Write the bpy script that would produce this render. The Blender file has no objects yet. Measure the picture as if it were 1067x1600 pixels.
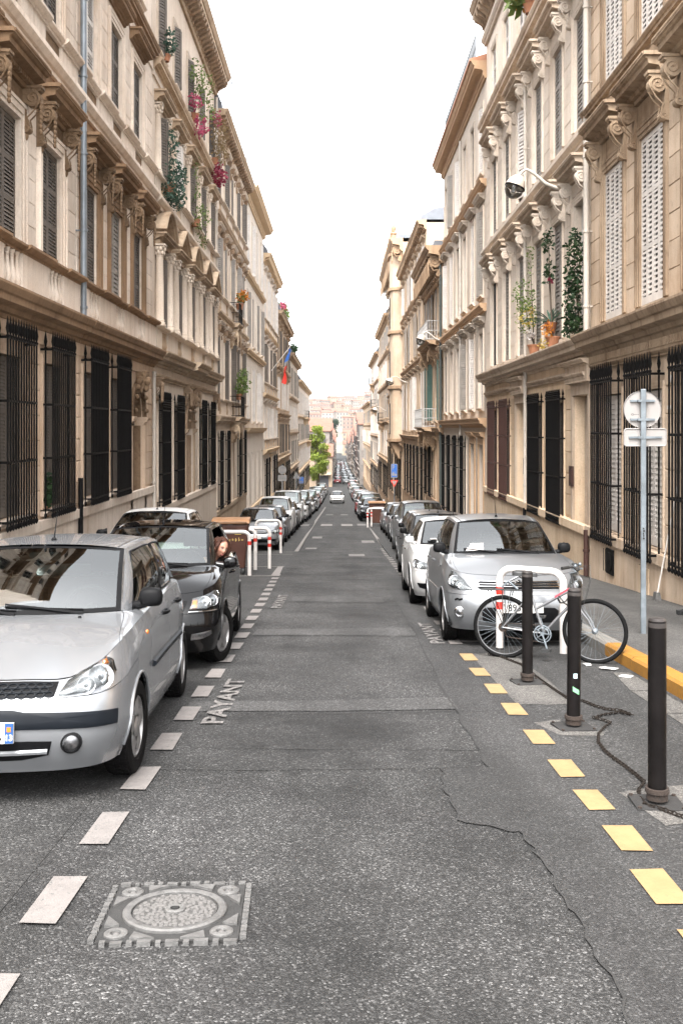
import bpy, math, random
from mathutils import Vector, Matrix
random.seed(7)
PI = math.pi
SC = bpy.context.scene
COL = SC.collection

# ------------------------------------------------------------------ camera
F = 1555.0
CAMZ = 1.7
cam_d = bpy.data.cameras.new('camera')
cam = bpy.data.objects.new('camera', cam_d)
COL.objects.link(cam)
cam.location = (0, 0, CAMZ)
cam.rotation_euler = (PI / 2, 0, 0)
cam_d.sensor_width = 36
cam_d.lens = 36 * F / 1600
cam_d.shift_x = 3.5 / 1600
cam_d.shift_y = -131.0 / 1600
cam_d.clip_start = 0.05
cam_d.clip_end = 9000
SC.camera = cam

# ------------------------------------------------------------------ sky, sun, exposure
W = bpy.data.worlds.new('World')
SC.world = W
W.use_nodes = True
SUN_EL, SUN_AZ = math.radians(58), math.radians(150)
nt = W.node_tree
nt.nodes.clear()
sky = nt.nodes.new('ShaderNodeTexSky')
sky.sky_type = 'NISHITA'
sky.sun_disc = False
sky.sun_elevation = SUN_EL
sky.sun_rotation = SUN_AZ
sky.air_density = 1.0
sky.dust_density = 4.0
sky.ozone_density = 1.0
hs = nt.nodes.new('ShaderNodeHueSaturation')
hs.inputs['Saturation'].default_value = 0.10
bg = nt.nodes.new('ShaderNodeBackground')
bg.inputs['Strength'].default_value = 0.15
wo = nt.nodes.new('ShaderNodeOutputWorld')
nt.links.new(sky.outputs[0], hs.inputs['Color'])
nt.links.new(hs.outputs[0], bg.inputs['Color'])
nt.links.new(bg.outputs[0], wo.inputs['Surface'])
sl = bpy.data.lights.new('sun', 'SUN')
sl.energy = 1.0
sl.angle = math.radians(25)
sl.color = (1.0, 0.95, 0.88)
so = bpy.data.objects.new('sun', sl)
COL.objects.link(so)
# the sun stands behind the camera, high up
_sd = Vector((-math.sin(math.radians(9)) * math.cos(SUN_EL), -math.cos(math.radians(9)) * math.cos(SUN_EL), math.sin(SUN_EL)))
so.rotation_euler = _sd.to_track_quat('Z', 'Y').to_euler()
sky.sun_rotation = math.atan2(_sd.x, _sd.y)
SC.view_settings.view_transform = 'Standard'
SC.view_settings.look = 'None'
SC.view_settings.gamma = 1
SC.view_settings.use_curve_mapping = False
SC.view_settings.exposure = 2.62
SC.cycles.max_bounces = 8
SC.cycles.diffuse_bounces = 2
SC.cycles.glossy_bounces = 4
SC.cycles.transparent_max_bounces = 24
SC.cycles.volume_bounces = 2
SC.cycles.use_denoising = True

# ------------------------------------------------------------------ mesh helpers
class MB:
    def __init__(s):
        s.v = []; s.f = []; s.m = []; s.mi = 0
    def add(s, vs, fs):
        b = len(s.v)
        s.v.extend(vs)
        s.f.extend([tuple(i + b for i in f) for f in fs])
        s.m.extend([s.mi] * len(fs))
    def box(s, x0, x1, y0, y1, z0, z1):
        s.add([(x0, y0, z0), (x1, y0, z0), (x1, y1, z0), (x0, y1, z0), (x0, y0, z1), (x1, y0, z1), (x1, y1, z1), (x0, y1, z1)],
              [(0, 3, 2, 1), (4, 5, 6, 7), (0, 1, 5, 4), (1, 2, 6, 5), (2, 3, 7, 6), (3, 0, 4, 7)])
    def block(s, x0, x1, y0, y1, z0, z1, c=0.012):
        """a stone whose outer (+x) face is chamfered"""
        s.add([(x0, y0, z0), (x0, y1, z0), (x0, y1, z1), (x0, y0, z1), (x1 - c, y0, z0), (x1 - c, y1, z0), (x1 - c, y1, z1), (x1 - c, y0, z1),
               (x1, y0 + c, z0 + c), (x1, y1 - c, z0 + c), (x1, y1 - c, z1 - c), (x1, y0 + c, z1 - c)],
              [(0, 4, 5, 1), (1, 5, 6, 2), (2, 6, 7, 3), (3, 7, 4, 0), (4, 8, 9, 5), (5, 9, 10, 6), (6, 10, 11, 7), (7, 11, 8, 4), (8, 11, 10, 9)])
    def prism(s, prof, y0, y1):
        """closed profile [(x,z)] swept along y"""
        n = len(prof)
        s.add([(x, y0, z) for x, z in prof] + [(x, y1, z) for x, z in prof],
              [(i, (i + 1) % n, n + (i + 1) % n, n + i) for i in range(n)] + [tuple(range(n - 1, -1, -1)), tuple(range(n, 2 * n))])
    def prism_x(s, prof, x0, x1):
        """closed profile [(y,z)] swept along x"""
        n = len(prof)
        s.add([(x0, y, z) for y, z in prof] + [(x1, y, z) for y, z in prof],
              [(i, (i + 1) % n, n + (i + 1) % n, n + i) for i in range(n)] + [tuple(range(n - 1, -1, -1)), tuple(range(n, 2 * n))])
    def prism_z(s, prof, z0, z1):
        n = len(prof)
        s.add([(x, y, z0) for x, y in prof] + [(x, y, z1) for x, y in prof],
              [(i, (i + 1) % n, n + (i + 1) % n, n + i) for i in range(n)] + [tuple(range(n - 1, -1, -1)), tuple(range(n, 2 * n))])
    def tube(s, pts, r, n=8, closed=False, caps=True):
        pts = [Vector(p) for p in pts]
        m = len(pts)
        rr = r if isinstance(r, (list, tuple)) else [r] * m
        vs = []
        up = Vector((0.31, 0.22, 0.93))
        last = None
        for i, p in enumerate(pts):
            if closed:
                t = pts[(i + 1) % m] - pts[i - 1]
            else:
                t = pts[min(i + 1, m - 1)] - pts[max(i - 1, 0)]
            t.normalize()
            if last is None:
                a = t.cross(up)
                if a.length < 0.15: a = t.cross(Vector((1, 0, 0)))
            else:
                a = last - t * last.dot(t)
            a.normalize(); last = a
            b = t.cross(a)
            for k in range(n):
                q = 2 * PI * k / n
                vs.append(tuple(p + (a * math.cos(q) + b * math.sin(q)) * rr[i]))
        fs = []
        for i in range(m if closed else m - 1):
            j = (i + 1) % m
            for k in range(n):
                l = (k + 1) % n
                fs.append((i * n + k, i * n + l, j * n + l, j * n + k))
        if not closed and caps:
            fs.append(tuple(range(n - 1, -1, -1)))
            fs.append(tuple((m - 1) * n + k for k in range(n)))
        s.add(vs, fs)
    def lathe(s, prof, n=12, c=(0, 0, 0), axis='z', a0=0, a1=2 * PI):
        full = abs(a1 - a0 - 2 * PI) < 1e-6
        k_n = n if full else n + 1
        vs = []
        for r, h in prof:
            for k in range(k_n):
                q = a0 + (a1 - a0) * k / n
                x, y, z = r * math.cos(q), r * math.sin(q), h
                if axis == 'x': x, y, z = z, x, y
                elif axis == 'y': x, y, z = y, z, x
                vs.append((x + c[0], y + c[1], z + c[2]))
        fs = []
        for i in range(len(prof) - 1):
            for k in range(n):
                l = (k + 1) % k_n
                fs.append((i * k_n + k, i * k_n + l, (i + 1) * k_n + l, (i + 1) * k_n + k))
        s.add(vs, fs)
    def grid(s, fn, us, vs, skip=None):
        nu, nv = len(us), len(vs)
        P = [tuple(fn(u, v)) for u in us for v in vs]
        fs = []
        for i in range(nu - 1):
            for j in range(nv - 1):
                if skip and skip(i, j): continue
                fs.append((i * nv + j, (i + 1) * nv + j, (i + 1) * nv + j + 1, i * nv + j + 1))
        s.add(P, fs)
    def ball(s, c, r, n=8, sx=1, sy=1, sz=1):
        prof = [(max(1e-4, math.sin(PI * i / n)) * r, -math.cos(PI * i / n) * r) for i in range(n + 1)]
        b = len(s.v)
        s.lathe(prof, n + 2)
        for i in range(b, len(s.v)):
            x, y, z = s.v[i]
            s.v[i] = (x * sx + c[0], y * sy + c[1], z * sz + c[2])
    def xform(s, M, start=0):
        for i in range(start, len(s.v)):
            s.v[i] = tuple(M @ Vector(s.v[i]))
        return s
    def mesh(s, name, mats, smooth=None, fixn=False):
        me = bpy.data.meshes.new(name)
        me.from_pydata(s.v, [], s.f)
        for m in (mats if isinstance(mats, (list, tuple)) else [mats]):
            me.materials.append(m)
        if any(s.m):
            me.polygons.foreach_set('material_index', s.m)
        if fixn:
            import bmesh
            b = bmesh.new(); b.from_mesh(me)
            bmesh.ops.recalc_face_normals(b, faces=b.faces)
            b.to_mesh(me); b.free()
        if smooth is not None:
            me.polygons.foreach_set('use_smooth', [True] * len(me.polygons))
            me.set_sharp_from_angle(angle=math.radians(smooth))
        me.update()
        return me

def put(name, me, parent=None, loc=(0, 0, 0), rot=(0, 0, 0), scale=None):
    o = bpy.data.objects.new(name, me)
    COL.objects.link(o)
    o.location = loc
    o.rotation_euler = rot
    if scale: o.scale = scale
    if parent: o.parent = parent
    return o
def obj(name, mb, mats, parent=None, loc=(0, 0, 0), rot=(0, 0, 0), smooth=None, fixn=True):
    return put(name, mb.mesh(name, mats, smooth, fixn), parent, loc, rot)
def tag(o, label, cat=None, group=None, kind=None):
    o['label'] = label
    if cat: o['category'] = cat
    if group: o['group'] = group
    if kind: o['kind'] = kind
    return o
def empty(name, loc, label, cat, group=None, rot=(0, 0, 0)):
    o = bpy.data.objects.new(name, None)
    COL.objects.link(o)
    o.location = loc; o.rotation_euler = rot
    o.empty_display_size = 0.2
    return tag(o, label, cat, group)
def struct(name, mb, mats, label, parent=None, smooth=None, fixn=False):
    o = obj(name, mb, mats, parent, smooth=smooth, fixn=fixn)
    o['kind'] = 'structure'
    if label: o['label'] = label
    return o
def copy_tree(o, parent=None):
    c = o.copy(); COL.objects.link(c)
    if parent: c.parent = parent
    for ch in o.children: copy_tree(ch, c)
    return c
def text_mesh(txt, size, ext=0.0, bold=0.0, align='CENTER'):
    cu = bpy.data.curves.new('txt', 'FONT')
    cu.body = txt; cu.size = size; cu.extrude = ext; cu.offset = bold
    cu.align_x = align; cu.align_y = 'CENTER'
    cu.resolution_u = 3
    o = bpy.data.objects.new('txt', cu)
    COL.objects.link(o)
    dg = bpy.context.evaluated_depsgraph_get()
    me = bpy.data.meshes.new_from_object(o.evaluated_get(dg))
    bpy.data.objects.remove(o)
    bpy.data.curves.remove(cu)
    return me

# ------------------------------------------------------------------ road profile (z against distance)
PROF = [(-30, 0.5 + 1.7 - 0.0), (0, 0.0), (35, -2.566), (56, -3.72), (94, -6.0), (118, -7.25), (165, -9.1), (250, -11.7), (400, -15.2), (560, -17.2),
        (680, -14.5), (800, -8.0), (900, 0.0), (1100, 14.0), (1500, 38.0), (2500, 60.0), (4000, 60.0)]
PROF[0] = (-30, 2.2)
def road(y):
    if y <= 30: return -0.0733 * y
    P = PROF
    for i in range(1, len(P) - 1):
        if y <= P[i + 1][0]:
            x0, z0 = P[i]; x1, z1 = P[i + 1]
            t = (y - x0) / (x1 - x0)
            xm, zm = P[i - 1]; xp, zp = P[min(i + 2, len(P) - 1)]
            m0 = (z1 - zm) / (x1 - xm) * (x1 - x0)
            m1 = (zp - z0) / (xp - x0) * (x1 - x0)
            t2, t3 = t * t, t * t * t
            return (2 * t3 - 3 * t2 + 1) * z0 + (t3 - 2 * t2 + t) * m0 + (-2 * t3 + 3 * t2) * z1 + (t3 - t2) * m1
    return P[-1][1]
def slope(y): return math.atan((road(y + 0.5) - road(y - 0.5)))
XL, XR = -5.3, 5.25
KL, KR = -3.75, 2.93
def krf(y):
    t = min(1.0, max(0.0, (y - 13.0) / 9.0)); return KR + 0.75 * t * t * (3 - 2 * t)
def span(a, b, st):
    n = max(1, int(round((b - a) / st)))
    return [a + (b - a) * i / n for i in range(n + 1)]

# ------------------------------------------------------------------ materials
class N:
    def __init__(s, name):
        s.mat = bpy.data.materials.new(name)
        s.mat.use_nodes = True
        s.nt = s.mat.node_tree
        s.nt.nodes.clear()
        s.out = s.nt.nodes.new('ShaderNodeOutputMaterial')
    def n(s, t, **kw):
        x = s.nt.nodes.new(t)
        for k, v in kw.items(): setattr(x, k, v)
        return x
    def l(s, a, b): s.nt.links.new(a, b)
    def pos(s):
        return s.n('ShaderNodeNewGeometry').outputs['Position']
    def mapping(s, src, sc):
        m = s.n('ShaderNodeMapping'); m.inputs['Scale'].default_value = sc
        s.l(src, m.inputs['Vector']); return m.outputs[0]
    def noise(s, vec, scale, detail=4, rough=0.55, dist=0.0):
        x = s.n('ShaderNodeTexNoise')
        x.inputs['Scale'].default_value = scale; x.inputs['Detail'].default_value = detail
        x.inputs['Roughness'].default_value = rough; x.inputs['Distortion'].default_value = dist
        if vec: s.l(vec, x.inputs['Vector'])
        return x.outputs[0]
    def voro(s, vec, scale, feat='F1', out=0):
        x = s.n('ShaderNodeTexVoronoi'); x.feature = feat
        x.inputs['Scale'].default_value = scale
        if vec: s.l(vec, x.inputs['Vector'])
        return x.outputs[out]
    def ramp(s, fac, stops):
        x = s.n('ShaderNodeValToRGB')
        e = x.color_ramp.elements
        while len(e) < len(stops): e.new(0.5)
        for k, (p, c) in enumerate(stops):
            e[k].position = p
            e[k].color = (c, c, c, 1) if not isinstance(c, (tuple, list)) else (*c, 1)
        s.l(fac, x.inputs[0]); return x.outputs[0]
    def mix(s, fac, a, b, mode='MIX'):
        x = s.n('ShaderNodeMix', data_type='RGBA', blend_type=mode)
        for sock, v in ((x.inputs[0], fac), (x.inputs[6], a), (x.inputs[7], b)):
            if isinstance(v, (int, float)): sock.default_value = v
            elif isinstance(v, tuple): sock.default_value = (*v, 1)
            else: s.l(v, sock)
        return x.outputs[2]
    def math(s, op, a, b=0.0):
        x = s.n('ShaderNodeMath', operation=op)
        for sock, v in ((x.inputs[0], a), (x.inputs[1], b)):
            if isinstance(v, (int, float)): sock.default_value = v
            else: s.l(v, sock)
        return x.outputs[0]
    def bump(s, h, dist, strength=1.0):
        x = s.n('ShaderNodeBump'); x.inputs['Strength'].default_value = strength
        x.inputs['Distance'].default_value = dist
        s.l(h, x.inputs['Height']); return x.outputs[0]
    def rand(s): return s.n('ShaderNodeObjectInfo').outputs['Random']
    def bsdf(s, color, rough=0.8, metal=0.0, normal=None, coat=0.0, spec=0.5, **kw):
        b = s.n('ShaderNodeBsdfPrincipled')
        for nm, v in (('Base Color', color), ('Roughness', rough), ('Metallic', metal), ('Coat Weight', coat), ('Specular IOR Level', spec)):
            if isinstance(v, (int, float)): b.inputs[nm].default_value = v
            elif isinstance(v, tuple): b.inputs[nm].default_value = (*v, 1)
            else: s.l(v, b.inputs[nm])
        if coat: b.inputs['Coat Roughness'].default_value = 0.03
        if normal is not None: s.l(normal, b.inputs['Normal'])
        for k, v in kw.items(): b.inputs[k.replace('_', ' ')].default_value = v
        s.l(b.outputs[0], s.out.inputs['Surface'])
        return b

def stone(name, base, stain, amount=0.5, streak=0.5, bump=0.004, carved=0.0, grime=0.35):
    m = N(name); p = m.pos()
    big = m.ramp(m.noise(p, 0.55, 6, 0.62), [(0.40, 0.0), (0.68, 1.0)])
    st = m.ramp(m.noise(m.mapping(p, (2.6, 2.6, 0.16)), 1.6, 5, 0.6), [(0.46, 0.0), (0.72, 1.0)])
    mid = m.noise(p, 5.0, 6, 0.65)
    fine = m.noise(p, 38.0, 3, 0.6)
    f = m.math('ADD', m.math('MULTIPLY', big, amount), m.math('MULTIPLY', st, streak))
    f = m.math('MINIMUM', f, 1.0)
    c = m.mix(f, base, stain)
    lo = tuple(x * 0.80 for x in base)
    c = m.mix(m.math('MULTIPLY', m.ramp(mid, [(0.42, 0.0), (0.7, 1.0)]), 0.5), c, lo)
    dk = tuple(x * 0.45 for x in stain)
    c = m.mix(m.math('MULTIPLY', m.ramp(m.noise(m.mapping(p, (4, 4, 1.2)), 2.1, 8, 0.72), [(0.56, 0.0), (0.74, 1.0)]), grime), c, dk)
    r = m.rand()
    c = m.mix(1.0, c, m.ramp(r, [(0.0, 0.86), (1.0, 1.06)]), 'MULTIPLY')
    c = m.mix(1.0, c, m.ramp(fine, [(0.25, 0.88), (0.75, 1.08)]), 'MULTIPLY')
    h = m.math('ADD', m.math('MULTIPLY', mid, 0.6), m.math('MULTIPLY', fine, 0.4))
    if carved:
        h2 = m.voro(p, 13.0, 'SMOOTH_F1')
        h = m.math('ADD', h, m.math('MULTIPLY', h2, carved))
    m.bsdf(c, 0.88, normal=m.bump(h, bump if not carved else 0.03), spec=0.25)
    return m.mat

def plain(name, color, rough=0.6, metal=0.0, var=0.15, scale=6.0, bump=0.0, coat=0.0, spec=0.5):
    m = N(name); p = m.pos()
    n = m.noise(p, scale, 5, 0.6)
    c = m.mix(1.0, color, m.ramp(n, [(0.3, 1 - var), (0.7, 1 + var * 0.6)]), 'MULTIPLY')
    m.bsdf(c, rough, metal, m.bump(m.noise(p, scale * 8, 3), bump) if bump else None, coat, spec)
    return m.mat

M = {}
M['stoneL1'] = stone('pale limestone', (0.77, 0.665, 0.57), (0.42, 0.295, 0.20), 0.45, 0.45, grime=0.6)
M['trimL1'] = stone('weathered brown stone', (0.30, 0.19, 0.112), (0.135, 0.078, 0.042), 0.7, 0.5, 0.006, grime=0.6)
M['carveL1'] = stone('carved brown stone', (0.25, 0.165, 0.10), (0.10, 0.06, 0.035), 0.7, 0.5, 0.006, 0.8, 0.6)
M['groundL1'] = stone('tan base stone', (0.68, 0.52, 0.39), (0.36, 0.235, 0.145), 0.6, 0.5, 0.006, grime=0.5)
M['stoneL2'] = stone('cream painted stone', (0.68, 0.58, 0.485), (0.42, 0.305, 0.21), 0.35, 0.35, grime=0.55)
M['trimL2'] = stone('tan trim stone', (0.52, 0.40, 0.285), (0.24, 0.15, 0.087), 0.6, 0.5, grime=0.5)
M['carveL2'] = stone('carved tan stone', (0.36, 0.255, 0.17), (0.165, 0.10, 0.06), 0.6, 0.4, 0.006, 0.8, 0.5)
M['stoneL4'] = stone('white painted facade', (0.68, 0.60, 0.52), (0.50, 0.40, 0.315), 0.3, 0.35, grime=0.3)
M['trimL4'] = stone('ochre cornice', (0.638, 0.479, 0.319), (0.504, 0.358, 0.224), 0.4, 0.3, grime=0.2)
M['stoneR1'] = stone('honey limestone', (0.60, 0.475, 0.36), (0.33, 0.22, 0.135), 0.6, 0.6, 0.006, grime=0.55)
M['trimR1'] = stone('dirty honey stone', (0.42, 0.315, 0.22), (0.17, 0.107, 0.063), 0.75, 0.7, 0.006, grime=0.7)
M['stoneR2'] = stone('pale rendered stone', (0.66, 0.575, 0.49), (0.42, 0.31, 0.22), 0.35, 0.4, grime=0.45)
M['trimR2'] = stone('pale trim stone', (0.56, 0.45, 0.35), (0.29, 0.195, 0.125), 0.5, 0.5, grime=0.4)
M['groundR2'] = stone('ochre base render', (0.68, 0.53, 0.38), (0.40, 0.27, 0.165), 0.6, 0.5, grime=0.4)
M['stoneR3'] = stone('cream smooth render', (0.60, 0.52, 0.44), (0.46, 0.35, 0.26), 0.35, 0.3, grime=0.3)
M['trimR3'] = stone('apricot cornice', (0.50, 0.33, 0.205), (0.38, 0.24, 0.14), 0.4, 0.3, grime=0.2)
M['stoneR4'] = stone('golden stone', (0.55, 0.43, 0.32), (0.31, 0.21, 0.13), 0.5, 0.5, grime=0.5)
M['trimR4'] = stone('brown golden trim', (0.42, 0.29, 0.185), (0.20, 0.125, 0.073), 0.6, 0.5, grime=0.5)
M['white_wood'] = plain('white paint', (0.60, 0.56, 0.52), 0.55, var=0.12, scale=3, bump=0.002)
M['white_shutter'] = plain('white shutter paint', (0.56, 0.515, 0.475), 0.6, var=0.16, scale=2.2, bump=0.002)
M['brown_shutter'] = plain('brown grey shutter', (0.105, 0.086, 0.07), 0.7, var=0.2, scale=3, bump=0.002)
M['grey_shutter'] = plain('stone grey shutter', (0.235, 0.21, 0.185), 0.65, var=0.2, scale=3, bump=0.002)
M['green_shutter'] = plain('green shutter', (0.06, 0.12, 0.10), 0.55, var=0.2)
M['iron'] = plain('black iron', (0.006, 0.0055, 0.0055), 0.5, 0.0, var=0.3, scale=9, bump=0.002, spec=0.1)
M['rust_iron'] = plain('red brown iron', (0.045, 0.017, 0.012), 0.6, 0.0, var=0.3, scale=9, bump=0.002)
M['pale_iron'] = plain('grey painted iron', (0.42, 0.41, 0.40), 0.5, 0.0, var=0.2)
M['zinc'] = plain('zinc', (0.16, 0.17, 0.19), 0.5, 0.4, var=0.2, scale=2)
M['pipe_zinc'] = plain('blue grey pipe', (0.20, 0.225, 0.25), 0.45, 0.4, var=0.2, scale=3)
M['pipe_cream'] = plain('cream pipe', (0.47, 0.42, 0.365), 0.55, var=0.15, scale=3)
M['pipe_green'] = plain('dark green pipe', (0.05, 0.06, 0.055), 0.5, var=0.2)
M['tile'] = plain('clay tile', (0.42, 0.20, 0.12), 0.85, var=0.3, scale=8, bump=0.004)
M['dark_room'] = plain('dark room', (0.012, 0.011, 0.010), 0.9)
M['door_wood'] = plain('brown door wood', (0.16, 0.085, 0.045), 0.5, var=0.25, scale=5, bump=0.002)
M['cream_door'] = plain('cream door panel', (0.56, 0.46, 0.35), 0.6, var=0.12)
def glassy(name, tint, mixf=0.0):
    m = N(name)
    g = m.n('ShaderNodeBsdfGlossy'); g.inputs['Roughness'].default_value = 0.015
    g.inputs['Color'].default_value = (0.95, 0.97, 0.97, 1)
    t = m.n('ShaderNodeBsdfTransparent'); t.inputs['Color'].default_value = (*tint, 1)
    fr = m.n('ShaderNodeFresnel'); fr.inputs['IOR'].default_value = 1.75
    mx = m.n('ShaderNodeMixShader')
    if mixf:
        f = m.math('MAXIMUM', fr.outputs[0], mixf); m.l(f, mx.inputs[0])
    else: m.l(fr.outputs[0], mx.inputs[0])
    m.l(t.outputs[0], mx.inputs[1]); m.l(g.outputs[0], mx.inputs[2])
    m.l(mx.outputs[0], m.out.inputs['Surface'])
    return m.mat
M['pane'] = glassy('window glass', (0.25, 0.27, 0.27), 0.10)
M['car_glass'] = glassy('car glass', (0.50, 0.60, 0.56), 0.20)
M['lens'] = glassy('clear lens', (0.9, 0.93, 0.93), 0.06)
# ================================================================== GROUND
def G(px, py, y0=783.0):
    """road point under a place seen in the photograph (near, planar part of the street)"""
    d = CAMZ * F / (py - y0)
    return ((px - 530.0) * d / F, d)
def asphalt(name, dark, light, spk, scale=75.0, patch=0.5, tint=(1.0, 0.98, 0.965)):
    m = N(name); p = m.pos()
    cell = m.voro(p, scale, 'F1', 1)
    sep = m.n('ShaderNodeSeparateColor'); m.l(cell, sep.inputs[0])
    r1 = sep.outputs[0]
    base = m.ramp(r1, [(0.0, dark * 0.5), (0.45, dark), (0.72, light), (0.90, light * 1.25), (1.0, spk)])
    c = m.mix(1.0, base, tint, 'MULTIPLY')
    big = m.noise(p, 0.75, 6, 0.65)
    c = m.mix(1.0, c, m.ramp(big, [(0.34, 1.0 - patch * 0.75), (0.5, 1.0), (0.68, 1.0 + patch * 0.5)]), 'MULTIPLY')
    lng = m.noise(m.mapping(p, (1.1, 0.10, 1)), 1.3, 4, 0.6)
    c = m.mix(1.0, c, m.ramp(lng, [(0.36, 0.72), (0.58, 1.12)]), 'MULTIPLY')
    oil = m.ramp(m.noise(p, 2.3, 7, 0.7), [(0.56, 0.0), (0.70, 1.0)])
    c = m.mix(m.math('MULTIPLY', oil, 0.6), c, (dark * 0.45, dark * 0.43, dark * 0.42))
    h = m.voro(p, scale, 'F1', 0)
    m.bsdf(c, 0.78, normal=m.bump(m.math('ADD', m.math('MULTIPLY', h, -1.0), m.math('MULTIPLY', m.noise(p, 25, 3), 0.6)), 0.006, 0.8), spec=0.35)
    return m.mat
M['asphalt'] = asphalt('road asphalt', 0.0163, 0.0340, 0.1259, 125.0, 0.8)
M['asphalt_fine'] = asphalt('fine asphalt', 0.0218, 0.0326, 0.0871, 130.0, 0.3, (1.0, 0.98, 0.97))
M['asphalt_pale'] = asphalt('pale asphalt band', 0.0354, 0.0517, 0.1089, 110.0, 0.3)
M['asphalt_bay'] = asphalt('parking bay asphalt', 0.0204, 0.0326, 0.0980, 95.0, 0.4, (1.0, 0.98, 0.96))
M['concrete_pad'] = asphalt('concrete pad', 0.0626, 0.0899, 0.1633, 120.0, 0.25, (1.0, 0.94, 0.87))
M['pavement'] = asphalt('pavement asphalt', 0.0517, 0.0708, 0.1307, 110.0, 0.35, (1.0, 0.95, 0.90))
M['seam'] = plain('dark seam', (0.016, 0.0155, 0.015), 0.9, var=0.3)
def paint(name, col, wear=0.5, under=(0.12, 0.115, 0.11)):
    m = N(name); p = m.pos()
    w = m.ramp(m.noise(p, 55, 6, 0.75), [(wear - 0.06, 1.0), (wear + 0.1, 0.0)])
    dirt = m.ramp(m.noise(p, 9, 5, 0.6), [(0.3, 0.80), (0.7, 1.04)])
    c = m.mix(w, m.mix(1.0, col, dirt, 'MULTIPLY'), under)
    m.bsdf(c, 0.7, normal=m.bump(m.noise(p, 90, 3), 0.002), spec=0.3)
    return m.mat
def paint2(name, col, lo, hi, under=(0.13, 0.125, 0.12)):
    m = N(name); p = m.pos()
    w = m.ramp(m.noise(p, 42, 6, 0.75), [(lo, 0.0), (hi, 1.0)])
    dirt = m.ramp(m.noise(p, 9, 5, 0.6), [(0.3, 0.80), (0.7, 1.04)])
    c = m.mix(w, m.mix(1.0, col, dirt, 'MULTIPLY'), under)
    m.bsdf(c, 0.7, normal=m.bump(m.noise(p, 90, 3), 0.002), spec=0.3)
    return m.mat
M['paint_white'] = paint2('white road paint', (0.155, 0.141, 0.134), 0.56, 0.68, (0.05, 0.057, 0.055))
M['paint_worn'] = paint2('worn white road paint', (0.20, 0.185, 0.177), 0.40, 0.56, (0.06, 0.057, 0.055))
M['paint_cream'] = paint2('cream yellow road paint', (0.235, 0.158, 0.076), 0.60, 0.72, (0.10, 0.085, 0.06))
M['paint_kerb'] = paint2('yellow kerb paint', (0.265, 0.122, 0.016), 0.52, 0.66, (0.13, 0.085, 0.045))
M['kerb_stone'] = stone('grey kerb stone', (0.17, 0.16, 0.145), (0.09, 0.08, 0.07), 0.5, 0.2)
M['terrain'] = plain('earth', (0.16, 0.15, 0.12), 0.9, var=0.3, scale=0.05)

def lerp_(a, b, t): return a + (b - a) * t
ys = span(-8, 60, 1.0) + span(60, 200, 4.0)[1:] + span(200, 640, 10.0)[1:]
mb = MB(); mb.grid(lambda x, y: (x, y, road(y)), [KL - 0.02, -1.5, 0, 1.5, 3.8], [y for y in ys if y <= 176])
struct('road', mb, M['asphalt'], 'worn grey asphalt street running downhill between the parked cars')
mb = MB(); mb.grid(lambda x, y: (x, y, road(y) - 0.01), [-9.0, -2.0, 0.5, 2, 8.0], [y for y in ys if y >= 172])
struct('far_road', mb, M['asphalt'], 'distant grey continuation of the street beyond the tree')
mb = MB(); mb.grid(lambda x, y: (x, y, road(y) + 0.13), [XL, KL - 0.19], [y for y in ys if y <= 176])
left_pave = struct('pavement', mb, M['pavement'], 'narrow asphalt pavement under the left house fronts')
mb = MB(); mb.grid(lambda t, y: (lerp_(krf(y) + 0.19, XR, t), y, road(y) + 0.13), [0, .3, .6, 1], [y for y in ys if y <= 176])
right_pave = struct('pavement', mb, M['pavement'], 'asphalt pavement with a yellow kerb under the right house fronts')
# terrain: one big sheet below everything, rising to the hills
def terr(x, y):
    z = road(max(y, -30)) - 0.45
    if y > 640:
        z += min(1.0, (y - 640) / 400.0) * (6 * math.sin(x * 0.011 + 1.0) + 4 * math.sin(x * 0.027 + y * 0.01)) + abs(x) * 0.03 * min(1, (y - 640) / 300)
    return (x, y, z)
mb = MB(); mb.grid(terr, [-1800, -900, -500, -300, -200, -140, -100, -70, -45, -25, -12, -6, 0, 5, 12, 25, 45, 70, 100, 140, 200, 300, 500, 900, 1800],
                   [-60, -30, 0, 40, 80, 120, 170, 220, 300, 400, 500, 600] + span(640, 1200, 35) + [1300, 1450, 1600, 2000, 2600, 3400])
struct('ground', mb, M['terrain'], 'earth ground below the streets and the far hillside', smooth=60)

def sheet(name, pts, mat, label, dz=0.004, step=1.5, parent=None):
    """flat polygon lying on the road: pts [(x, y)]; dense in y so that it follows the profile"""
    P = []
    for i, a in enumerate(pts):
        b = pts[(i + 1) % len(pts)]
        n = max(1, int(abs(b[1] - a[1]) / step))
        for k in range(n):
            t = k / n
            P.append((a[0] + (b[0] - a[0]) * t, a[1] + (b[1] - a[1]) * t))
    mb = MB(); mb.add([(x, y, road(y) + dz) for x, y in P], [tuple(range(len(P)))])
    me = mb.mesh(name, mat)
    if me.polygons[0].normal.z < 0: me.flip_normals()
    o = put(name, me, parent); o['kind'] = 'structure'
    if label: o['label'] = label
    return o
def jitter(pts, n=5, a=0.012):
    out = []
    for i in range(len(pts) - 1):
        p, q = pts[i], pts[i + 1]
        for k in range(n):
            t = k / n
            out.append((p[0] + (q[0] - p[0]) * t + random.uniform(-a, a), p[1] + (q[1] - p[1]) * t + random.uniform(-a, a)))
    out.append(pts[-1]); return out
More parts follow.
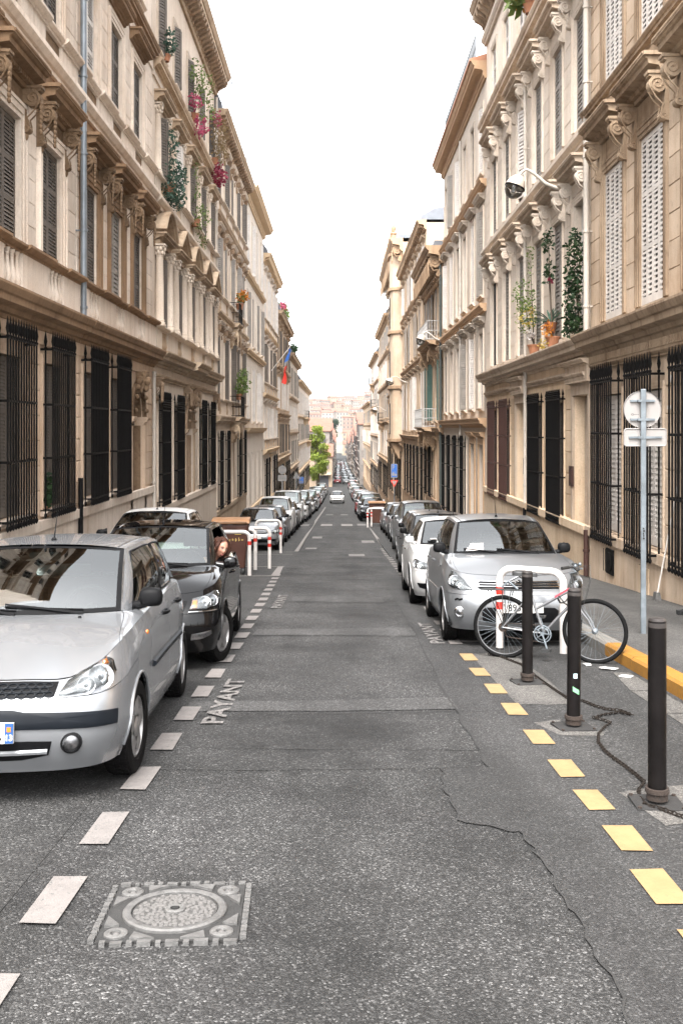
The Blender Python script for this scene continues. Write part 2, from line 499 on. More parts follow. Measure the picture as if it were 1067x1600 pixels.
def ribbon(name, pts, w, mat, label, dz=0.009):
    mb = MB(); vs = []; n = len(pts)
    for i, p in enumerate(pts):
        a = pts[max(0, i - 1)]; b = pts[min(n - 1, i + 1)]
        t = Vector((b[0] - a[0], b[1] - a[1])); t.normalize()
        ww = w * random.uniform(0.5, 1.3)
        for s in (-0.5, 0.5):
            x, y = p[0] - t.y * ww * s, p[1] + t.x * ww * s
            vs.append((x, y, road(y) + dz))
    mb.add(vs, [(2 * i, 2 * i + 1, 2 * i + 3, 2 * i + 2) for i in range(n - 1)])
    me = mb.mesh(name, mat)
    if me.polygons and me.polygons[0].normal.z < 0: me.flip_normals()
    o = put(name, me); o['kind'] = 'structure'; o['label'] = label
    return o
seamL = [G(*p) for p in [(600, 905), (628, 955), (655, 1002), (700, 1092), (712, 1110), (735, 1152), (762, 1199)]]
seamB = [G(*p) for p in [(762, 1199), (720, 1200), (688, 1202), (697, 1240), (716, 1283), (760, 1290), (818, 1305), (850, 1350), (890, 1420), (935, 1495), (985, 1600), (1030, 1720)]]
jl, jb = jitter(seamL, 6, 0.016), jitter(seamB, 6, 0.018)
sheet('road_patch', jl + jb[1:] + [(2.2, 2.55), (1.66, 4.0), (1.60, 7.0), (1.52, 12.0), (1.50, 20.0), (1.2, 21.5)], M['asphalt_fine'], 'smoother grey asphalt patch along the cream dashes', step=50)
ribbon('road_seam', jl, 0.014, M['seam'], 'dark crack running away beside the smooth asphalt patch')
ribbon('road_seam', jb, 0.010, M['seam'], 'dark crooked crack edging the smooth patch in the foreground')
for k, (a, b, c) in enumerate([((250, 1203), (690, 1201), 'dark crack across the street before the silver hatchback'), ((296, 1168), (748, 1172), 'thin dark crack across the street level with the cream dashes'),
                ((712, 1112), (800, 1110), 'short crack from the smooth patch to the cream dashes'), ((370, 1116), (705, 1112), 'crack along the near edge of the pale trench band')]):
    ribbon('road_seam', jitter([G(*a), G((a[0] + b[0]) / 2, (a[1] + b[1]) / 2 + 2), G(*b)], 9, 0.014), 0.011, M['seam'], c)
sheet('trench_band', jitter([G(285, 1112), G(505, 1112), G(716, 1109)], 5, .015) + jitter([G(704, 1090), G(500, 1095), G(300, 1097)], 5, .015), M['asphalt_pale'], 'pale smooth trench repair across the street', 0.006, 50)
sheet('trench_band', jitter([G(395, 993), G(650, 994)], 7, .02) + jitter([G(640, 981), G(402, 984)], 7, .02), M['asphalt_pale'], 'narrow pale trench repair across the street level with the bicycle', 0.006, 50)
sheet('trench_band', jitter([G(455, 940), G(600, 942)], 7, .02) + jitter([G(596, 933), G(457, 932)], 7, .02), M['asphalt_pale'], 'faint trench repair across the street level with the black car rear wheel', 0.006, 50)
# parking bay surfaces
sheet('bay_surface', [(1.66, 2.4), (KR - 0.02, 2.4), (KR - 0.02, 13), (3.66, 23), (3.66, 46), (1.60, 46), (1.52, 20), (1.60, 7)], M['asphalt_bay'], 'dark asphalt strip between the cream dashes and the right kerb', 0.003)
sheet('bay_surface', [(KL + 0.02, 2.4), (-1.40, 2.4), (-1.40, 13), (-1.6, 25), (-1.6, 46), (KL + 0.02, 46)], M['asphalt_bay'], 'dark asphalt parking strip along the left kerb', 0.003)
sheet('concrete_pad', jitter([G(735, 1022), G(800, 1020), G(898, 1101), G(808, 1102)], 4, .02), M['concrete_pad'], 'pale concrete pad around the base of the farthest bollard', 0.006, 50)
sheet('concrete_pad', jitter([G(832, 1130), G(872, 1126), G(890, 1144), G(946, 1144), G(940, 1151), G(874, 1150)], 4, .01), M['concrete_pad'], 'pale concrete pad around the base of the middle bollard', 0.006, 50)
sheet('concrete_pad', jitter([G(962, 1240), G(1000, 1235), G(1080, 1225), G(1120, 1280), G(1040, 1292)], 4, .02), M['concrete_pad'], 'pale concrete pad around the base of the nearest bollard', 0.006, 50)
for i in range(7):
    y = 3.2 + i * 0.95
    sheet('gutter_slab', [(2.60, y), (2.86, y), (2.86, y + 0.93), (2.60 + (0.1 if i == 6 else 0), y + 0.93)], M['concrete_pad'], None, 0.008, 50, right_pave)
for i in range(46):
    y = 1.0 + i * 1.0
    for side, par in ((1, right_pave), (-1, left_pave)):
        mb = MB(); x0, x1 = (krf(y + .5), krf(y + .5) + 0.19) if side > 0 else (KL - 0.19, KL)
        e = random.uniform(-0.004, 0.004)
        z0, z1 = road(y + 0.004), road(y + 0.994)
        c = 0.025
        cs = [(x0, -0.3), (x1, -0.3), (x1, 0.135 + e - (c if side < 0 else 0)), (x1 - (c if side < 0 else 0), 0.135 + e), (x0 + (c if side > 0 else 0), 0.135 + e), (x0, 0.135 + e - (c if side > 0 else 0))]
        n = len(cs)
        mb.add([(x, y + 0.004, z0 + z) for x, z in cs] + [(x, y + 0.994, z1 + z) for x, z in cs],
               [(k, (k + 1) % n, n + (k + 1) % n, n + k) for k in range(n)] + [tuple(range(n)), tuple(range(n, 2 * n))])
        o = obj('kerb_stone', mb, M['paint_kerb'] if side > 0 and 3 <= y < 11 else M['kerb_stone'], par)
mb = MB()
for side in (1, -1):
    x0, x1 = (krf(60), krf(60) + 0.19) if side > 0 else (KL - 0.19, KL)
    mb.grid(lambda a, y: ((x0, x0, x1, x1)[a], y, road(y) + (-0.3, 0.135, 0.135, -0.3)[a]), [0, 1, 2, 3], [y for y in ys if 47 <= y <= 176])
struct('kerb', mb, M['kerb_stone'], 'far grey kerbs on both sides of the street')

# painted markings
dash = []
def dashes(name, items, mat, label):
    for k, (x, y, w, l) in enumerate(items):
        mb = MB(); a, b = y - l / 2, y + l / 2
        j = lambda: random.uniform(-0.006, 0.006)
        mb.add([(x - w / 2 + j(), a + j(), road(a) + 0.011), (x + w / 2 + j(), a + j(), road(a) + 0.011), (x + w / 2 + j(), b + j(), road(b) + 0.011), (x - w / 2 + j(), b + j(), road(b) + 0.011)], [(0, 1, 2, 3)])
        o = obj(name, mb, mat, fixn=False); o['kind'] = 'structure'; o['group'] = label
        o['label'] = label
Lx = lambda d: -1.21 - 0.02 * max(0, d - 12)
dashes('white_dash', [(Lx(3.31 + 0.925 * k), 3.31 + 0.925 * k, 0.15, 0.50) for k in range(-1, 22)], M['paint_white'], 'white dash of the broken line beside the left parked cars')
dashes('cream_dash', [(1.405, 3.72, .16, .40), (1.405, 4.37, .16, .40), (1.44, 5.0, .16, .38), (1.438, 5.64, .15, .38), (1.436, 6.30, .15, .40), (1.428, 7.14, .15, .42), (1.417, 8.1, .15, .46), (1.406, 8.98, .15, .46), (1.389, 9.86, .15, .46), (1.40, 10.8, .15, .48)],
       M['paint_cream'], 'cream dash of the broken line beside the bollards')
dashes('white_dash', [(1.39 + 0.006 * (d - 12), d, 0.15, 0.46) for d in [12.0 + 0.925 * k for k in range(26)]], M['paint_white'], 'white dash of the broken line beside the right parked cars')
sheet('parking_line', [(1.47, 11.95), (2.88, 11.95), (2.88, 12.06), (1.47, 12.06)], M['paint_white'], 'thin white line closing the bay under the silver car nose', 0.011)
sheet('parking_line', [(-1.52, 33.6), (-1.38, 33.6), (-1.38, 104), (-1.52, 104)], M['paint_white'], 'long white line beside the far left parked cars', 0.011, 3)
sheet('parking_line', [(1.56, 36.5), (1.70, 36.5), (1.70, 100), (1.56, 100)], M['paint_white'], 'long white line beside the far right parked cars', 0.011, 3)
for a, b in (((-2.95, 22.3), (-1.36, 22.45)), ((-2.95, 25.6), (-1.42, 25.6)), ((-2.95, 33.2), (-1.5, 33.2)), ((-2.95, 31.9), (-1.5, 31.9))):
    sheet('parking_line', [(a[0], a[1]), (b[0], b[1]), (b[0], b[1] + 0.16), (a[0], a[1] + 0.16)], M['paint_white'], 'white line across the left bay beside the bins', 0.012)
sheet('parking_line', [(-1.55, 22.62), (-1.36, 22.62), (-1.44, 25.6), (-1.58, 25.6)], M['paint_white'], 'short white edge line before the striped barriers', 0.013)
for k, (x, y, w, l) in enumerate([(-0.70, 55.0, .62, 2.6), (0.42, 55.0, .62, 2.6), (1.25, 55.5, .5, 2.4), (-1.9, 54.8, .5, 2.4), (0.38, 76, .55, 2.6), (-0.75, 76, .55, 2.4), (-0.95, 43, .42, 1.5), (1.15, 40, .5, 1.6), (-1.0, 35.5, .4, 1.0), (0.55, 31.5, .5, 1.2)]):
    sheet('crossing_stripe', [(x - w / 2, y - l / 2), (x + w / 2, y - l / 2), (x + w / 2, y + l / 2), (x - w / 2, y + l / 2)], M['paint_white'] if k < 2 else M['paint_worn'],
          ['left bright stripe of the crossing before the bins', 'right bright stripe of the crossing before the bins', 'worn stripe at the right end of the crossing', 'worn stripe at the left end of the crossing',
           'right stripe of the farther crossing', 'left stripe of the farther crossing', 'worn white patch left of the lane before the crossing', 'worn white patch right of the lane before the crossing', 'small worn white patch beside the left white line', 'worn white patch in the middle of the lane'][k], 0.012, 1)
# PAYANT lettering: reads away from the viewer, tops towards the left kerb
for (x, y, L, hgt, lab) in ((-0.97, 8.5, 1.9, 0.17, 'white PAYANT lettering on the road beside the silver hatchback'), (-1.0, 16.8, 2.2, 0.17, 'white PAYANT lettering on the road beside the black car'), (1.17, 12.8, 2.0, 0.17, 'worn white PAYANT lettering on the road beside the silver car on the right')):
    me = text_mesh('PAYANT', 1.0, 0, 0.03)
    xs = [v.co.x for v in me.vertices]; zs = [v.co.y for v in me.vertices]
    sx, sy = L / (max(xs) - min(xs)), hgt / (max(zs) - min(zs)); my = (max(zs) + min(zs)) / 2
    for v in me.vertices:
        u, w = v.co.x * sx, (v.co.y - my) * sy
        yy = y + u; v.co = (x - w, yy, road(yy) + 0.012)
    me.materials.append(M['paint_worn'])
    o = put('road_lettering', me); o['kind'] = 'structure'; o['label'] = lab
# ================================================================== HOUSES
# local frame of a house: x = outwards (towards the street), y = along the street, z up; right-hand houses are turned by 180 degrees
CACHE = {}
def cached(key, fn):
    if key not in CACHE: CACHE[key] = fn()
    return CACHE[key]

def cornice_prof(h, p, kind=0):
    """closed moulding profile: z from 0 to h, projection p"""
    if kind == 0:
        return [(0, 0), (p * .18, 0), (p * .22, h * .16), (p * .36, h * .20), (p * .42, h * .36), (p * .78, h * .44), (p * .80, h * .66), (p * .88, h * .70), (p * .96, h * .84), (p, h * .92), (p, h), (0, h)]
    if kind == 1:
        return [(0, 0), (p * .5, 0), (p * .5, h * .3), (p * .7, h * .36), (p * .92, h * .6), (p, h * .7), (p, h), (0, h)]
    return [(0, 0), (p * .12, 0), (p * .18, h * .12), (p * .25, h * .14), (p * .25, h * .4), (p * .35, h * .48), (p * .8, h * .55), (p * .8, h * .72), (p * .86, h * .74), (p * .97, h * .9), (p, h * .94), (p, h), (0, h)]

def me_shutter(w, h, nsec, louv, tilt, thick=0.035, fill=0.5):
    """frame of a louvred shutter leaf (origin bottom corner, leaf in the y-z plane) and its slats"""
    st = 0.055
    f = MB(); s = MB()
    f.box(0, thick, 0, st, 0, h); f.box(0, thick, w - st, w, 0, h)
    zs = []
    sec = (h - 0.10 - 0.05 * (nsec + 1)) / nsec
    z = 0.0
    for k in range(nsec + 1):
        rh = 0.13 if k == 0 else 0.08
        f.box(0.001, thick - 0.001, st - 0.001, w - st + 0.001, z, z + rh)
        if k < nsec:
            z0 = z + rh; z1 = (h - 0.08) * (k + 1) / nsec
            n = max(2, int((z1 - z0) / louv))
            for i in range(n):
                zz = z0 + (z1 - z0) * (i + 0.5) / n
                hh = (z1 - z0) / n * fill
                s.add([(thick * .95, st, zz - hh), (thick * .95, w - st, zz - hh), (thick * .95 - tilt * .2, w - st, zz - hh * .75), (thick * .95 - tilt * .2, st, zz - hh * .75),
                       (thick * .95 - tilt, st, zz + hh), (thick * .95 - tilt, w - st, zz + hh), (thick * .95 - tilt * 1.2, w - st, zz + hh * 1.25), (thick * .95 - tilt * 1.2, st, zz + hh * 1.25)],
                      [(0, 1, 5, 4), (3, 7, 6, 2), (0, 3, 2, 1), (4, 5, 6, 7)])
            z = z1
    return f, s

def add_shutter(H, y, z, w, h, o, mat, nsec=3, louv=0.075, tilt=0.018, ang=0.0, hinge=1, fill=0.42):
    k = (round(w, 2), round(h, 2), nsec, louv, tilt, fill, mat.name)
    f, s = cached(('sh',) + k, lambda: tuple(m.mesh(n, mat, None, True) for m, n in zip(me_shutter(w, h, nsec, louv, tilt, .035, fill), ('shutter', 'louvre_slats'))))
    if hinge > 0: rot = (0, 0, -ang); loc = (o, y, z)
    else: rot = (0, 0, ang); loc = (o, y, z)
    if hinge < 0:   # hinged at its far edge: shift so that y is the far edge
        M4 = Matrix.Translation((o, y + w, 0)) @ Matrix.Rotation(ang, 4, 'Z') @ Matrix.Translation((0, -w, 0))
        v = M4 @ Vector((0, 0, 0)); loc = (v.x, v.y, z)
    a = put('shutter', f, H, loc, rot)
    b = put('louvre_slats', s, a); b['kind'] = 'stuff'
    return a

def me_casement(w, h, st=0.06):
    f = MB()
    f.box(0, .05, 0, st, 0, h); f.box(0, .05, w - st, w, 0, h); f.box(0.001, .049, w / 2 - st * .7, w / 2 + st * .7, 0.001, h - .001)
    for z in (0, h * .28, h * .62, h - .07):
        f.box(0.003, .045, 0.002, w - .002, z, z + (0.07 if z in (0,) or z > h * .9 else .035))
    g = MB(); g.add([(.02, st, .05), (.02, w - st, .05), (.02, w - st, h - .05), (.02, st, h - .05)], [(0, 1, 2, 3)])
    return f, g
def add_casement(H, y, z, w, h, o, mat, glass=True):
    f, g = cached(('cs', round(w, 2), round(h, 2), mat.name), lambda: (lambda fg: (fg[0].mesh('window', mat, None, True), fg[1].mesh('pane', M['pane'])))(me_casement(w, h)))
    a = put('window', f, H, (o, y, z))
    if glass: put('pane', g, a)
    return a

def me_surround(w, h, bw=0.17, p=0.07, depth=0.3, ears=True):
    """moulded stone architrave round an opening w x h (origin at the opening's lower near corner)"""
    m = MB()
    def ring(b0, b1, x0, x1):
        # three bars: two jambs and a head, butted
        m.box(x0, x1, -b1, -b0, 0, h + b0); m.box(x0, x1, w + b0, w + b1, 0, h + b0); m.box(x0, x1, -b1, w + b1, h + b0, h + b1)
    ring(0.0, bw * .34, -0.002, p * .55)
    ring(bw * .34, bw * .78, -0.002, p * .80)
    ring(bw * .78, bw, -0.002, p)
    return m
def add_surround(H, y, z, w, h, mat, bw=0.17, p=0.07):
    me = cached(('sr', round(w, 2), round(h, 2), bw, p, mat.name), lambda: me_surround(w, h, bw, p).mesh('window_surround', mat, None, True))
    return put('window_surround', me, H, (0, y, z))

def spiral(c, r0, turns, n=18):
    out = []
    for i in range(n + 1):
        t = i / n; q = -PI / 2 + 2 * PI * turns * t; r = r0 * (1 - t * 0.82)
        out.append((c[0] + r * math.cos(q), c[1] + r * math.sin(q)))
    return out
def me_console(hh, p, t, rich):
    """scroll bracket: profile in x-z from z=0 (top) down to -hh; big volute above, small one below"""
    R = p * 0.42; r = R * 0.5
    m = MB(); n = 12
    prof = [(0, 0), (p, 0), (p, -R * .25)]
    c0 = (p - R, -R * 1.12)
    for i in range(8):
        q = PI * .28 - i * PI * 1.12 / 7
        prof.append((c0[0] + R * math.cos(q), c0[1] + R * math.sin(q)))
    c1 = (r * 1.25, -hh + r * 1.1)
    prof.append((r * 1.15, -hh * .60))
    for i in range(5):
        q = PI * .35 - i * PI * .85 / 4
        prof.append((c1[0] + r * math.cos(q), c1[1] + r * math.sin(q)))
    prof.append((0, -hh))
    m.prism(prof, -t / 2, t / 2)
    for s in (-1, 1):
        y = s * (t / 2 + 0.002)
        m.tube([(a, y, b) for a, b in spiral(c0, R * .86, 1.6)], R * .11, 5)
        m.tube([(a, y, b) for a, b in spiral(c1, r * .8, 1.2, 10)], r * .16, 5)
        m.tube([(c0[0] + R * .8, y, c0[1] - R * .5), (c0[0] + R * .2, y, c0[1] - R * 1.5), (r * 1.6, y, -hh * .66), (c1[0] + r * .75, y, c1[1] + r * .6)], R * .1, 5)
    m.box(0, p + .02, -t / 2 - .02, t / 2 + .02, 0.0, 0.05)
    if rich:
        for i in range(7):
            f = i / 6
            x = c0[0] + R * 1.0 * (1 - f) + f * r * 1.9; z = c0[1] - R * .5 - f * (hh - R * 1.9)
            m.ball((x - .02, 0, z), t * (.40 - .1 * f), 5, .55, 1, 1)
        m.ball((r * .9, 0, -hh - r * .4), r * .9, 5, .8, .9, 1.3)
    return m
def add_console(H, y, z, hh, p, t, mat, rich=False):
    me = cached(('co', round(hh, 2), round(p, 2), round(t, 2), rich, mat.name), lambda: me_console(hh, p, t, rich).mesh('console', mat, 40, True))
    return put('console', me, H, (0, y, z))
def add_hood(H, y0, y1, z, h, p, mat, kind=0, dent=False):
    w = y1 - y0
    def mk():
        m = MB(); pr = cornice_prof(h, p, kind); m.prism(pr, 0, w)
        # mitred returns are suggested by slightly longer upper members
        m.box(0.0, p * .97, -.05, w + .05, h * .80, h - .006)
        if dent:
            n = int(w / .1)
            for i in range(n): m.box(p * .2, p * .42, w * (i + .2) / n, w * (i + .75) / n, h * .17, h * .40)
        return m.mesh('window_hood', mat, None, True)
    me = cached(('hd', round(w, 2), round(h, 2), round(p, 2), kind, dent, mat.name), mk)
    return put('window_hood', me, H, (0, y0, z))
def add_pediment(H, y0, y1, z, rise, p, mat, tri):
    w = y1 - y0
    def mk():
        m = MB()
        m.prism(cornice_prof(.2, p), 0, w)
        m.box(0, p * .98, -.04, w + .04, .15, .197)
        n = 2 if tri else 10
        out = []; inn = []; t = .15
        for i in range(n + 1):
            f = i / n
            zz = rise * (1 - abs(2 * f - 1)) if tri else rise * (1 - (2 * f - 1) ** 2)
            out.append((-.04 + (w + .08) * f, .2 + zz + .09)); inn.append((.10 + (w - .2) * f, .2 + max(0, zz - t * .35)))
        for i in range(n):
            a, b, c, d = out[i], out[i + 1], inn[i + 1], inn[i]
            for (pp, k0, k1) in ((p, 0.0, .45), (p * .8, .45, 1.0)):
                q = [(a[0] + (d[0] - a[0]) * k0, a[1] + (d[1] - a[1]) * k0), (b[0] + (c[0] - b[0]) * k0, b[1] + (c[1] - b[1]) * k0), (b[0] + (c[0] - b[0]) * k1, b[1] + (c[1] - b[1]) * k1), (a[0] + (d[0] - a[0]) * k1, a[1] + (d[1] - a[1]) * k1)]
                m.prism_x(q, 0.002, pp)
        m.prism_x([(.1, .2)] + [(a, b) for a, b in inn] + [(w - .1, .2)], .0, .03)
        return m.mesh('pediment', mat, None, True)
    me = cached(('pd', round(w, 2), round(rise, 2), tri, mat.name), mk)
    return put('pediment', me, H, (0, y0, z))
def me_baluster(h):
    m = MB()
    k = h
    m.lathe([(.045 * 1.2, 0), (.054, .05 * k), (.035, .08 * k), (.05, .14 * k), (.072, .26 * k), (.066, .36 * k), (.042, .55 * k), (.03, .74 * k), (.028, .82 * k), (.042, .85 * k), (.03, .89 * k), (.05, .93 * k), (.054, k)], 9)
    return m
def add_balusters(H, y0, y1, z, h, o, mat, n):
    me = cached(('bl', round(h, 2), mat.name), lambda: me_baluster(h).mesh('baluster', mat, 50))
    for i in range(n):
        put('baluster', me, H, (o, y0 + (y1 - y0) * (i + .5) / n, z))
def me_column(h, r, carve):
    m = MB()
    m.box(-r * 1.3, r * 1.3, -r * 1.35, r * 1.35, 0, .06)
    m.lathe([(r * 1.3, .06), (r * 1.32, .10), (r * 1.1, .13), (r * 1.2, .16), (r, .2), (r * 1.0, h * .4), (r * .86, h - .36), (r * .95, h - .34), (r * .86, h - .31)], 12)
    # leafy capital
    m.lathe([(r * .88, h - .31), (r * .95, h - .25), (r * 1.1, h - .15), (r * 1.35, h - .06)], 10)
    for row, (zz, rr, s) in enumerate(((h - .25, r * 1.02, .052), (h - .14, r * 1.2, .056))):
        for k in range(8):
            q = 2 * PI * (k + .5 * row) / 8
            m.ball((rr * math.cos(q), rr * math.sin(q), zz), s, 4, .8, .8, 1.3)
    for k in range(4):
        q = PI / 4 + k * PI / 2
        m.ball((r * 1.45 * math.cos(q), r * 1.45 * math.sin(q), h - .08), .05, 4)
    m.box(-r * 1.5, r * 1.5, -r * 1.5, r * 1.5, h - .045, h)
    return m
def add_column(H, y, z, h, r, mat, o=0.06):
    me = cached(('cl', round(h, 2), r, mat.name), lambda: me_column(h, r, mat).mesh('column', mat, 45, True))
    return put('column', me, H, (o, y, z))

def grille(H, y0, y1, z0, z1, p, mat, nbar, rails, spike=0.35, low=0.12, hooks=False, r=0.0165, joined=False):
    """basket grille before a window: p = how far the bars stand off the wall; spear points above, buds below"""
    g = bpy.data.objects.new('window_grille', None); COL.objects.link(g); g.parent = H; g.empty_display_size = .1
    rms = MB()
    for z in rails:
        rm = rms if joined else MB()
        rm.box(p - .005, p + .012, y0, y1, z - .02, z + .02)
        rm.box(-.02, p - .005, y0, y0 + .014, z - .02, z + .02); rm.box(-.02, p - .005, y1 - .014, y1, z - .02, z + .02)
        if not joined: obj('rail', rm, mat, g)
    if joined: obj('rails', rms, mat, g)['kind'] = 'stuff'
    h = z1 - z0
    def bar():
        m = MB()
        m.lathe([(r, 0), (r, h), (r * 1.8, h + .01), (r * 1.8, h + .03), (r * .9, h + .05), (r * 2.0, h + spike * .42), (r * .2, h + spike)], 6)
        m.lathe([(.001, -low), (r * 1.7, -low * .7), (r * 1.8, -low * .45), (r, -low * .2), (r, 0)], 6)
        return m
    me = cached(('br', round(h, 2), round(spike, 2), round(low, 2), round(r, 3), mat.name), lambda: bar().mesh('bar', mat, 30))
    pts = [(p, y0 + .02 + (y1 - y0 - .04) * i / (nbar - 1)) for i in range(nbar)] + [(p * .42, y0 + .007), (p * .42, y1 - .007)]
    if joined:
        m = MB()
        for x, y in pts:
            b = bar(); m.add([(a + x, c + y, d + z0) for a, c, d in b.v], b.f)
        o = obj('bars', m, mat, g, fixn=False); o['kind'] = 'stuff'
    else:
        for x, y in pts: put('bar', me, g, (x, y, z0))
    return g

class House:
    def __init__(s, name, label, side, d0, d1, depth=11.0, group=None, X=None):
        s.side, s.d0, s.d1 = side, d0, d1
        s.X = X if X is not None else (XL if side == 'L' else XR)
        s.base = road((d0 + d1) / 2)
        s.w = d1 - d0; s.depth = depth
        if side == 'L': s.E = empty(name, (s.X, d0, s.base), label, 'house', group)
        else: s.E = empty(name, (s.X, d1, s.base), label, 'house', group, (0, 0, PI))
        s.open = []
    def y(s, d): return d - s.d0 if s.side == 'L' else s.d1 - d
    def z(s, zr): return zr + CAMZ - s.base
    def wall(s, ztop, mat_bands, reveal=0.22, foot=-6.0):
        """front wall with real openings; mat_bands [(z_upper_local, material)] from the ground up"""
        ys = sorted(set([0.0, s.w] + [a for o in s.open for a in (o[0], o[1])]))
        zb = [b[0] for b in mat_bands]
        zs = sorted(set([foot, ztop] + zb + [a for o in s.open for a in (o[2], o[3])]))
        zs = [z for z in zs if z <= ztop + 1e-6]
        mats = [b[1] for b in mat_bands]
        mb = MB(); vid = {}
        def V(y, z):
            k = (round(y, 4), round(z, 4))
            if k not in vid:
                vid[k] = len(mb.v); mb.v.append((0, y, z))
            return vid[k]
        for i in range(len(ys) - 1):
            for j in range(len(zs) - 1):
                yc, zc = (ys[i] + ys[i + 1]) / 2, (zs[j] + zs[j + 1]) / 2
                if any(o[0] < yc < o[1] and o[2] < zc < o[3] for o in s.open): continue
                mi = next((k for k, b in enumerate(zb) if zc < b), len(zb) - 1)
                mb.f.append((V(ys[i], zs[j]), V(ys[i + 1], zs[j]), V(ys[i + 1], zs[j + 1]), V(ys[i], zs[j + 1]))); mb.m.append(mi)
        for (a, b, c, d) in s.open:
            mi = next((k for k, q in enumerate(zb) if (c + d) / 2 < q), len(zb) - 1)
            mb.mi = mi
            r = -reveal
            mb.add([(0, a, c), (0, a, d), (r, a, d), (r, a, c)], [(0, 1, 2, 3)])
            mb.add([(0, b, c), (0, b, d), (r, b, d), (r, b, c)], [(3, 2, 1, 0)])
            mb.add([(0, a, d), (0, b, d), (r, b, d), (r, a, d)], [(0, 1, 2, 3)])
            mb.add([(0, a, c), (0, b, c), (r, b, c), (r, a, c)], [(3, 2, 1, 0)])
        mb.mi = len(mats) - 1
        D = -s.depth
        mb.add([(0, 0, foot), (0, 0, ztop), (D, 0, ztop), (D, 0, foot)], [(0, 1, 2, 3)])
        mb.add([(0, s.w, foot), (0, s.w, ztop), (D, s.w, ztop), (D, s.w, foot)], [(3, 2, 1, 0)])
        mb.add([(D, 0, foot), (D, s.w, foot), (D, s.w, ztop), (D, 0, ztop)], [(0, 3, 2, 1)])
        o = obj('wall', mb, mats, s.E, fixn=False)
        # dark rooms behind the openings
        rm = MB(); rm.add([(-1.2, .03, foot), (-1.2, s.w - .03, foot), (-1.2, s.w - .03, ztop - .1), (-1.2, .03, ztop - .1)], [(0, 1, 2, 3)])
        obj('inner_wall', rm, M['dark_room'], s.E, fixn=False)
        return o
    def string(s, zr, h, p, mat, kind=0, name='cornice', y0=0.0, y1=None, dent=0.0):
        y1 = s.w if y1 is None else y1
        m = MB(); m.prism([(x, z + s.z(zr)) for x, z in cornice_prof(h, p, kind)], y0 + .002, y1 - .002)
        o = obj(name, m, mat, s.E)
        if dent:
            d = MB(); n = int((y1 - y0) / dent)
            for i in range(n):
                a = y0 + (y1 - y0) * (i + .18) / n; b = y0 + (y1 - y0) * (i + .78) / n
                d.box(-.01, p * .40, a, b, s.z(zr) - h * .30, s.z(zr) + .003)
            q = obj('dentils', d, mat, o); q['kind'] = 'stuff'
        return o
    def band(s, z0, z1, p, mat, y0=0.0, y1=None, name='band'):
        y1 = s.w if y1 is None else y1
        m = MB(); m.box(-.004, p, y0 + .003, y1 - .003, s.z(z0), s.z(z1))
        return obj(name, m, mat, s.E)
    def roof(s, zr, h, p, mat, modil=0.6, mm=None, mansard=2.2, parapet=0.0, tile=False, mkind='block'):
        """crowning cornice with modillions, then a zinc mansard or a tiled slope"""
        m = MB(); m.prism([(x, z + s.z(zr)) for x, z in cornice_prof(h, p, 2)], -.05, s.w + .05)
        c = obj('roof_cornice', m, mat, s.E)
        if modil:
            mm = mm or mat
            n = max(2, int(s.w / modil))
            def mk():
                b = MB(); q = p * .80; hh = h * .40
                if mkind == 'block':
                    b.prism([(0, -hh), (q * .35, -hh), (q * .55, -hh * .72), (q * .9, -hh * .45), (q, 0), (0, 0)], -modil * .22, modil * .22)
                    b.ball((q * .75, 0, -hh * .36), modil * .17, 5, 1.2, 1, .9); b.ball((q * .2, 0, -hh * .9), modil * .15, 5, 1, 1, 1.2)
                else:
                    b.add(me_console(h * 1.3, q, modil * .45, True).v, me_console(h * 1.3, q, modil * .45, True).f)
                return b.mesh('modillion', mm, 40, True)
            me = cached(('mo', round(p, 2), round(h, 2), round(modil, 2), mkind, mm.name), mk)
            for i in range(n): put('modillion', me, c, (.004, s.w * (i + .5) / n, s.z(zr) + h * .54))
        z1 = s.z(zr) + h
        r = MB()
        if tile:
            r.prism([(p + .05, z1 + .004), (p + .05, z1 + .09), (-s.depth * .5, z1 + 1.9), (-s.depth, z1 + .09), (-s.depth, z1 + .004)], .02, s.w - .02)
            obj('roof', r, M['tile'], s.E)
        else:
            r.prism([(p * .55, z1 + .004), (p * .50, z1 + .25), (-.55, z1 + mansard), (-s.depth * .5, z1 + mansard + .5), (-s.depth, z1 + mansard), (-s.depth, z1 + .004)], .02, s.w - .02)
            obj('roof', r, M['zinc'], s.E)
    def pipe(s, d, z0, z1, mat, o=0.14, r=0.055, group=None):
        y = s.y(d); m = MB()
        m.tube([(o, y, s.z(z0)), (o, y, s.z(z1))], r, 10)
        P = obj('drainpipe', m, mat, s.E, smooth=40)
        k = MB(); k.tube([(o, y, 0), (o, y, .05)], r * 1.28, 10); k.box(-.01, o - r * .9, y - .02, y + .02, .012, .038)
        me = k.mesh('pipe_clip', mat, 40, True)
        z = s.z(z0) + .5
        while z < s.z(z1):
            put('pipe_clip', me, P, (0, 0, z)); z += 1.55
        return P
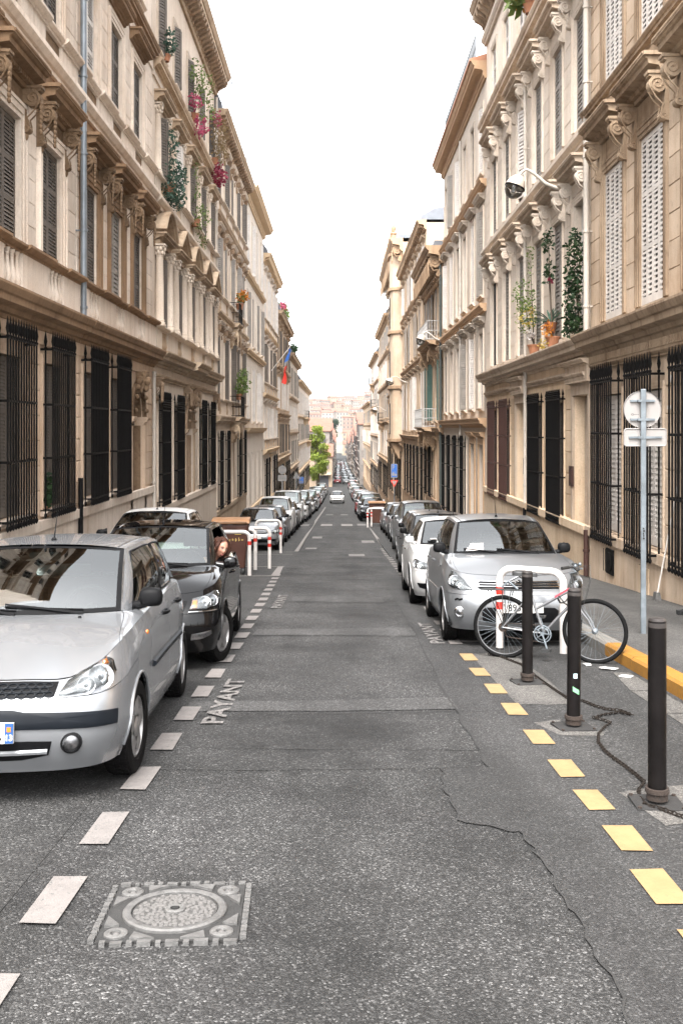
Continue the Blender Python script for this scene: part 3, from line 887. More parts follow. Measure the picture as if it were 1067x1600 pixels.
    def stones(s, rects, mat, course=0.42, p=0.016, gap=0.010, maxw=0.9):
        """blocks laid in courses over the wall areas given as (y0, y1, z0, z1) in local terms"""
        for (a, b, c, d) in rects:
            if b - a < .12: continue
            n = max(1, round((d - c) / course)); hh = (d - c) / n
            nw = max(1, round((b - a) / maxw))
            for j in range(n):
                off = 0.5 if (j % 2 and nw > 1) else 0.0
                cuts = [0.0] + [(k + off) / nw for k in range(1 if not off else 0, nw)] + [1.0]
                for k in range(len(cuts) - 1):
                    y0 = a + (b - a) * cuts[k]; y1 = a + (b - a) * cuts[k + 1]
                    key = ('st', round(y1 - y0, 2), round(hh, 2), p, gap, mat.name)
                    me = cached(key, lambda: (lambda m: (m.block(-.003, p, gap / 2, y1 - y0 - gap / 2, gap / 2, hh - gap / 2, .009), m.mesh('stone_block', mat, None, True))[1])(MB()))
                    put('stone_block', me, s.E, (random.uniform(-.003, .003), y0, c + j * hh))

def piers(H, bays, halfw, z0, z1, margin):
    """wall strips between the bays"""
    e = sorted(H.y(b) for b in bays); out = []
    last = 0.02
    for y in e:
        out.append((last, y - halfw - margin, z0, z1)); last = y + halfw + margin
    out.append((last, H.w - .02, z0, z1))
    return [r for r in out if r[1] - r[0] > .15]

def closed_window(H, d, zs, zh, w, mat, o=-0.20, kind='shut', nsec=3, louv=0.075, tilt=0.018, timber=None, casement=True, rnd=None):
    """one opening: casement far back, shutters in the reveal"""
    y = H.y(d) - w / 2; z0, z1 = H.z(zs), H.z(zh); h = z1 - z0
    H.open.append((y, y + w, z0, z1))
    if kind in ('shut', 'ajar', 'half') and o < -.05: o = -.085
    if casement: add_casement(H.E, y + .01, z0 + .01, w - .02, h - .02, -0.20, timber or M['white_wood'])
    if kind in ('shut', 'none'):
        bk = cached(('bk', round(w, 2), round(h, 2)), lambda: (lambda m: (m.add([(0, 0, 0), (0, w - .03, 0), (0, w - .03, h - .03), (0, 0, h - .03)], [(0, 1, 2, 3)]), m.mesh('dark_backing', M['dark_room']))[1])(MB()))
        put('dark_backing', bk, H.E, (-.145 if kind == 'shut' else -.058, y + .015, z0 + .015))  # near-black sheet: shade behind the closed slats put in as colour
    if kind == 'shut':
        for k in (0, 1): add_shutter(H.E, y + .008 + k * (w / 2 - .004), z0 + .02, w / 2 - .012, h - .05, o, mat, nsec, louv, tilt)
    elif kind == 'ajar':
        a = rnd if rnd is not None else 0.35
        add_shutter(H.E, y + .008, z0 + .02, w / 2 - .012, h - .05, o, mat, nsec, louv, tilt, a, 1)
        add_shutter(H.E, y + w / 2 + .004, z0 + .02, w / 2 - .012, h - .05, o, mat, nsec, louv, tilt, a, -1)
    elif kind == 'open':
        # folded back flat against the outer wall, both sides
        add_shutter(H.E, y - w / 2 - .02, z0 + .02, w / 2 - .012, h - .05, .10, mat, nsec, louv, tilt)
        add_shutter(H.E, y + w + .03, z0 + .02, w / 2 - .012, h - .05, .10, mat, nsec, louv, tilt)
    elif kind == 'half':
        add_shutter(H.E, y + .008 + (w / 2 - .004), z0 + .02, w / 2 - .012, h - .05, o, mat, nsec, louv, tilt)
    return y, z0, h
# ------------------------------------------------------------------ shared pieces of a facade
def arch_door(H, d, w, zr_imp, zr_bot, mat, carve, leafmat=None, key=True, o=-0.5, big=False):
    y = H.y(d) - w / 2; zi = H.z(zr_imp); R = w / 2
    H.open.append((y, y + w, H.z(zr_bot), zi + R))
    n = 14
    pts = [(y + R - R * math.cos(PI * i / n), zi + R * math.sin(PI * i / n)) for i in range(n + 1)]
    m = MB()
    top = zi + R
    for i in range(n):
        a, b = pts[i], pts[i + 1]
        m.prism_x([a, b, (b[0], top + .002), (a[0], top + .002)], -.5, -.004)
    D = obj('door', m, mat, H.E)
    q = MB()
    for s_ in (y - .1, y + w - .004): q.box(-.6, -.05, s_, s_ + .104, H.z(zr_bot), zi - .23)
    for i in range(n):
        a, b = pts[i], pts[i + 1]; c_ = (y + R, zi)
        q.prism_x([(c_[0] + (a[0] - c_[0]) * .985, c_[1] + (a[1] - c_[1]) * .985), (c_[0] + (b[0] - c_[0]) * .985, c_[1] + (b[1] - c_[1]) * .985), b, a], -.5, -.03)
    obj('door_jamb', q, carve, D)
    # moulded arch
    for r0, r1, x1 in ((R * 1.0, R * 1.10, .05), (R * 1.10, R * 1.24, .085)):
        q = MB()
        for i in range(n):
            a0, a1 = PI * i / n, PI * (i + 1) / n
            q.prism_x([(y + R - r0 * math.cos(a0), zi + r0 * math.sin(a0)), (y + R - r1 * math.cos(a0), zi + r1 * math.sin(a0)), (y + R - r1 * math.cos(a1), zi + r1 * math.sin(a1)), (y + R - r0 * math.cos(a1), zi + r0 * math.sin(a1))], -.003, x1)
        obj('arch_moulding', q, carve, D)
    q = MB()
    for s in (y - .30, y + w - .002):
        q.prism([(x, z + zi - .22) for x, z in cornice_prof(.22, .16)], s, s + .302)
        q.box(-.002, .06, s + .03, s + .27, H.z(zr_bot), zi - .22)
    q.box(-.34, -.28, y, y + w, zi - .2, zi + .0)
    obj('door_pilaster', q, mat, D)
    if key:
        k = MB(); k.prism([(0, 0), (.16, 0), (.26, .30), (.30, .55), (0, .55)], y + R - .15, y + R + .15)
        for dx, dz, r in ((.27, .30, .13), (.24, .12, .11), (.2, .46, .12), (.25, .22, .09)):
            k.ball((dx, y + R + random.uniform(-.05, .05), dz), r, 6, .8, 1, 1)
        for s in (-1, 1):
            for j in range(5): k.ball((.12, y + R + s * (.2 + .13 * j), .33 - .05 * j * j), .10 - .01 * j, 5)
        k.xform(Matrix.Translation((0, 0, top - .12)))
        obj('keystone', k, carve, D, smooth=50)
    leaf = leafmat or M['door_wood']
    b = MB(); zb = H.z(zr_bot)
    for s in (0, 1):
        y0 = y + .01 + s * (R); y1 = y0 + R - .02
        b.box(o, o + .06, y0, y1, zb, zi - .2)
        for f0, f1 in ((.05, .30), (.34, .62), (.66, .95)):
            hz = zi - .2 - zb
            b.box(o + .05, o + .085, y0 + .1, y1 - .1, zb + hz * f0, zb + hz * f1)
    obj('door_leaf', b, leaf, D)
    t = MB(); t.box(o, o + .05, y, y + w, zi - .2, top); obj('fanlight', t, M['dark_room'], D)
    return D
def flat_door(H, d, w, zr_top, zr_bot, mat, leaf, o=-0.75, hood=True):
    y = H.y(d) - w / 2
    H.open.append((y, y + w, H.z(zr_bot), H.z(zr_top)))
    zb, zt = H.z(zr_bot), H.z(zr_top)
    m = MB()
    for s in (y - .18, y + w): m.box(-.002, .055, s + .002, s + .178, zb, zt)
    m.box(-.002, .055, y - .18, y + w + .18, zt + .002, zt + .2)
    # deep jambs
    m.box(o, -.222, y - .1, y - .003, zb, zt); m.box(o, -.222, y + w + .003, y + w + .1, zb, zt); m.box(o, -.222, y - .1, y + w + .1, zt + .003, zt + .1)
    D = obj('door', m, mat, H.E)
    if hood:
        h = MB(); h.prism([(x, z + zt + .2) for x, z in cornice_prof(.26, .22)], y - .24, y + w + .24)
        obj('door_hood', h, mat, D)
    b = MB()
    b.box(o, o + .06, y - .005, y + w + .005, zb, zt)
    for s in (0, 1):
        for f0, f1 in ((.04, .27), (.31, .66), (.70, .96)):
            b.box(o + .05, o + .085, y + w * (.5 * s + .07), y + w * (.5 * s + .43), zb + (zt - zb) * f0, zb + (zt - zb) * f1)
    obj('door_leaf', b, leaf, D)
    return D
def balustrade(H, zr0, zr1, openings, mat_wall, mat_rail, mat_bal, p=0.10, n=4, hollow=True):
    """pedestal course with balusters under each window: openings = [(y0, y1)] local"""
    z0, z1 = H.z(zr0), H.z(zr1); rail = .13
    m = MB(); ys = [0.003]
    for a, b in sorted(openings): ys += [a, b]
    ys.append(H.w - .003)
    for i in range(0, len(ys), 2):
        m.box(-.002, p, ys[i], ys[i + 1], z0, z1 - rail)
    for a, b in openings:
        m.box(-.002, p * .9, a + .001, b - .001, z0, z0 + .07)
    B = obj('balustrade', m, mat_wall, H.E)
    r = MB(); r.prism([(x, z + z1 - rail) for x, z in cornice_prof(rail, p + .10, 1)], .004, H.w - .004)
    for i in range(2, len(ys) - 1, 2):
        r.prism([(x, z + z1 - rail - .004) for x, z in cornice_prof(rail + .012, p + .15, 1)], ys[i] - .05 + .05, ys[i + 1])
    obj('rail', r, mat_rail, B)
    hb = z1 - rail - z0 - .07
    me = cached(('bl', round(hb, 2), mat_bal.name), lambda: me_baluster(hb).mesh('baluster', mat_bal, 50))
    for a, b in openings:
        for i in range(n):
            put('baluster', me, B, (p * .45, a + (b - a) * (i + .5) / n, z0 + .07))
    return B
def sills(H, bays, w, zr, mat, h=.12, p=.14, over=.15):
    me = cached(('sl', round(w, 2), h, p, over, mat.name), lambda: (lambda m: (m.prism(cornice_prof(h, p, 1), 0, w + 2 * over), m.mesh('window_sill', mat, None, True))[1])(MB()))
    for d in bays: put('window_sill', me, H.E, (0, H.y(d) - w / 2 - over, H.z(zr) - h))
def plinth(H, zr_top, mat, p=.07, cap=None, foot=-5):
    m = MB(); m.box(-.003, p, .004, H.w - .004, foot, H.z(zr_top) - .18)
    o = obj('plinth', m, mat, H.E)
    c = MB(); c.box(-.003, p + .05, .004, H.w - .004, H.z(zr_top) - .178, H.z(zr_top))
    obj('plinth_cap', c, cap or mat, H.E)
def cellar(H, d, zr, w, h, arched=False):
    y = H.y(d); z = H.z(zr); m = MB()
    pts = [(y - w / 2, z), (y + w / 2, z)] + ([(y + w / 2 * math.cos(PI * i / 8), z + h - w / 2 + w / 2 * math.sin(PI * i / 8)) for i in range(9)] if arched else [(y + w / 2, z + h), (y - w / 2, z + h)])
    m.prism_x(pts, .0, .082)
    o = obj('cellar_vent', m, M['dark_room'], H.E)
    b = MB()
    for i in range(5):
        q = y - w / 2 + w * (i + .5) / 5
        b.box(.083, .097, q - .012, q + .012, z, z + h - (w * .1 if not arched else w * .5 * (1 - math.sqrt(max(0, 1 - (2 * (i + .5) / 5 - 1) ** 2)))))
    obj('vent_bars', b, M['iron'], o)

# ------------------------------------------------------------------ L1a / L1b: the two nearest houses on the left
def left_near(name, label, d0, d1, bays, doors, gb):
    H = House(name, label, 'L', d0, d1)
    w1, w2 = 1.22, 1.12
    T, S, C, Gd = M['trimL1'], M['stoneL1'], M['carveL1'], M['groundL1']
    # ground floor
    for d in gb:
        y, z0, h = closed_window(H, d, -1.45, 1.18, 1.2, M['brown_shutter'], o=-.22, louv=.055, tilt=.02)
        add_surround(H.E, y, z0, 1.2, h, Gd, .16, .05)
        grille(H.E, H.y(d) - .75, H.y(d) + .75, H.z(-1.48), H.z(1.40), .22, M['iron'], 12, [H.z(q) for q in (1.40, .42, -.53, -1.46)], .33, .13)
    sills(H, gb, 1.2, -1.45, S)
    for d in doors: arch_door(H, d, 1.5, .30, -4.2, Gd, C)
    plinth(H, -1.62, S, .06)
    gp = [r for r in piers(H, sorted(gb + doors), .62, H.z(-1.55), H.z(1.55), .24)]
    H.stones(gp, Gd, .44, .03, .022)
    for d in gb: cellar(H, d + .9, -2.75, .62, .5)
    H.band(1.48, 1.72, .05, Gd)
    H.string(1.72, .46, .42, T, 0)
    # first floor
    ops = [(H.y(d) - .46, H.y(d) + .46) for d in bays]
    balustrade(H, 2.18, 3.0, ops, S, T, S, .12, 4)
    for i, d in enumerate(bays):
        y, z0, h = closed_window(H, d, 3.0, 5.12, w1, M['brown_shutter'] if (i + len(name)) % 3 else M['grey_shutter'], o=-.2, louv=.062 if i != 1 else .09, tilt=.02)
        add_surround(H.E, y, z0, w1, h, T if doors else S, .26, .09)
        add_hood(H.E, H.y(d) - .93, H.y(d) + .93, H.z(5.66), .36, .46, T, 0, True)
        m = MB(); m.box(-.003, .035, y - .22, y + w1 + .22, H.z(5.40), H.z(5.64)); obj('carved_frieze', m, C, H.E)
        for s in (-1, 1): add_console(H.E, H.y(d) + s * .80, H.z(5.66), .74, .34, .17, C, True)
    H.stones(piers(H, bays, w1 / 2, H.z(3.05), H.z(5.9), .28), S, .415, .014, .007, 2.0)
    H.band(6.02, 6.40, .06, T); H.string(6.40, .30, .24, S, 1)
    # second floor
    m = MB()
    for d in bays: m.box(-.004, .02, H.y(d) - .5, H.y(d) + .5, H.z(6.75), H.z(7.18))
    obj('carved_panel', m, C, H.E)
    for r in piers(H, bays, .5, H.z(6.72), H.z(7.2), .02):
        m = MB(); m.box(-.004, .07, r[0], r[1], r[2], r[3]); obj('pedestal', m, S, H.E)
    H.string(7.2, .15, .15, S, 1)
    for r in piers(H, bays, .5, H.z(7.19), H.z(7.36), .0):
        m = MB(); m.prism([(x, z) for x, z in cornice_prof(.165, .21, 1)], r[0], r[1]); m.xform(Matrix.Translation((0, 0, r[2]))); obj('pedestal_cap', m, S, H.E)
    for i, d in enumerate(bays):
        wh = (i == 0 and bool(doors))
        y, z0, h = closed_window(H, d, 7.36, 9.45, w2, M['white_shutter'] if wh else M['brown_shutter'], o=-.06 if wh else -.2, louv=.07, tilt=.02)
        add_surround(H.E, y, z0, w2, h, S, .24, .07)
        add_hood(H.E, H.y(d) - .92, H.y(d) + .92, H.z(9.86), .3, .32, T, 0)
    H.stones(piers(H, bays, w2 / 2, H.z(7.4), H.z(9.8), .26), S, .415, .013, .007, 2.0)
    H.band(10.16, 10.42, .04, S); H.string(10.42, .30, .26, T, 0)
    # third floor
    for d in bays:
        y, z0, h = closed_window(H, d, 11.3, 13.2, w2, M['brown_shutter'], o=-.2, louv=.08)
        add_surround(H.E, y, z0, w2, h, S, .2, .06)
    sills(H, bays, w2, 11.3, S)
    H.roof(14.2, .85, .85, T, .55, C)
    H.wall(H.z(14.9), [(H.z(1.7), Gd), (H.z(6.0), S), (99, S)])
    return H
HL1 = left_near('house', 'nearest weathered stone house on the left with tall spear-topped window grilles', 8.6, 20.02, [11.15, 13.5, 15.85, 18.28], [], [11.15, 13.5, 16.0, 18.42])
HL1b = left_near('house', 'left stone house with an arched doorway under a carved head and scroll window brackets', 20.06, 28.2, [21.15, 23.6, 26.1], [26.1], [21.2, 23.6])
HL1.pipe(20.0, 1.9, 9.6, M['pipe_zinc'], .17, .062)
HL1.pipe(19.97, -3.0, -1.0, M['iron'], .12, .05)
HL1b.pipe(28.0, -3.6, 1.6, M['pipe_cream'], .10, .05)

# ------------------------------------------------------------------ L2: pediments and columns
def left_pediment():
    bays = [29.55, 32.35, 35.2, 38.0, 40.75]
    H = House('house', 'cream house on the left with arched and pointed pediments over columned windows', 'L', 28.24, 42.3)
    T, S, C = M['trimL2'], M['stoneL2'], M['carveL2']
    for d in (29.7, 32.4, 38.1, 40.7):
        y, z0, h = closed_window(H, d, -2.15, .75, 1.15, M['brown_shutter'], o=-.22, louv=.07)
        add_surround(H.E, y, z0, 1.15, h, S, .17, .05)
        grille(H.E, H.y(d) - .72, H.y(d) + .72, H.z(-2.2), H.z(.80), .17, M['iron'], 15, [H.z(q) for q in (.52, -.42, -1.35, -2.15)], .28, .10, r=.015)
        m = MB()
        for q in (0, 1, 2): m.box(.16, .19, H.y(d) - .72, H.y(d) + .72, H.z(.62 + q * .07), H.z(.635 + q * .07))
        obj('grille_band', m, M['iron'], H.E)
    arch_door(H, 35.2, 1.7, -.02, -5.0, T, C)
    plinth(H, -2.3, S, .10)
    for d in (30.0, 33.0, 38.4, 41.0): cellar(H, d, -3.5, .5, .55)
    H.string(1.40, .16, .14, T, 1); H.band(1.56, 1.78, .03, S); H.string(1.78, .42, .46, T, 0)
    mid = MB(); mid.prism([(x + .02, z + H.z(1.77)) for x, z in cornice_prof(.47, .62)], H.y(33.8), H.y(36.6)); obj('cornice', mid, T, H.E)
    for d in (34.1, 36.3, 42.0, 28.5): add_console(H.E, H.y(d), H.z(1.4), .62, .26, .3, C, True)
    ops = [(H.y(d) - .5, H.y(d) + .5) for d in bays]
    balustrade(H, 2.22, 2.95, ops, S, S, T, .14, 4)
    for i, d in enumerate(bays):
        y, z0, h = closed_window(H, d, 2.95, 5.0, 1.05, M['brown_shutter'], o=-.2, louv=.08, kind='ajar', rnd=.5)
        add_surround(H.E, y, z0, 1.05, h, T, .12, .05)
        for s in (-1, 1): add_column(H.E, H.y(d) + s * .82, H.z(2.95), 2.35, .125, S, .12)
        m = MB(); m.box(-.003, .16, H.y(d) - 1.0, H.y(d) + 1.0, H.z(5.3), H.z(5.42)); obj('lintel', m, T, H.E)
        add_pediment(H.E, H.y(d) - 1.08, H.y(d) + 1.08, H.z(5.42), .70, .38, T, i not in (0, 2))
    H.string(6.34, .30, .26, S, 1); H.band(6.2, 6.34, .05, T)
    balustrade(H, 6.62, 7.32, ops, S, S, T, .10, 4)
    for i, d in enumerate(bays):
        y, z0, h = closed_window(H, d, 7.32, 9.15, 1.02, M['white_shutter'] if i == 1 else M['brown_shutter'], o=-.2, louv=.08, kind='ajar', rnd=.6)
        for s in (-1, 1): add_column(H.E, H.y(d) + s * .76, H.z(7.32), 2.08, .105, S, .06)
        add_hood(H.E, H.y(d) - 1.0, H.y(d) + 1.0, H.z(9.42), .32, .36, T, 0)
    H.string(10.22, .32, .30, T, 0); H.band(10.05, 10.22, .05, S)
    for i, d in enumerate(bays):
        y, z0, h = closed_window(H, d, 11.0, 12.95, 1.0, M['brown_shutter'], o=-.2, louv=.08, kind='ajar', rnd=.5)
        add_surround(H.E, y, z0, 1.0, h, S, .16, .06)
    sills(H, bays, 1.0, 11.0, S)
    H.roof(14.15, .80, .72, T, .42, C)
    H.wall(H.z(14.8), [(H.z(1.5), S), (99, S)])
    H.pipe(42.1, 1.8, 14.0, M['pipe_cream'], .12, .05)
    return H
HL2 = left_pediment()

# ------------------------------------------------------------------ generic further houses
def row_house(label, side, d0, d1, levels, roof_z, nb, mats, shut='ajar', shutm=None, hoods=True, grill=True, door=None, rail=False, roof_kw=None, w=1.05, gsill=None, stone_px=False, joined=True, ghead=None, wallpipe=None, leafdoor=None, carve=None, cons=False, hoodkind=0):
    H = House('house', label, side, d0, d1)
    S, T = mats[0], mats[1]; C = carve or T
    bays = [d0 + (d1 - d0) * (i + .5) / nb for i in range(nb)]
    zg = levels[0]
    gz = road((d0 + d1) / 2) - CAMZ
    shutm = shutm or [M['white_shutter']]
    gs = gsill if gsill is not None else gz + 1.6
    gh = ghead if ghead is not None else zg - .95
    for i, d in enumerate(bays):
        if door is not None and i in door:
            flat_door(H, d, 1.25, gh, gz - .6, T, leafdoor or M['door_wood'])
        else:
            y, z0, h = closed_window(H, d, gs, gh, w, shutm[i % len(shutm)], o=-.2, louv=.08)
            add_surround(H.E, y, z0, w, h, S, .15, .05)
            if grill: grille(H.E, H.y(d) - w * .62, H.y(d) + w * .62, H.z(gs), H.z(gh), .17, M['iron'], 10, [H.z(gs + (gh - gs) * q) for q in (.02, .33, .66, .95)], .3, .1, r=.014, joined=joined)
    plinth(H, gs - .12, T, .07)
    H.string(zg - .38, .36, .32, T, 0)
    tops = levels[1:] + [roof_z]
    for k, z in enumerate(levels):
        nx = tops[k]
        head = nx - 1.0 if k < len(levels) - 1 else nx - .75
        sill = z + (.75 if rail else .35)
        if rail:
            ops = [(H.y(d) - .45, H.y(d) + .45) for d in bays]
            balustrade(H, z, z + .74, ops, S, S, T, .08, 3)
        else: sills(H, bays, w, sill, S)
        if k > 0: H.string(z - .30, .28, .26, T, 0 if not k % 2 else 1)
        for i, d in enumerate(bays):
            kd = shut if isinstance(shut, str) else shut[(i + k) % len(shut)]
            y, z0, h = closed_window(H, d, sill, head, w, shutm[(i * 2 + k) % len(shutm)], o=-.12 if kd != 'open' else -.2, louv=.085, kind=kd, rnd=.25 + .5 * ((i * 7 + k * 3) % 5) / 5, nsec=3)
            add_surround(H.E, y, z0, w, h, S, .15, .05)
            if hoods and k < len(levels) - 1 or hoods == 'all':
                add_hood(H.E, H.y(d) - w * .5 - .3, H.y(d) + w * .5 + .3, H.z(head) + .32, .24, .26, S if hoodkind == 0 else T, hoodkind)
                if cons:
                    for s in (-1, 1): add_console(H.E, H.y(d) + s * (w * .5 + .2), H.z(head) + .32, .5, .22, .13, C)
    kw = dict(h=.6, p=.6, mat=T, modil=.6, mm=C)
    kw.update(roof_kw or {})
    H.roof(roof_z, **kw)
    H.wall(H.z(roof_z) + kw['h'] * .7, [(H.z(zg), mats[2] if len(mats) > 2 else S), (99, S)])
    if wallpipe: H.pipe(wallpipe[0], wallpipe[1], roof_z - .2, wallpipe[2], .12, .055)
    return H, bays

HL3, bL3 = row_house('left stone house with a small iron balcony and potted plant above its carved door', 'L', 42.34, 56.0, [.55, 5.1, 9.35], 13.0, 5, (M['stoneL2'], M['trimL2']), 'ajar', [M['brown_shutter'], M['grey_shutter']], 'all', True, [2], True, dict(modil=.5, mm=M['carveL2']), w=1.0, carve=M['carveL2'], cons=True, joined=False)
HL4, bL4 = row_house('tall pale painted house on the left with an ochre overhanging cornice and zinc roof', 'L', 56.04, 69.2, [0.05, 4.56, 8.9], 13.1, 4, (M['stoneL4'], M['trimL4'], M['stoneL4']), 'ajar', [M['white_shutter'], M['grey_shutter']], False, False, None, False, dict(modil=0, h=.65, p=.75, mansard=1.7), w=1.0, gsill=-4.6, ghead=-1.6)
HL5, bL5 = row_house('pale house on the left flying a tricolour flag from its upper balcony', 'L', 69.24, 84.0, [-1.5, 2.5, 7.0], 11.6, 5, (M['stoneL4'], M['trimL4']), 'ajar', [M['white_shutter'], M['brown_shutter']], 'all', True, [2], True, dict(modil=.6, mansard=1.4), w=1.0)
HL6, bL6 = row_house('left house beyond the flag with a brown upper bay and plants on its roof edge', 'L', 84.04, 105.0, [-2.6, 1.4, 5.4], 9.4, 7, (M['stoneR4'], M['trimL2']), 'ajar', [M['brown_shutter'], M['white_shutter']], 'all', True, [3], False, dict(modil=.7), w=1.0)
HL7, bL7 = row_house('narrow left house with a grey mansard behind the round back of a sign', 'L', 105.04, 127.0, [-4.2, -.4, 3.4], 7.4, 7, (M['stoneL4'], M['trimL2']), 'ajar', [M['grey_shutter'], M['white_shutter']], False, True, [3], False, dict(modil=.8, mansard=1.8), w=1.0)
HL8, bL8 = row_house('last house of the left row before the green tree', 'L', 127.04, 175.0, [-5.6, -2.0, 1.6], 5.6, 13, (M['stoneL4'], M['trimL4']), 'ajar', [M['white_shutter'], M['grey_shutter']], False, True, [6], False, dict(modil=0, mansard=1.5), w=1.1)

# ------------------------------------------------------------------ R1: nearest house on the right
def right_near():
    bays = [10.0, 12.0, 14.35, 16.72, 19.05]
    H = House('house', 'honey coloured stone house nearest on the right with white slotted shutters', 'R', 8.8, 20.78)
    T, S = M['trimR1'], M['stoneR1']
    for d in bays[1:]:
        dd = d + .07
        y, z0, h = closed_window(H, dd, -2.0, .66, 1.25, M['white_shutter'], o=-.12, louv=.085, tilt=.024)
        add_surround(H.E, y, z0, 1.25, h, S, .12, .04)
        grille(H.E, H.y(dd) - .74, H.y(dd) + .74, H.z(-2.08), H.z(.9), .24, M['iron'], 11, [H.z(q) for q in (.88, -.10, -1.07, -2.06)], .34, .12)
    plinth(H, -2.03, S, .09, S)
    for d in bays[1:]: cellar(H, d + .15, -2.78, .62, .5)
    H.stones([r for r in piers(H, [b + .07 for b in bays], .63, H.z(-2.0), H.z(1.12), .16)], S, .43, .03, .02, 1.3)
    H.string(1.18, .12, .12, T, 1)
    H.band(1.30, 1.46, .10, T)
    c = H.string(1.46, .46, .44, T, 0)
    m = MB(); n = 120
    for i in range(n): m.box(.09, .135, H.w * (i + .2) / n, H.w * (i + .72) / n, H.z(1.315), H.z(1.45))
    o = obj('dentils', m, T, c); o['kind'] = 'stuff'
    for k, (z0, z1) in enumerate(((2.12, 5.02), (6.62, 9.2))):
        for d in bays:
            y, zz, h = closed_window(H, d, z0, z1, 1.26, M['white_shutter'], kind='none', casement=True)
            for q in range(4):
                add_shutter(H.E, y + .006 + q * .3145, zz + .01, .308, h - .02, -.045, M['white_shutter'], 3, .083, .004, fill=.22)
            add_surround(H.E, y, zz, 1.26, h, T, .22, .055)
            add_hood(H.E, H.y(d) - .95, H.y(d) + .95, H.z(z1 + .62), .34, .46, T, 0)
            m = MB(); m.box(-.003, .03, y - .15, y + 1.41, H.z(z1 + .25), H.z(z1 + .60)); obj('lintel', m, T, H.E)
            for s in (-1, 1): add_console(H.E, H.y(d) + s * .83, H.z(z1 + .62), .74, .34, .16, T, False)
        H.stones(piers(H, bays, .63, H.z(z0 - .05), H.z(z1 + .6), .24), S, .42, .016, .010, 2.2)
    H.band(6.0, 6.3, .12, T); H.string(6.30, .24, .24, T, 0)
    H.string(10.45, .40, .34, T, 0)
    for d in bays:
        y, zz, h = closed_window(H, d, 11.0, 13.0, 1.2, M['white_shutter'], o=-.1, louv=.08)
        add_surround(H.E, y, zz, 1.2, h, T, .16, .05)
    H.roof(14.1, .8, .75, T, .6)
    H.wall(H.z(14.7), [(H.z(1.4), S), (99, S)])
    H.pipe(20.62, 2.0, 13.6, M['pipe_cream'], .14, .06)
    H.pipe(20.55, -3.05, -2.1, M['rust_iron'], .16, .055)
    # street number plates and a letter slot on the rusticated pier
    m = MB(); m.box(.02, .05, H.y(15.72) - .09, H.y(15.72) + .09, H.z(.30), H.z(.36)); obj('letter_plate', m, M['white_wood'], H.E)
    m = MB(); m.lathe([(.001, .055), (.055, .055), (.06, .045), (.06, .03)], 14, (0, H.y(15.66), H.z(.78)), 'x'); obj('number_plate', m, M['white_wood'], H.E)
    m = MB(); m.box(.09, .12, H.y(18.95) - .24, H.y(18.95) + .24, H.z(-2.78), H.z(-2.30)); m.lathe([(.05, .14), (.17, .14), (.19, .125), (.19, .11)], 16, (0, H.y(18.9), H.z(-2.54)), 'x'); obj('fan_vent', m, M['iron'], H.E)
    m = MB(); m.box(.085, .105, H.y(16.9) - .3, H.y(16.9) + .3, H.z(-2.95), H.z(-2.35)); obj('hatch', m, M['groundR2'], H.E)
    return H
HR1 = right_near()

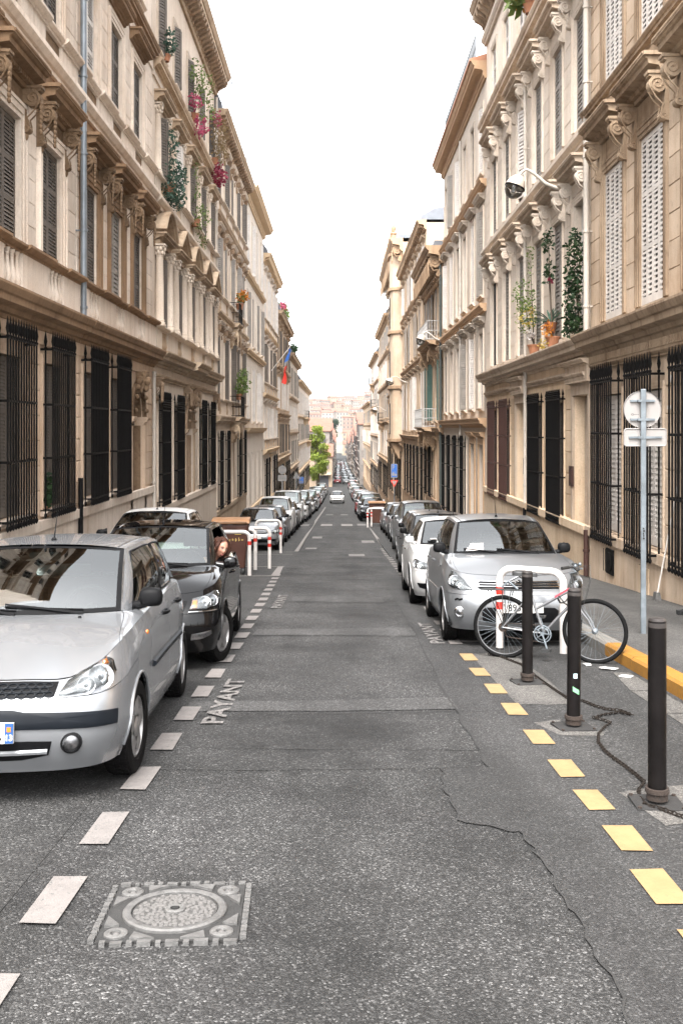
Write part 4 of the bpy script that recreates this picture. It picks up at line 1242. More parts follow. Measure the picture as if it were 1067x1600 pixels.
def right_second():
    bays = [33.7, 31.2, 28.75, 26.3, 23.95, 21.7]
    H = House('house', 'pale right house with scroll brackets and flowering windows over an ochre ground floor', 'R', 20.82, 35.5)
    T, S, Gd = M['trimR2'], M['stoneR2'], M['groundR2']
    for k, d in enumerate((23.9, 26.35, 31.2, 33.65)):
        y, z0, h = closed_window(H, d, -2.1, .62, 1.25, M['brown_shutter'], o=-.12, louv=.08)
        add_surround(H.E, y, z0, 1.25, h, Gd, .13, .04)
        mt = M['iron'] if k < 2 else M['rust_iron']
        g = grille(H.E, H.y(d) - .76, H.y(d) + .76, H.z(-2.15), H.z(.70), .14, mt, 16, [H.z(q) for q in (.68, -.24, -1.15, -2.1)], .22, .12, r=.015)
        m = MB()
        for q in range(4): m.box(.13, .16, H.y(d) - .7, H.y(d) + .7, H.z(.72 + q * .045), H.z(.735 + q * .045))
        m.box(.125, .15, H.y(d) - .72, H.y(d) + .72, H.z(-2.26), H.z(-2.12))
        obj('grille_band', m, mt, g)
    for d in (21.55, 28.75): flat_door(H, d, 1.35, .72, -4.2, T, M['cream_door'], -.9)
    plinth(H, -2.05, Gd, .10, Gd)
    for d in (23.6, 30.9, 33.4, 26.2): cellar(H, d, -3.15, .55, .62, True)
    H.stones([(a, b, H.z(-2.0), H.z(.9)) for a, b in ((H.y(23.05), H.y(22.35)), (H.y(30.35), H.y(29.75)))], Gd, .46, .02, .02)
    H.string(1.12, .14, .12, T, 1); H.string(1.46, .42, .42, T, 0); H.band(1.26, 1.46, .04, Gd)
    for d in (21.5, 28.75):
        m = MB(); m.box(-.004, .16, H.y(d) - 1.0, H.y(d) + 1.0, H.z(.98), H.z(1.42)); m.prism([(x + .1, z + H.z(1.3)) for x, z in cornice_prof(.15, .2)], H.y(d) - 1.05, H.y(d) + 1.05); obj('door_entablature', m, T, H.E)
    sh = ['none', 'shut', 'shut', 'shut', 'shut', 'half']
    for k, (z0, z1) in enumerate(((2.12, 4.95), (6.6, 9.12))):
        for i, d in enumerate(bays):
            kind = (sh[i] if k == 0 else ('ajar' if i == 2 else 'shut'))
            mt = M['white_shutter'] if (k == 1 and i == 2) else M['grey_shutter']
            y, zz, h = closed_window(H, d, z0, z1, 1.05, mt, o=-.16, louv=.095, tilt=.022, kind=kind, rnd=.3)
            add_surround(H.E, y, zz, 1.05, h, S, .15, .05)
            add_hood(H.E, H.y(d) - .88, H.y(d) + .88, H.z(z1 + .50), .32, .42, T, 0)
            m = MB(); m.box(-.003, .03, y - .15, y + 1.2, H.z(z1 + .2), H.z(z1 + .48)); obj('lintel', m, S, H.E)
            for s in (-1, 1): add_console(H.E, H.y(d) + s * .74, H.z(z1 + .50), .64, .31, .14, S, False)
        H.stones(piers(H, bays, .525, H.z(z0 - .05), H.z(z1 + .5), .17), S, .42, .008, .005, 2.2)
    H.band(5.86, 6.02, .05, T); H.string(6.02, .26, .22, S, 1)
    H.string(10.35, .42, .34, T, 0)
    for i, d in enumerate(bays):
        y, zz, h = closed_window(H, d, 11.05, 12.95, 1.0, M['white_shutter'], o=-.1, louv=.08, kind='open' if i == 4 else 'shut')
        add_surround(H.E, y, zz, 1.0, h, S, .15, .05)
    sills(H, bays, 1.0, 11.05, S)
    H.string(13.6, .25, .2, S, 1)
    H.roof(14.1, .85, .62, M['trimR1'], .5, M['trimR1'])
    H.wall(H.z(14.8), [(H.z(1.3), Gd), (99, S)])
    H.pipe(27.5, -2.1, 13.4, M['pipe_cream'], .12, .05)
    H.pipe(27.45, -3.6, -2.2, M['iron'], .15, .045)
    for d in (22.35, 27.95):
        m = MB(); m.box(-.30, -.26, H.y(d) - .16, H.y(d) + .16, H.z(-1.3), H.z(-.85)); m.box(-.262, -.25, H.y(d) - .1, H.y(d) + .1, H.z(-1.22), H.z(-.93))
        m.xform(Matrix.Translation((.33, 0, 0)))
        obj('entry_box', m, M['rust_iron'], H.E)
    return H
HR2 = right_second()
HR3, bR3 = row_house('cream rendered right house with narrow white shutters, apricot eave and roof terrace', 'R', 35.54, 50.0, [.40, 4.5, 8.95], 12.5, 6, (M['stoneR3'], M['trimR3'], M['stoneR3']), ['shut', 'ajar', 'ajar', 'shut'], [M['white_shutter'], M['grey_shutter'], M['white_shutter']], True, True, [0, 1], False, dict(modil=0, h=.62, p=.55, tile=True), w=.95, joined=False, leafdoor=M['cream_door'], gsill=-3.9, ghead=-.6)
HR3.pipe(42.3, -4.6, 12.2, M['pipe_cream'], .12, .05)
# attic storey of the roof terrace with its railing
m = MB(); m.box(-4.5, -.9, .4, HR3.w - .4, HR3.z(12.9), HR3.z(14.7)); obj('attic', m, M['stoneR3'], HR3.E)
m = MB(); m.prism([(-.55, HR3.z(14.705)), (-.55, HR3.z(14.82)), (-2.7, HR3.z(15.5)), (-4.8, HR3.z(14.82)), (-4.8, HR3.z(14.705))], .2, HR3.w - .2); obj('roof', m, M['tile'], HR3.E)
m = MB()
for q in (.05, .5, .95): m.box(.35, .37, 4.2, HR3.w - .1, HR3.z(13.15 + q), HR3.z(13.17 + q))
for i in range(60): m.box(.352, .368, 4.2 + i * .17, 4.214 + i * .17, HR3.z(13.1), HR3.z(14.1))
obj('roof_railing', m, M['iron'], HR3.E)

HR4, bR4 = row_house('golden house on the right with green shutters, iron balconies and a deep bracketed eave', 'R', 50.04, 60.0, [0.05, 4.6], 8.3, 4, (M['stoneR4'], M['trimR4']), ['open', 'shut', 'ajar', 'open'], [M['green_shutter'], M['grey_shutter']], True, True, [0, 1], False, dict(modil=.75, h=.9, p=.95, mkind='console', mansard=.25), w=1.0, cons=True)
HR4.pipe(50.3, -5.2, 8.3, M['pipe_green'], .14, .07)
HR4b, bR4b = row_house('golden house on the right with pale folded shutters and a wide black ground-floor grille', 'R', 60.04, 82.0, [-.5, 4.5, 8.7], 12.0, 7, (M['stoneR4'], M['trimR4']), ['open', 'shut', 'ajar'], [M['white_shutter'], M['grey_shutter']], 'all', True, [6], False, dict(modil=.7, mansard=.7), w=1.1)
HR5, bR5 = row_house('tall ornate golden house on the right with a carved bay and a crest of finials', 'R', 82.04, 105.0, [-1.2, 3.4, 8.0, 11.6], 14.6, 7, (M['stoneR4'], M['trimR4']), ['shut', 'ajar'], [M['grey_shutter'], M['white_shutter']], 'all', True, [3], True, dict(modil=.9, h=1.1, p=1.1, mkind='console', mansard=.3), w=1.1, cons=True)
HR6, bR6 = row_house('golden house on the right beyond the ornate bay with a grey lattice roof edge', 'R', 105.04, 132.0, [-3.4, .8, 4.8, 8.4], 11.6, 9, (M['stoneR4'], M['trimR4']), ['shut', 'ajar'], [M['white_shutter'], M['grey_shutter']], False, True, [4], False, dict(modil=.9, mansard=1.2), w=1.1)
HR7, bR7 = row_house('distant right-hand house with dark iron balconies under a grey roof', 'R', 132.04, 163.0, [-5.0, -1.0, 3.0, 6.6], 9.6, 10, (M['stoneL4'], M['trimR4']), ['shut', 'ajar'], [M['grey_shutter'], M['white_shutter']], False, True, [5], False, dict(modil=0, mansard=1.2), w=1.1)
HR8, bR8 = row_house('last golden house of the right row before the pale far street', 'R', 163.04, 215.0, [-6.6, -3.0, .6], 3.8, 13, (M['stoneR4'], M['trimR4']), ['shut', 'ajar'], [M['grey_shutter'], M['white_shutter']], False, False, [5], False, dict(modil=0, mansard=1.0), w=1.2)

def iron_balcony(H, d, w, zr, p, mat, slab, hh=1.0):
    y = H.y(d); z = H.z(zr)
    m = MB(); m.prism([(x, q + z - .32) for x, q in cornice_prof(.32, p, 0)], y - w / 2, y + w / 2)
    B = obj('balcony', m, slab, H.E)
    for s in (-.36, .36): 
        me = me_console(.8, p * .8, .2, True); me.xform(Matrix.Translation((0, y + s * w, z - .32))); obj('console', me, slab, B, smooth=40)
    r = MB(); q = p - .06
    for zz in (.06, hh * .5, hh): r.tube([(0, y - w / 2 + .05, z + zz), (q, y - w / 2 + .05, z + zz), (q, y + w / 2 - .05, z + zz), (0, y + w / 2 - .05, z + zz)], .018, 5)
    n = int(w / .13)
    for i in range(n + 1):
        yy = y - w / 2 + .05 + (w - .1) * i / n
        r.tube([(q, yy, z), (q, yy, z + hh)], .01, 4)
        if i < n:
            for zz in (.28, .72):
                c = [(q, yy + (w - .1) / n * (.5 + .42 * math.cos(a * PI / 3)), z + zz * hh + .2 * math.sin(a * PI / 3)) for a in range(6)]
                r.tube(c, .008, 4, True)
    for s in (-1, 1):
        for i in range(1, int(p / .13)): r.tube([(q - i * .13, y + s * (w / 2 - .05), z), (q - i * .13, y + s * (w / 2 - .05), z + hh)], .01, 4)
    obj('balcony_railing', r, mat, B)
    return B
iron_balcony(HR4, 56.3, 5.2, .05, .85, M['pale_iron'], M['trimR4'])
iron_balcony(HR4, 55.0, 6.4, 4.6, .75, M['pale_iron'], M['trimR4'])
iron_balcony(HL3, 49.2, 1.9, .55, .6, M['iron'], M['trimL2'])
iron_balcony(HL3, 49.2, 1.9, 5.1, .5, M['iron'], M['trimL2'])
iron_balcony(HR6, 118, 3.5, .8, .7, M['iron'], M['trimR4'])
iron_balcony(HR7, 140, 3.5, 3.0, .8, M['iron'], M['trimR4'])
iron_balcony(HR7, 150, 3.5, 6.6, .8, M['iron'], M['trimR4'])
iron_balcony(HR5, 90, 3.0, -1.2, .7, M['iron'], M['trimR4'])
iron_balcony(HL8, 150, 5.0, 1.6, .8, M['iron'], M['trimL4'])
iron_balcony(HL8, 165, 5.0, -2.0, .8, M['iron'], M['trimL4'])
# projecting bay of the ornate house
m = MB(); z0, z1 = HR5.z(-1.0), HR5.z(14.4); yb = HR5.y(84.6)
prof = [(0, yb - 1.9), (.75, yb - 1.5), (.95, yb - .9), (.95, yb + .9), (.75, yb + 1.5), (0, yb + 1.9)]
m.prism_z(prof, z0, z1)
B = obj('bay_window', m, M['stoneR4'], HR5.E)
m = MB()
for zz in (z0 - .12, HR5.z(3.3), HR5.z(7.9), HR5.z(11.5), z1): m.prism_z([(a * 1.18 + .02, yb + (b - yb) * 1.06) for a, b in prof], zz, zz + .24)
obj('bay_cornice', m, M['trimR4'], B)
m = MB()
for lv in (3.9, 8.4, -.5):
    for (a, b) in ((yb - .75, yb - .1), (yb + .1, yb + .75)): m.box(.94, .965, a, b, HR5.z(lv), HR5.z(lv + 2.6))
obj('bay_pane', m, M['dark_room'], B)
m = MB(); m.prism([(0, z0 - 1.7), (.3, z0 - 1.5), (.8, z0 - .5), (1.0, z0 - .125), (0, z0 - .125)], yb - 1.3, yb + 1.3)
for i in range(14): m.ball((.2 + .05 * i, yb + random.uniform(-1.2, 1.2), z0 - 1.5 + .1 * i), .2, 5)
obj('bay_bracket', m, M['trimR4'], B, smooth=50)
m = MB(); m.lathe([(.22, 0), (.22, .5), (.3, .55), (.3, .62), (.12, .7), (.2, .95), (.22, 1.1), (.1, 1.3), (.04, 1.6), (.01, 1.8)], 8)
me = m.mesh('finial', M['trimR4'], 50)
for i in range(9): put('finial', me, HR5.E, (.7, HR5.w * (i + .5) / 9, HR5.z(15.7)))
# roof clutter: chimneys and aerials (parts of their houses)
def chimney(H, d, zr, n=3, o=-2.2, mat=None):
    y = H.y(d); m = MB(); m.box(o - .3, o + .3, y - .2 * n - .1, y + .2 * n + .1, H.z(zr) - 3, H.z(zr)); m.box(o - .36, o + .36, y - .2 * n - .16, y + .2 * n + .16, H.z(zr) + .001, H.z(zr) + .1)
    C = obj('chimney', m, mat or M['stoneL2'], H.E)
    p = MB()
    for i in range(n): p.lathe([(.11, .1), (.09, .5), (.11, .52)], 8, (o, y + (i - (n - 1) / 2) * .36, H.z(zr)))
    obj('chimney_pot', p, M['tile'], C, smooth=40)
def aerial(H, d, zr, h, o=-1.0):
    y = H.y(d); m = MB(); z = H.z(zr)
    m.tube([(o, y, z - 2), (o, y, z + h)], .018, 5)
    for i in range(6): m.tube([(o - .25 + .02 * i, y + .5 - .2 * i, z + h - .1), (o + .25 - .02 * i, y + .5 - .2 * i, z + h - .1)], .008, 4)
    m.tube([(o, y - .6, z + h - .1), (o, y + .6, z + h - .1)], .01, 4)
    obj('aerial', m, M['iron'], H.E)
for H, d, z, n in ((HL2, 41.8, 17.2, 3), (HL3, 55.5, 16.0, 4), (HL4, 68.8, 16.2, 3), (HL5, 83.3, 14.2, 3), (HL7, 126, 10.5, 4), (HR3, 49.3, 16.0, 3), (HR5, 104, 17.6, 3), (HR7, 160, 12.6, 4), (HR4b, 81, 14.6, 3)): chimney(H, d, z, n)
for H, d, z, h in ((HL3, 44, 15.8, 2.2), (HL3, 47.5, 15.8, 1.6), (HL3, 52, 15.8, 2.4), (HL4, 60, 15.4, 1.6), (HL5, 75, 13.6, 2.0), (HL6, 95, 11.6, 2.5), (HR6, 120, 13.4, 2.4), (HR7, 150, 11.4, 3)): aerial(H, d, z, h, -.3)
# ================================================================== STREET FURNITURE
M['bollard'] = plain('dark painted bollard steel', (0.0065, 0.0055, 0.0053), 0.45, 0.0, var=0.45, scale=5, bump=0.002, spec=0.08)
M['chain'] = plain('dark chain', (0.012, 0.009, 0.007), 0.8, spec=0.15)
M['bollard_cap'] = plain('worn bollard cap', (0.035, 0.030, 0.028), 0.5, var=0.5, scale=14, spec=0.2)
M['rust'] = plain('rusty steel', (0.020, 0.012, 0.008), 0.9, 0.0, var=0.5, scale=12, bump=0.004)
M['galv'] = plain('galvanised steel', (0.15, 0.172, 0.19), 0.45, 0.4, var=0.3, scale=7)
M['sign_back'] = plain('pale sign back', (0.225, 0.21, 0.20), 0.5, 0.0, var=0.06, scale=2)
M['barrier_white'] = plain('white barrier paint', (0.45, 0.42, 0.40), 0.4, var=0.14, scale=5)
M['barrier_red'] = plain('red barrier band', (0.36, 0.018, 0.010), 0.4, var=0.15, scale=9)
M['cast_iron'] = plain('worn cast iron', (0.105, 0.102, 0.099), 0.5, 0.2, var=0.35, scale=24, bump=0.004)
M['cast_dark'] = plain('dark cast iron', (0.014, 0.013, 0.0125), 0.9, 0.0, var=0.4, scale=18, bump=0.004)
M['cast_rough'] = stone('rough cast lid', (0.105, 0.10, 0.097), (0.065, 0.061, 0.059), 0.5, 0.0, 0.006)
M['cast_lid'] = plain('lid iron', (0.05, 0.048, 0.046), 0.85, var=0.4, scale=30, bump=0.004)
M['cast_mid'] = plain('grey cast iron', (0.02, 0.0195, 0.019), 0.9, 0.0, var=0.4, scale=18, bump=0.004)
M['bin_brown'] = plain('brown bin plastic', (0.062, 0.022, 0.013), 0.5, var=0.2, scale=3)
M['bin_lid'] = plain('tan bin lid', (0.20, 0.095, 0.035), 0.5, var=0.2, scale=3)
M['bin_print'] = plain('yellow bin print', (0.55, 0.42, 0.12), 0.6, var=0.3, scale=20)
M['sign_blue'] = plain('blue sign face', (0.02, 0.10, 0.36), 0.4, var=0.05)
M['sign_red'] = plain('red sign face', (0.60, 0.05, 0.035), 0.4, var=0.05)
M['sticker_green'] = plain('green sticker', (0.16, 0.42, 0.20), 0.5, var=0.3, scale=60)
M['sticker_pale'] = plain('pale sticker', (0.45, 0.60, 0.62), 0.5, var=0.3, scale=60)

# ---- bollards
def bollard(x, y, label, R=0.050, h=1.04, sticker=False):
    e = empty('bollard', (x, y, road(y)), label, 'bollard', 'dark steel bollards along the cream dashes')
    m = MB(); m.lathe([(R, .04), (R, h - .03), (R * .985, h - .012), (R * .93, h - .003), (R * .85, h), (.001, h + .002)], 28)
    obj('post', m, M['bollard'], e, smooth=35)
    e.rotation_euler = (random.uniform(-.008, .008), random.uniform(-.010, .010), random.uniform(-.2, .2))
    m = MB(); m.lathe([(R * 1.012, h - .045), (R * 1.012, h - .028), (R * .96, h - .006), (R * .86, h + .004), (.001, h + .008)], 28); obj('cap', m, M['bollard_cap'], e, smooth=35)
    m = MB(); m.lathe([(R * 1.02, .10), (R * 1.30, .10), (R * 1.34, .085), (R * 1.34, .075), (R * 1.16, .07), (R * 1.16, .035)], 28)
    obj('collar', m, M['rust'], e, smooth=35)
    m = MB(); m.box(-.135, .135, -.12, .12, -.02, .018)
    b = obj('base_plate', m, M['cast_dark'], e)
    for sx in (-.12, .12):
        for sy in (-.10, .10):
            k = MB(); k.lathe([(.012, .016), (.012, .028), (.001, .029)], 6, (sx, sy, 0)); obj('bolt', k, M['rust'], b)
    if sticker:
        for (mt, z0, z1, a0, a1, sk) in ((M['sticker_pale'], .385, .42, -2.0, -1.45, 0), (M['sticker_green'], .29, .325, -2.1, -1.1, -.03)):
            m = MB(); m.grid(lambda a, z: ((R + .0015) * math.cos(a), (R + .0015) * math.sin(a), z + sk * (a + 2.1)), [lerp_(a0, a1, i / 6) for i in range(7)], [z0, z1]); obj('sticker', m, mt, e, fixn=False)
    return e
bollard(1.752, 9.28, 'farthest of the dark bollards, standing before the bicycle saddle')
bollard(1.750, 7.45, 'middle dark bollard with a green and a pale sticker', sticker=True)
bollard(1.775, 5.565, 'nearest and tallest-looking dark bollard with the chain round its foot')
# ---- chain on the ground
def zc(px, py): return G(780 + px * .269, 1000 + py * .269)
CP = [zc(-60, 92), zc(0, 102), zc(125, 150), zc(215, 222), zc(300, 285), zc(390, 345), zc(480, 362), zc(560, 395), zc(620, 412), zc(700, 420), zc(765, 445), zc(690, 432), zc(600, 445), zc(548, 462), zc(600, 475), zc(645, 492), zc(610, 515), zc(575, 555), zc(572, 605), zc(610, 655), zc(650, 690), zc(720, 740), zc(790, 795), zc(842, 840), zc(806, 885), zc(812, 930), zc(850, 975), zc(940, 998), zc(1067, 1045), zc(1150, 1080), zc(1230, 1140)]
m = MB(); acc = 0; k = 0; STEP = .027
pts = []
for i in range(len(CP) - 1):
    a, b = Vector(CP[i]), Vector(CP[i + 1]); L_ = (b - a).length; n = max(1, int(L_ / STEP))
    for q in range(n): pts.append((a.lerp(b, q / n), (b - a).normalized()))
for p, t in pts:
    tilt = (.35 if k % 2 else 1.15); k += 1
    side = Vector((-t.y * math.cos(tilt), t.x * math.cos(tilt), math.sin(tilt))); t3 = Vector((t.x, t.y, 0))
    z = road(p.y) + .017
    ring = [Vector((p.x, p.y, z)) + t3 * (.020 * math.cos(q)) + side * (.0095 * math.sin(q)) for q in [2 * PI * j / 8 for j in range(8)]]
    m.tube(ring, .0042, 5, True)
o = obj('chain', m, M['chain'], smooth=60, fixn=False); tag(o, 'dark rusty chain lying in bends between the bollards', 'chain')

# ---- striped hoop barriers
def hoop(x0, x1, y, h, label, r=.040, bands=2, dy=0.0, group='white and red hoop barriers'):
    z = road(y); e = empty('hoop_barrier', ((x0 + x1) / 2, y, z), label, 'barrier', group)
    w = abs(x1 - x0) / 2; R = .14
    path = [(-w, 0, -.05), (-w, 0, h - R)] + [(-w + R - R * math.cos(a), 0, h - R + R * math.sin(a)) for a in [PI / 10 * i for i in range(1, 6)]] + [(w - R + R * math.sin(a), 0, h - R + R * math.cos(a)) for a in [PI / 10 * i for i in range(0, 6)]] + [(w, 0, -.05)]
    m = MB(); m.tube(path, r, 14); obj('hoop', m, M['barrier_white'], e, smooth=50)
    for sx in ((-w,) if bands < 0 else (w,)):
        for q in range(abs(bands)):
            zz = h - R - .07 - q * .17
            b = MB(); b.lathe([(r + .0015, zz - .085), (r + .0015, zz)], 16, (sx, 0, 0)); obj('red_band', b, M['barrier_red'], e, smooth=50)
    for sx in (-w, w):
        b = MB(); b.lathe([(r * 1.25, -.01), (r * 1.25, .006), (r, .012)], 14, (sx, 0, 0)); obj('foot', b, M['cast_dark'], e, smooth=50)
    return e
hb = hoop(1.80, 2.53, 11.25, .92, 'white hoop barrier with red bands behind the bicycle', .042, -2)
hb.rotation_euler = (0, 0, math.atan2(-.35, .73))
hoop(-2.84, -2.04, 22.65, 1.0, 'white hoop barrier nearest in front of the brown bin', .045, 1)
hoop(-2.90, -2.06, 24.45, 1.0, 'white hoop barrier just behind the one by the brown bin', .045, 1)
hoop(-2.52, -1.745, 24.95, 1.02, 'white hoop barrier with two red bands nearest the lane on the left', .045, 2)
hoop(-2.72, -1.915, 32.6, 1.08, 'white hoop barrier with two red bands before a silver car front', .045, 2)
hoop(1.48, 2.3, 52.0, 1.0, 'white hoop barrier nearest before the far right bin', .05, -2)
hoop(1.72, 2.5, 53.2, 1.0, 'white hoop barrier behind the first one before the far right bin', .05, -2)

# ---- wheelie bins
def bin_(x, y, w, h, label, yaw=0.0, text=True):
    e = empty('wheelie_bin', (x, y, road(y)), label, 'bin', None, (0, 0, yaw))
    d = w * .85
    m = MB(); b0, b1, zb = .80, 1.0, .16
    vs = []
    for z, f in ((zb, b0), (h * .45, .90), (h * .80, 1.0), (h * .86, 1.03), (h * .90, 1.03)):
        for sx, sy in ((-1, -1), (1, -1), (1, 1), (-1, 1)): vs.append((sx * w / 2 * f, sy * d / 2 * f, z))
    fs = [(0, 3, 2, 1)]
    for i in range(4):
        for k in range(4): fs.append((i * 4 + k, i * 4 + (k + 1) % 4, i * 4 + 4 + (k + 1) % 4, i * 4 + 4 + k))
    fs.append((16, 17, 18, 19)); m.add(vs, fs)
    o = obj('body', m, M['bin_brown'], e); bv = o.modifiers.new('soft', 'BEVEL'); bv.width = .03; bv.segments = 2
    m = MB()
    for sx in (-.30, .30): m.box(sx * w - .10, sx * w + .10, -d * .56, -d * .50, h * .78, h * .87)
    m.box(-w * .12, w * .12, -d * .53, -d * .50, h * .84, h * .89)
    obj('lifting_lug', m, M['bin_brown'], o)
    m = MB(); prof = [(-d * .58, h * .905), (-d * .60, h * .93), (-d * .45, h * .985), (0, h), (d * .45, h * .985), (d * .55, h * .93), (d * .55, h * .905)]
    m.prism_x(prof, -w * .55, w * .55)
    o2 = obj('lid', m, M['bin_lid'], e); bv = o2.modifiers.new('soft', 'BEVEL'); bv.width = .02; bv.segments = 2
    m = MB(); m.tube([(-w * .45, -d * .60, h * .935), (-w * .45, -d * .66, h * .95), (w * .45, -d * .66, h * .95), (w * .45, -d * .60, h * .935)], .018, 6); obj('handle', m, M['bin_lid'], o2, smooth=50)
    for sx in (-1, 1):
        for sy in (-1, 1):
            m = MB(); m.lathe([(.03, -.02), (.08, -.02), (.085, -.012), (.085, .012), (.08, .02), (.03, .02), (.03, -.02)], 14, (sx * w * .36, sy * d * .36, .085), 'x'); m.box(sx * w * .36 - .03, sx * w * .36 + .03, sy * d * .36 - .02, sy * d * .36 + .02, .085, .20)
            obj('castor', m, M['plastic_black'], e, smooth=40)
    if text:
        m = MB(); f = -d / 2 * .97
        for i in range(9):
            a = -w * .40 + i * w * .09
            if i in (3,): continue
            hh = (.04, .075, .055, .0, .05, .07, .075, .09, .05)[i]
            m.box(a, a + .012, f - .014, f - .008, h * .60 + .01 * (i % 3), h * .60 + hh); m.box(a + .02, a + .03, f - .0138, f - .008, h * .62, h * .62 + .018)
        m.box(w * .12, w * .30, f - .0136, f - .008, h * .72, h * .73)
        obj('worn_print', m, M['bin_print'], o)
        m = MB(); m.box(-.06, .04, f - .03, f - .025, h * .865, h * .895); obj('lid_label', m, M['paper_white'], o2)
    return e
M['plastic_black'] = plain('black plastic', (0.015, 0.015, 0.015), 0.5)
M['paper_white'] = plain('white label', (0.30, 0.29, 0.28), 0.8)
bin_(-2.52, 23.3, .80, 1.32, 'brown wheelie bin with a tan lid and worn yellow print behind the black car', .05)
bin_(2.05, 54.6, .85, 1.35, 'brown wheelie bin behind the far right hoop barriers', 0, False)

# ---- sign pole on the right pavement, seen from behind
def back_sign(x, y, label, zdisc, rdisc, pole_h, rect=None, pole=.03, z0=.13, tri=None, mat_pole=None, face=None):
    z = road(y) + z0
    e = empty('traffic_sign', (x, y, z), label, 'traffic sign')
    m = MB(); m.prism_z([(pole * a, pole * .6 * b) for a, b in ((-1, -1), (1, -1), (1, 1), (-1, 1))], -.05, pole_h)
    o = obj('pole', m, mat_pole or M['galv'], e); bv = o.modifiers.new('soft', 'BEVEL'); bv.width = .008; bv.segments = 2
    yo = pole * .6 + .03
    if rdisc:
        m = MB(); m.lathe([(.001, yo - .004), (rdisc * .97, yo - .004), (rdisc, yo - .018), (rdisc, yo + .014), (.001, yo + .014)], 40, (0, 0, zdisc), 'y')
        d = obj('disc', m, M['sign_back'], e, smooth=30)
        for s in (-.55, .45):
            b = MB(); b.box(-rdisc * .66, rdisc * .66, yo - .028, yo - .0045, zdisc + s * rdisc - .012, zdisc + s * rdisc + .012)
            for q in (-1, 1): b.lathe([(.016, -.02), (.016, .02), (.001, .021)], 8, (q * (pole + .02), yo - .03, zdisc + s * rdisc), 'y')
            b.box(-pole - .035, pole + .035, -pole * .6 - .006, -pole * .6 - .001, zdisc + s * rdisc - .014, zdisc + s * rdisc + .014)
            obj('clamp', b, M['galv'], d)
    if rect:
        w, h, zz, dx = rect; c = .03
        m = MB(); P = []
        for sx, sz in ((1, -1), (1, 1), (-1, 1), (-1, -1)):
            for a in range(5):
                q = {(1, -1): -PI / 2, (1, 1): 0, (-1, 1): PI / 2, (-1, -1): PI}[(sx, sz)] + a * PI / 8
                P.append((dx + sx * (w / 2 - c) + c * math.cos(q), zz + sz * (h / 2 - c) + c * math.sin(q)))
        n = len(P); m.add([(a, yo - .004, b) for a, b in P] + [(a, yo + .012, b) for a, b in P], [tuple(range(n)), tuple(range(n, 2 * n))] + [(i, (i + 1) % n, n + (i + 1) % n, n + i) for i in range(n)])
        # folded rim
        m.tube([(a, yo - .008, b) for a, b in P], .007, 5, True)
        d = obj('panel', m, M['sign_back'], e, smooth=40)
        b = MB(); b.box(dx - w * .39, dx + w * .39, yo - .028, yo - .0045, zz - .012, zz + .012); b.box(-pole - .035, pole + .035, -pole * .6 - .006, -pole * .6 - .001, zz - .014, zz + .014); obj('clamp', b, M['galv'], d)
    if tri:
        w, zz = tri; hgt = w * .87
        m = MB(); P = [(-w / 2, zz - hgt / 3), (w / 2, zz - hgt / 3), (0, zz + hgt * 2 / 3)]
        m.add([(a, yo - .004, b) for a, b in P] + [(a, yo + .012, b) for a, b in P], [(0, 1, 2), (5, 4, 3), (0, 3, 4, 1), (1, 4, 5, 2), (2, 5, 3, 0)]); m.tube([(a, yo - .006, b) for a, b in P], .012, 5, True)
        obj('triangle', m, M['sign_back'], e)
    return e
S1 = back_sign(3.60, 11.8, 'grey pole on the right pavement bearing pale backs of a round and an oblong sign', 2.66, .222, 2.90, (.50, .205, 2.325, .035), .031)
me = text_mesh('( )', .03, .0004); me.transform(Matrix.Translation((-.115, .0435, 2.60)) @ Matrix.Rotation(PI / 2, 4, 'X')); me.materials.append(M['cast_dark']); 
mm_ = MB(); mm_.tube([(-.115 + .016 * math.cos(q), .0455, 2.598 + .009 * math.sin(q)) for q in [2 * PI * i / 10 for i in range(10)]], .003, 4, True); mm_.box(-.095, -.04, .0445, .0465, 2.596, 2.600); obj('maker_mark', mm_, M['cast_dark'], S1)
mm_ = MB()
for i, (a, b) in enumerate(((0, .02), (.03, .055), (.06, .075), (.085, .11), (.12, .135))): mm_.box(-.012 + (i % 2) * .006, .010 - (i % 3) * .005, -.0225, -.0188, 1.12 + a, 1.12 + b)
obj('scribble', mm_, M['cast_dark'], S1)
back_sign(-4.0, 70.0, 'white sign post with a round and an oblong sign back above the left parked cars', 3.20, .30, 3.55, (.62, .42, 2.62, 0), .035, mat_pole=M['sign_back'])
back_sign(-3.95, 92.0, 'triangular sign back on a post beyond the round sign on the left', 0, 0, 3.2, None, .035, tri=(.70, 3.0))
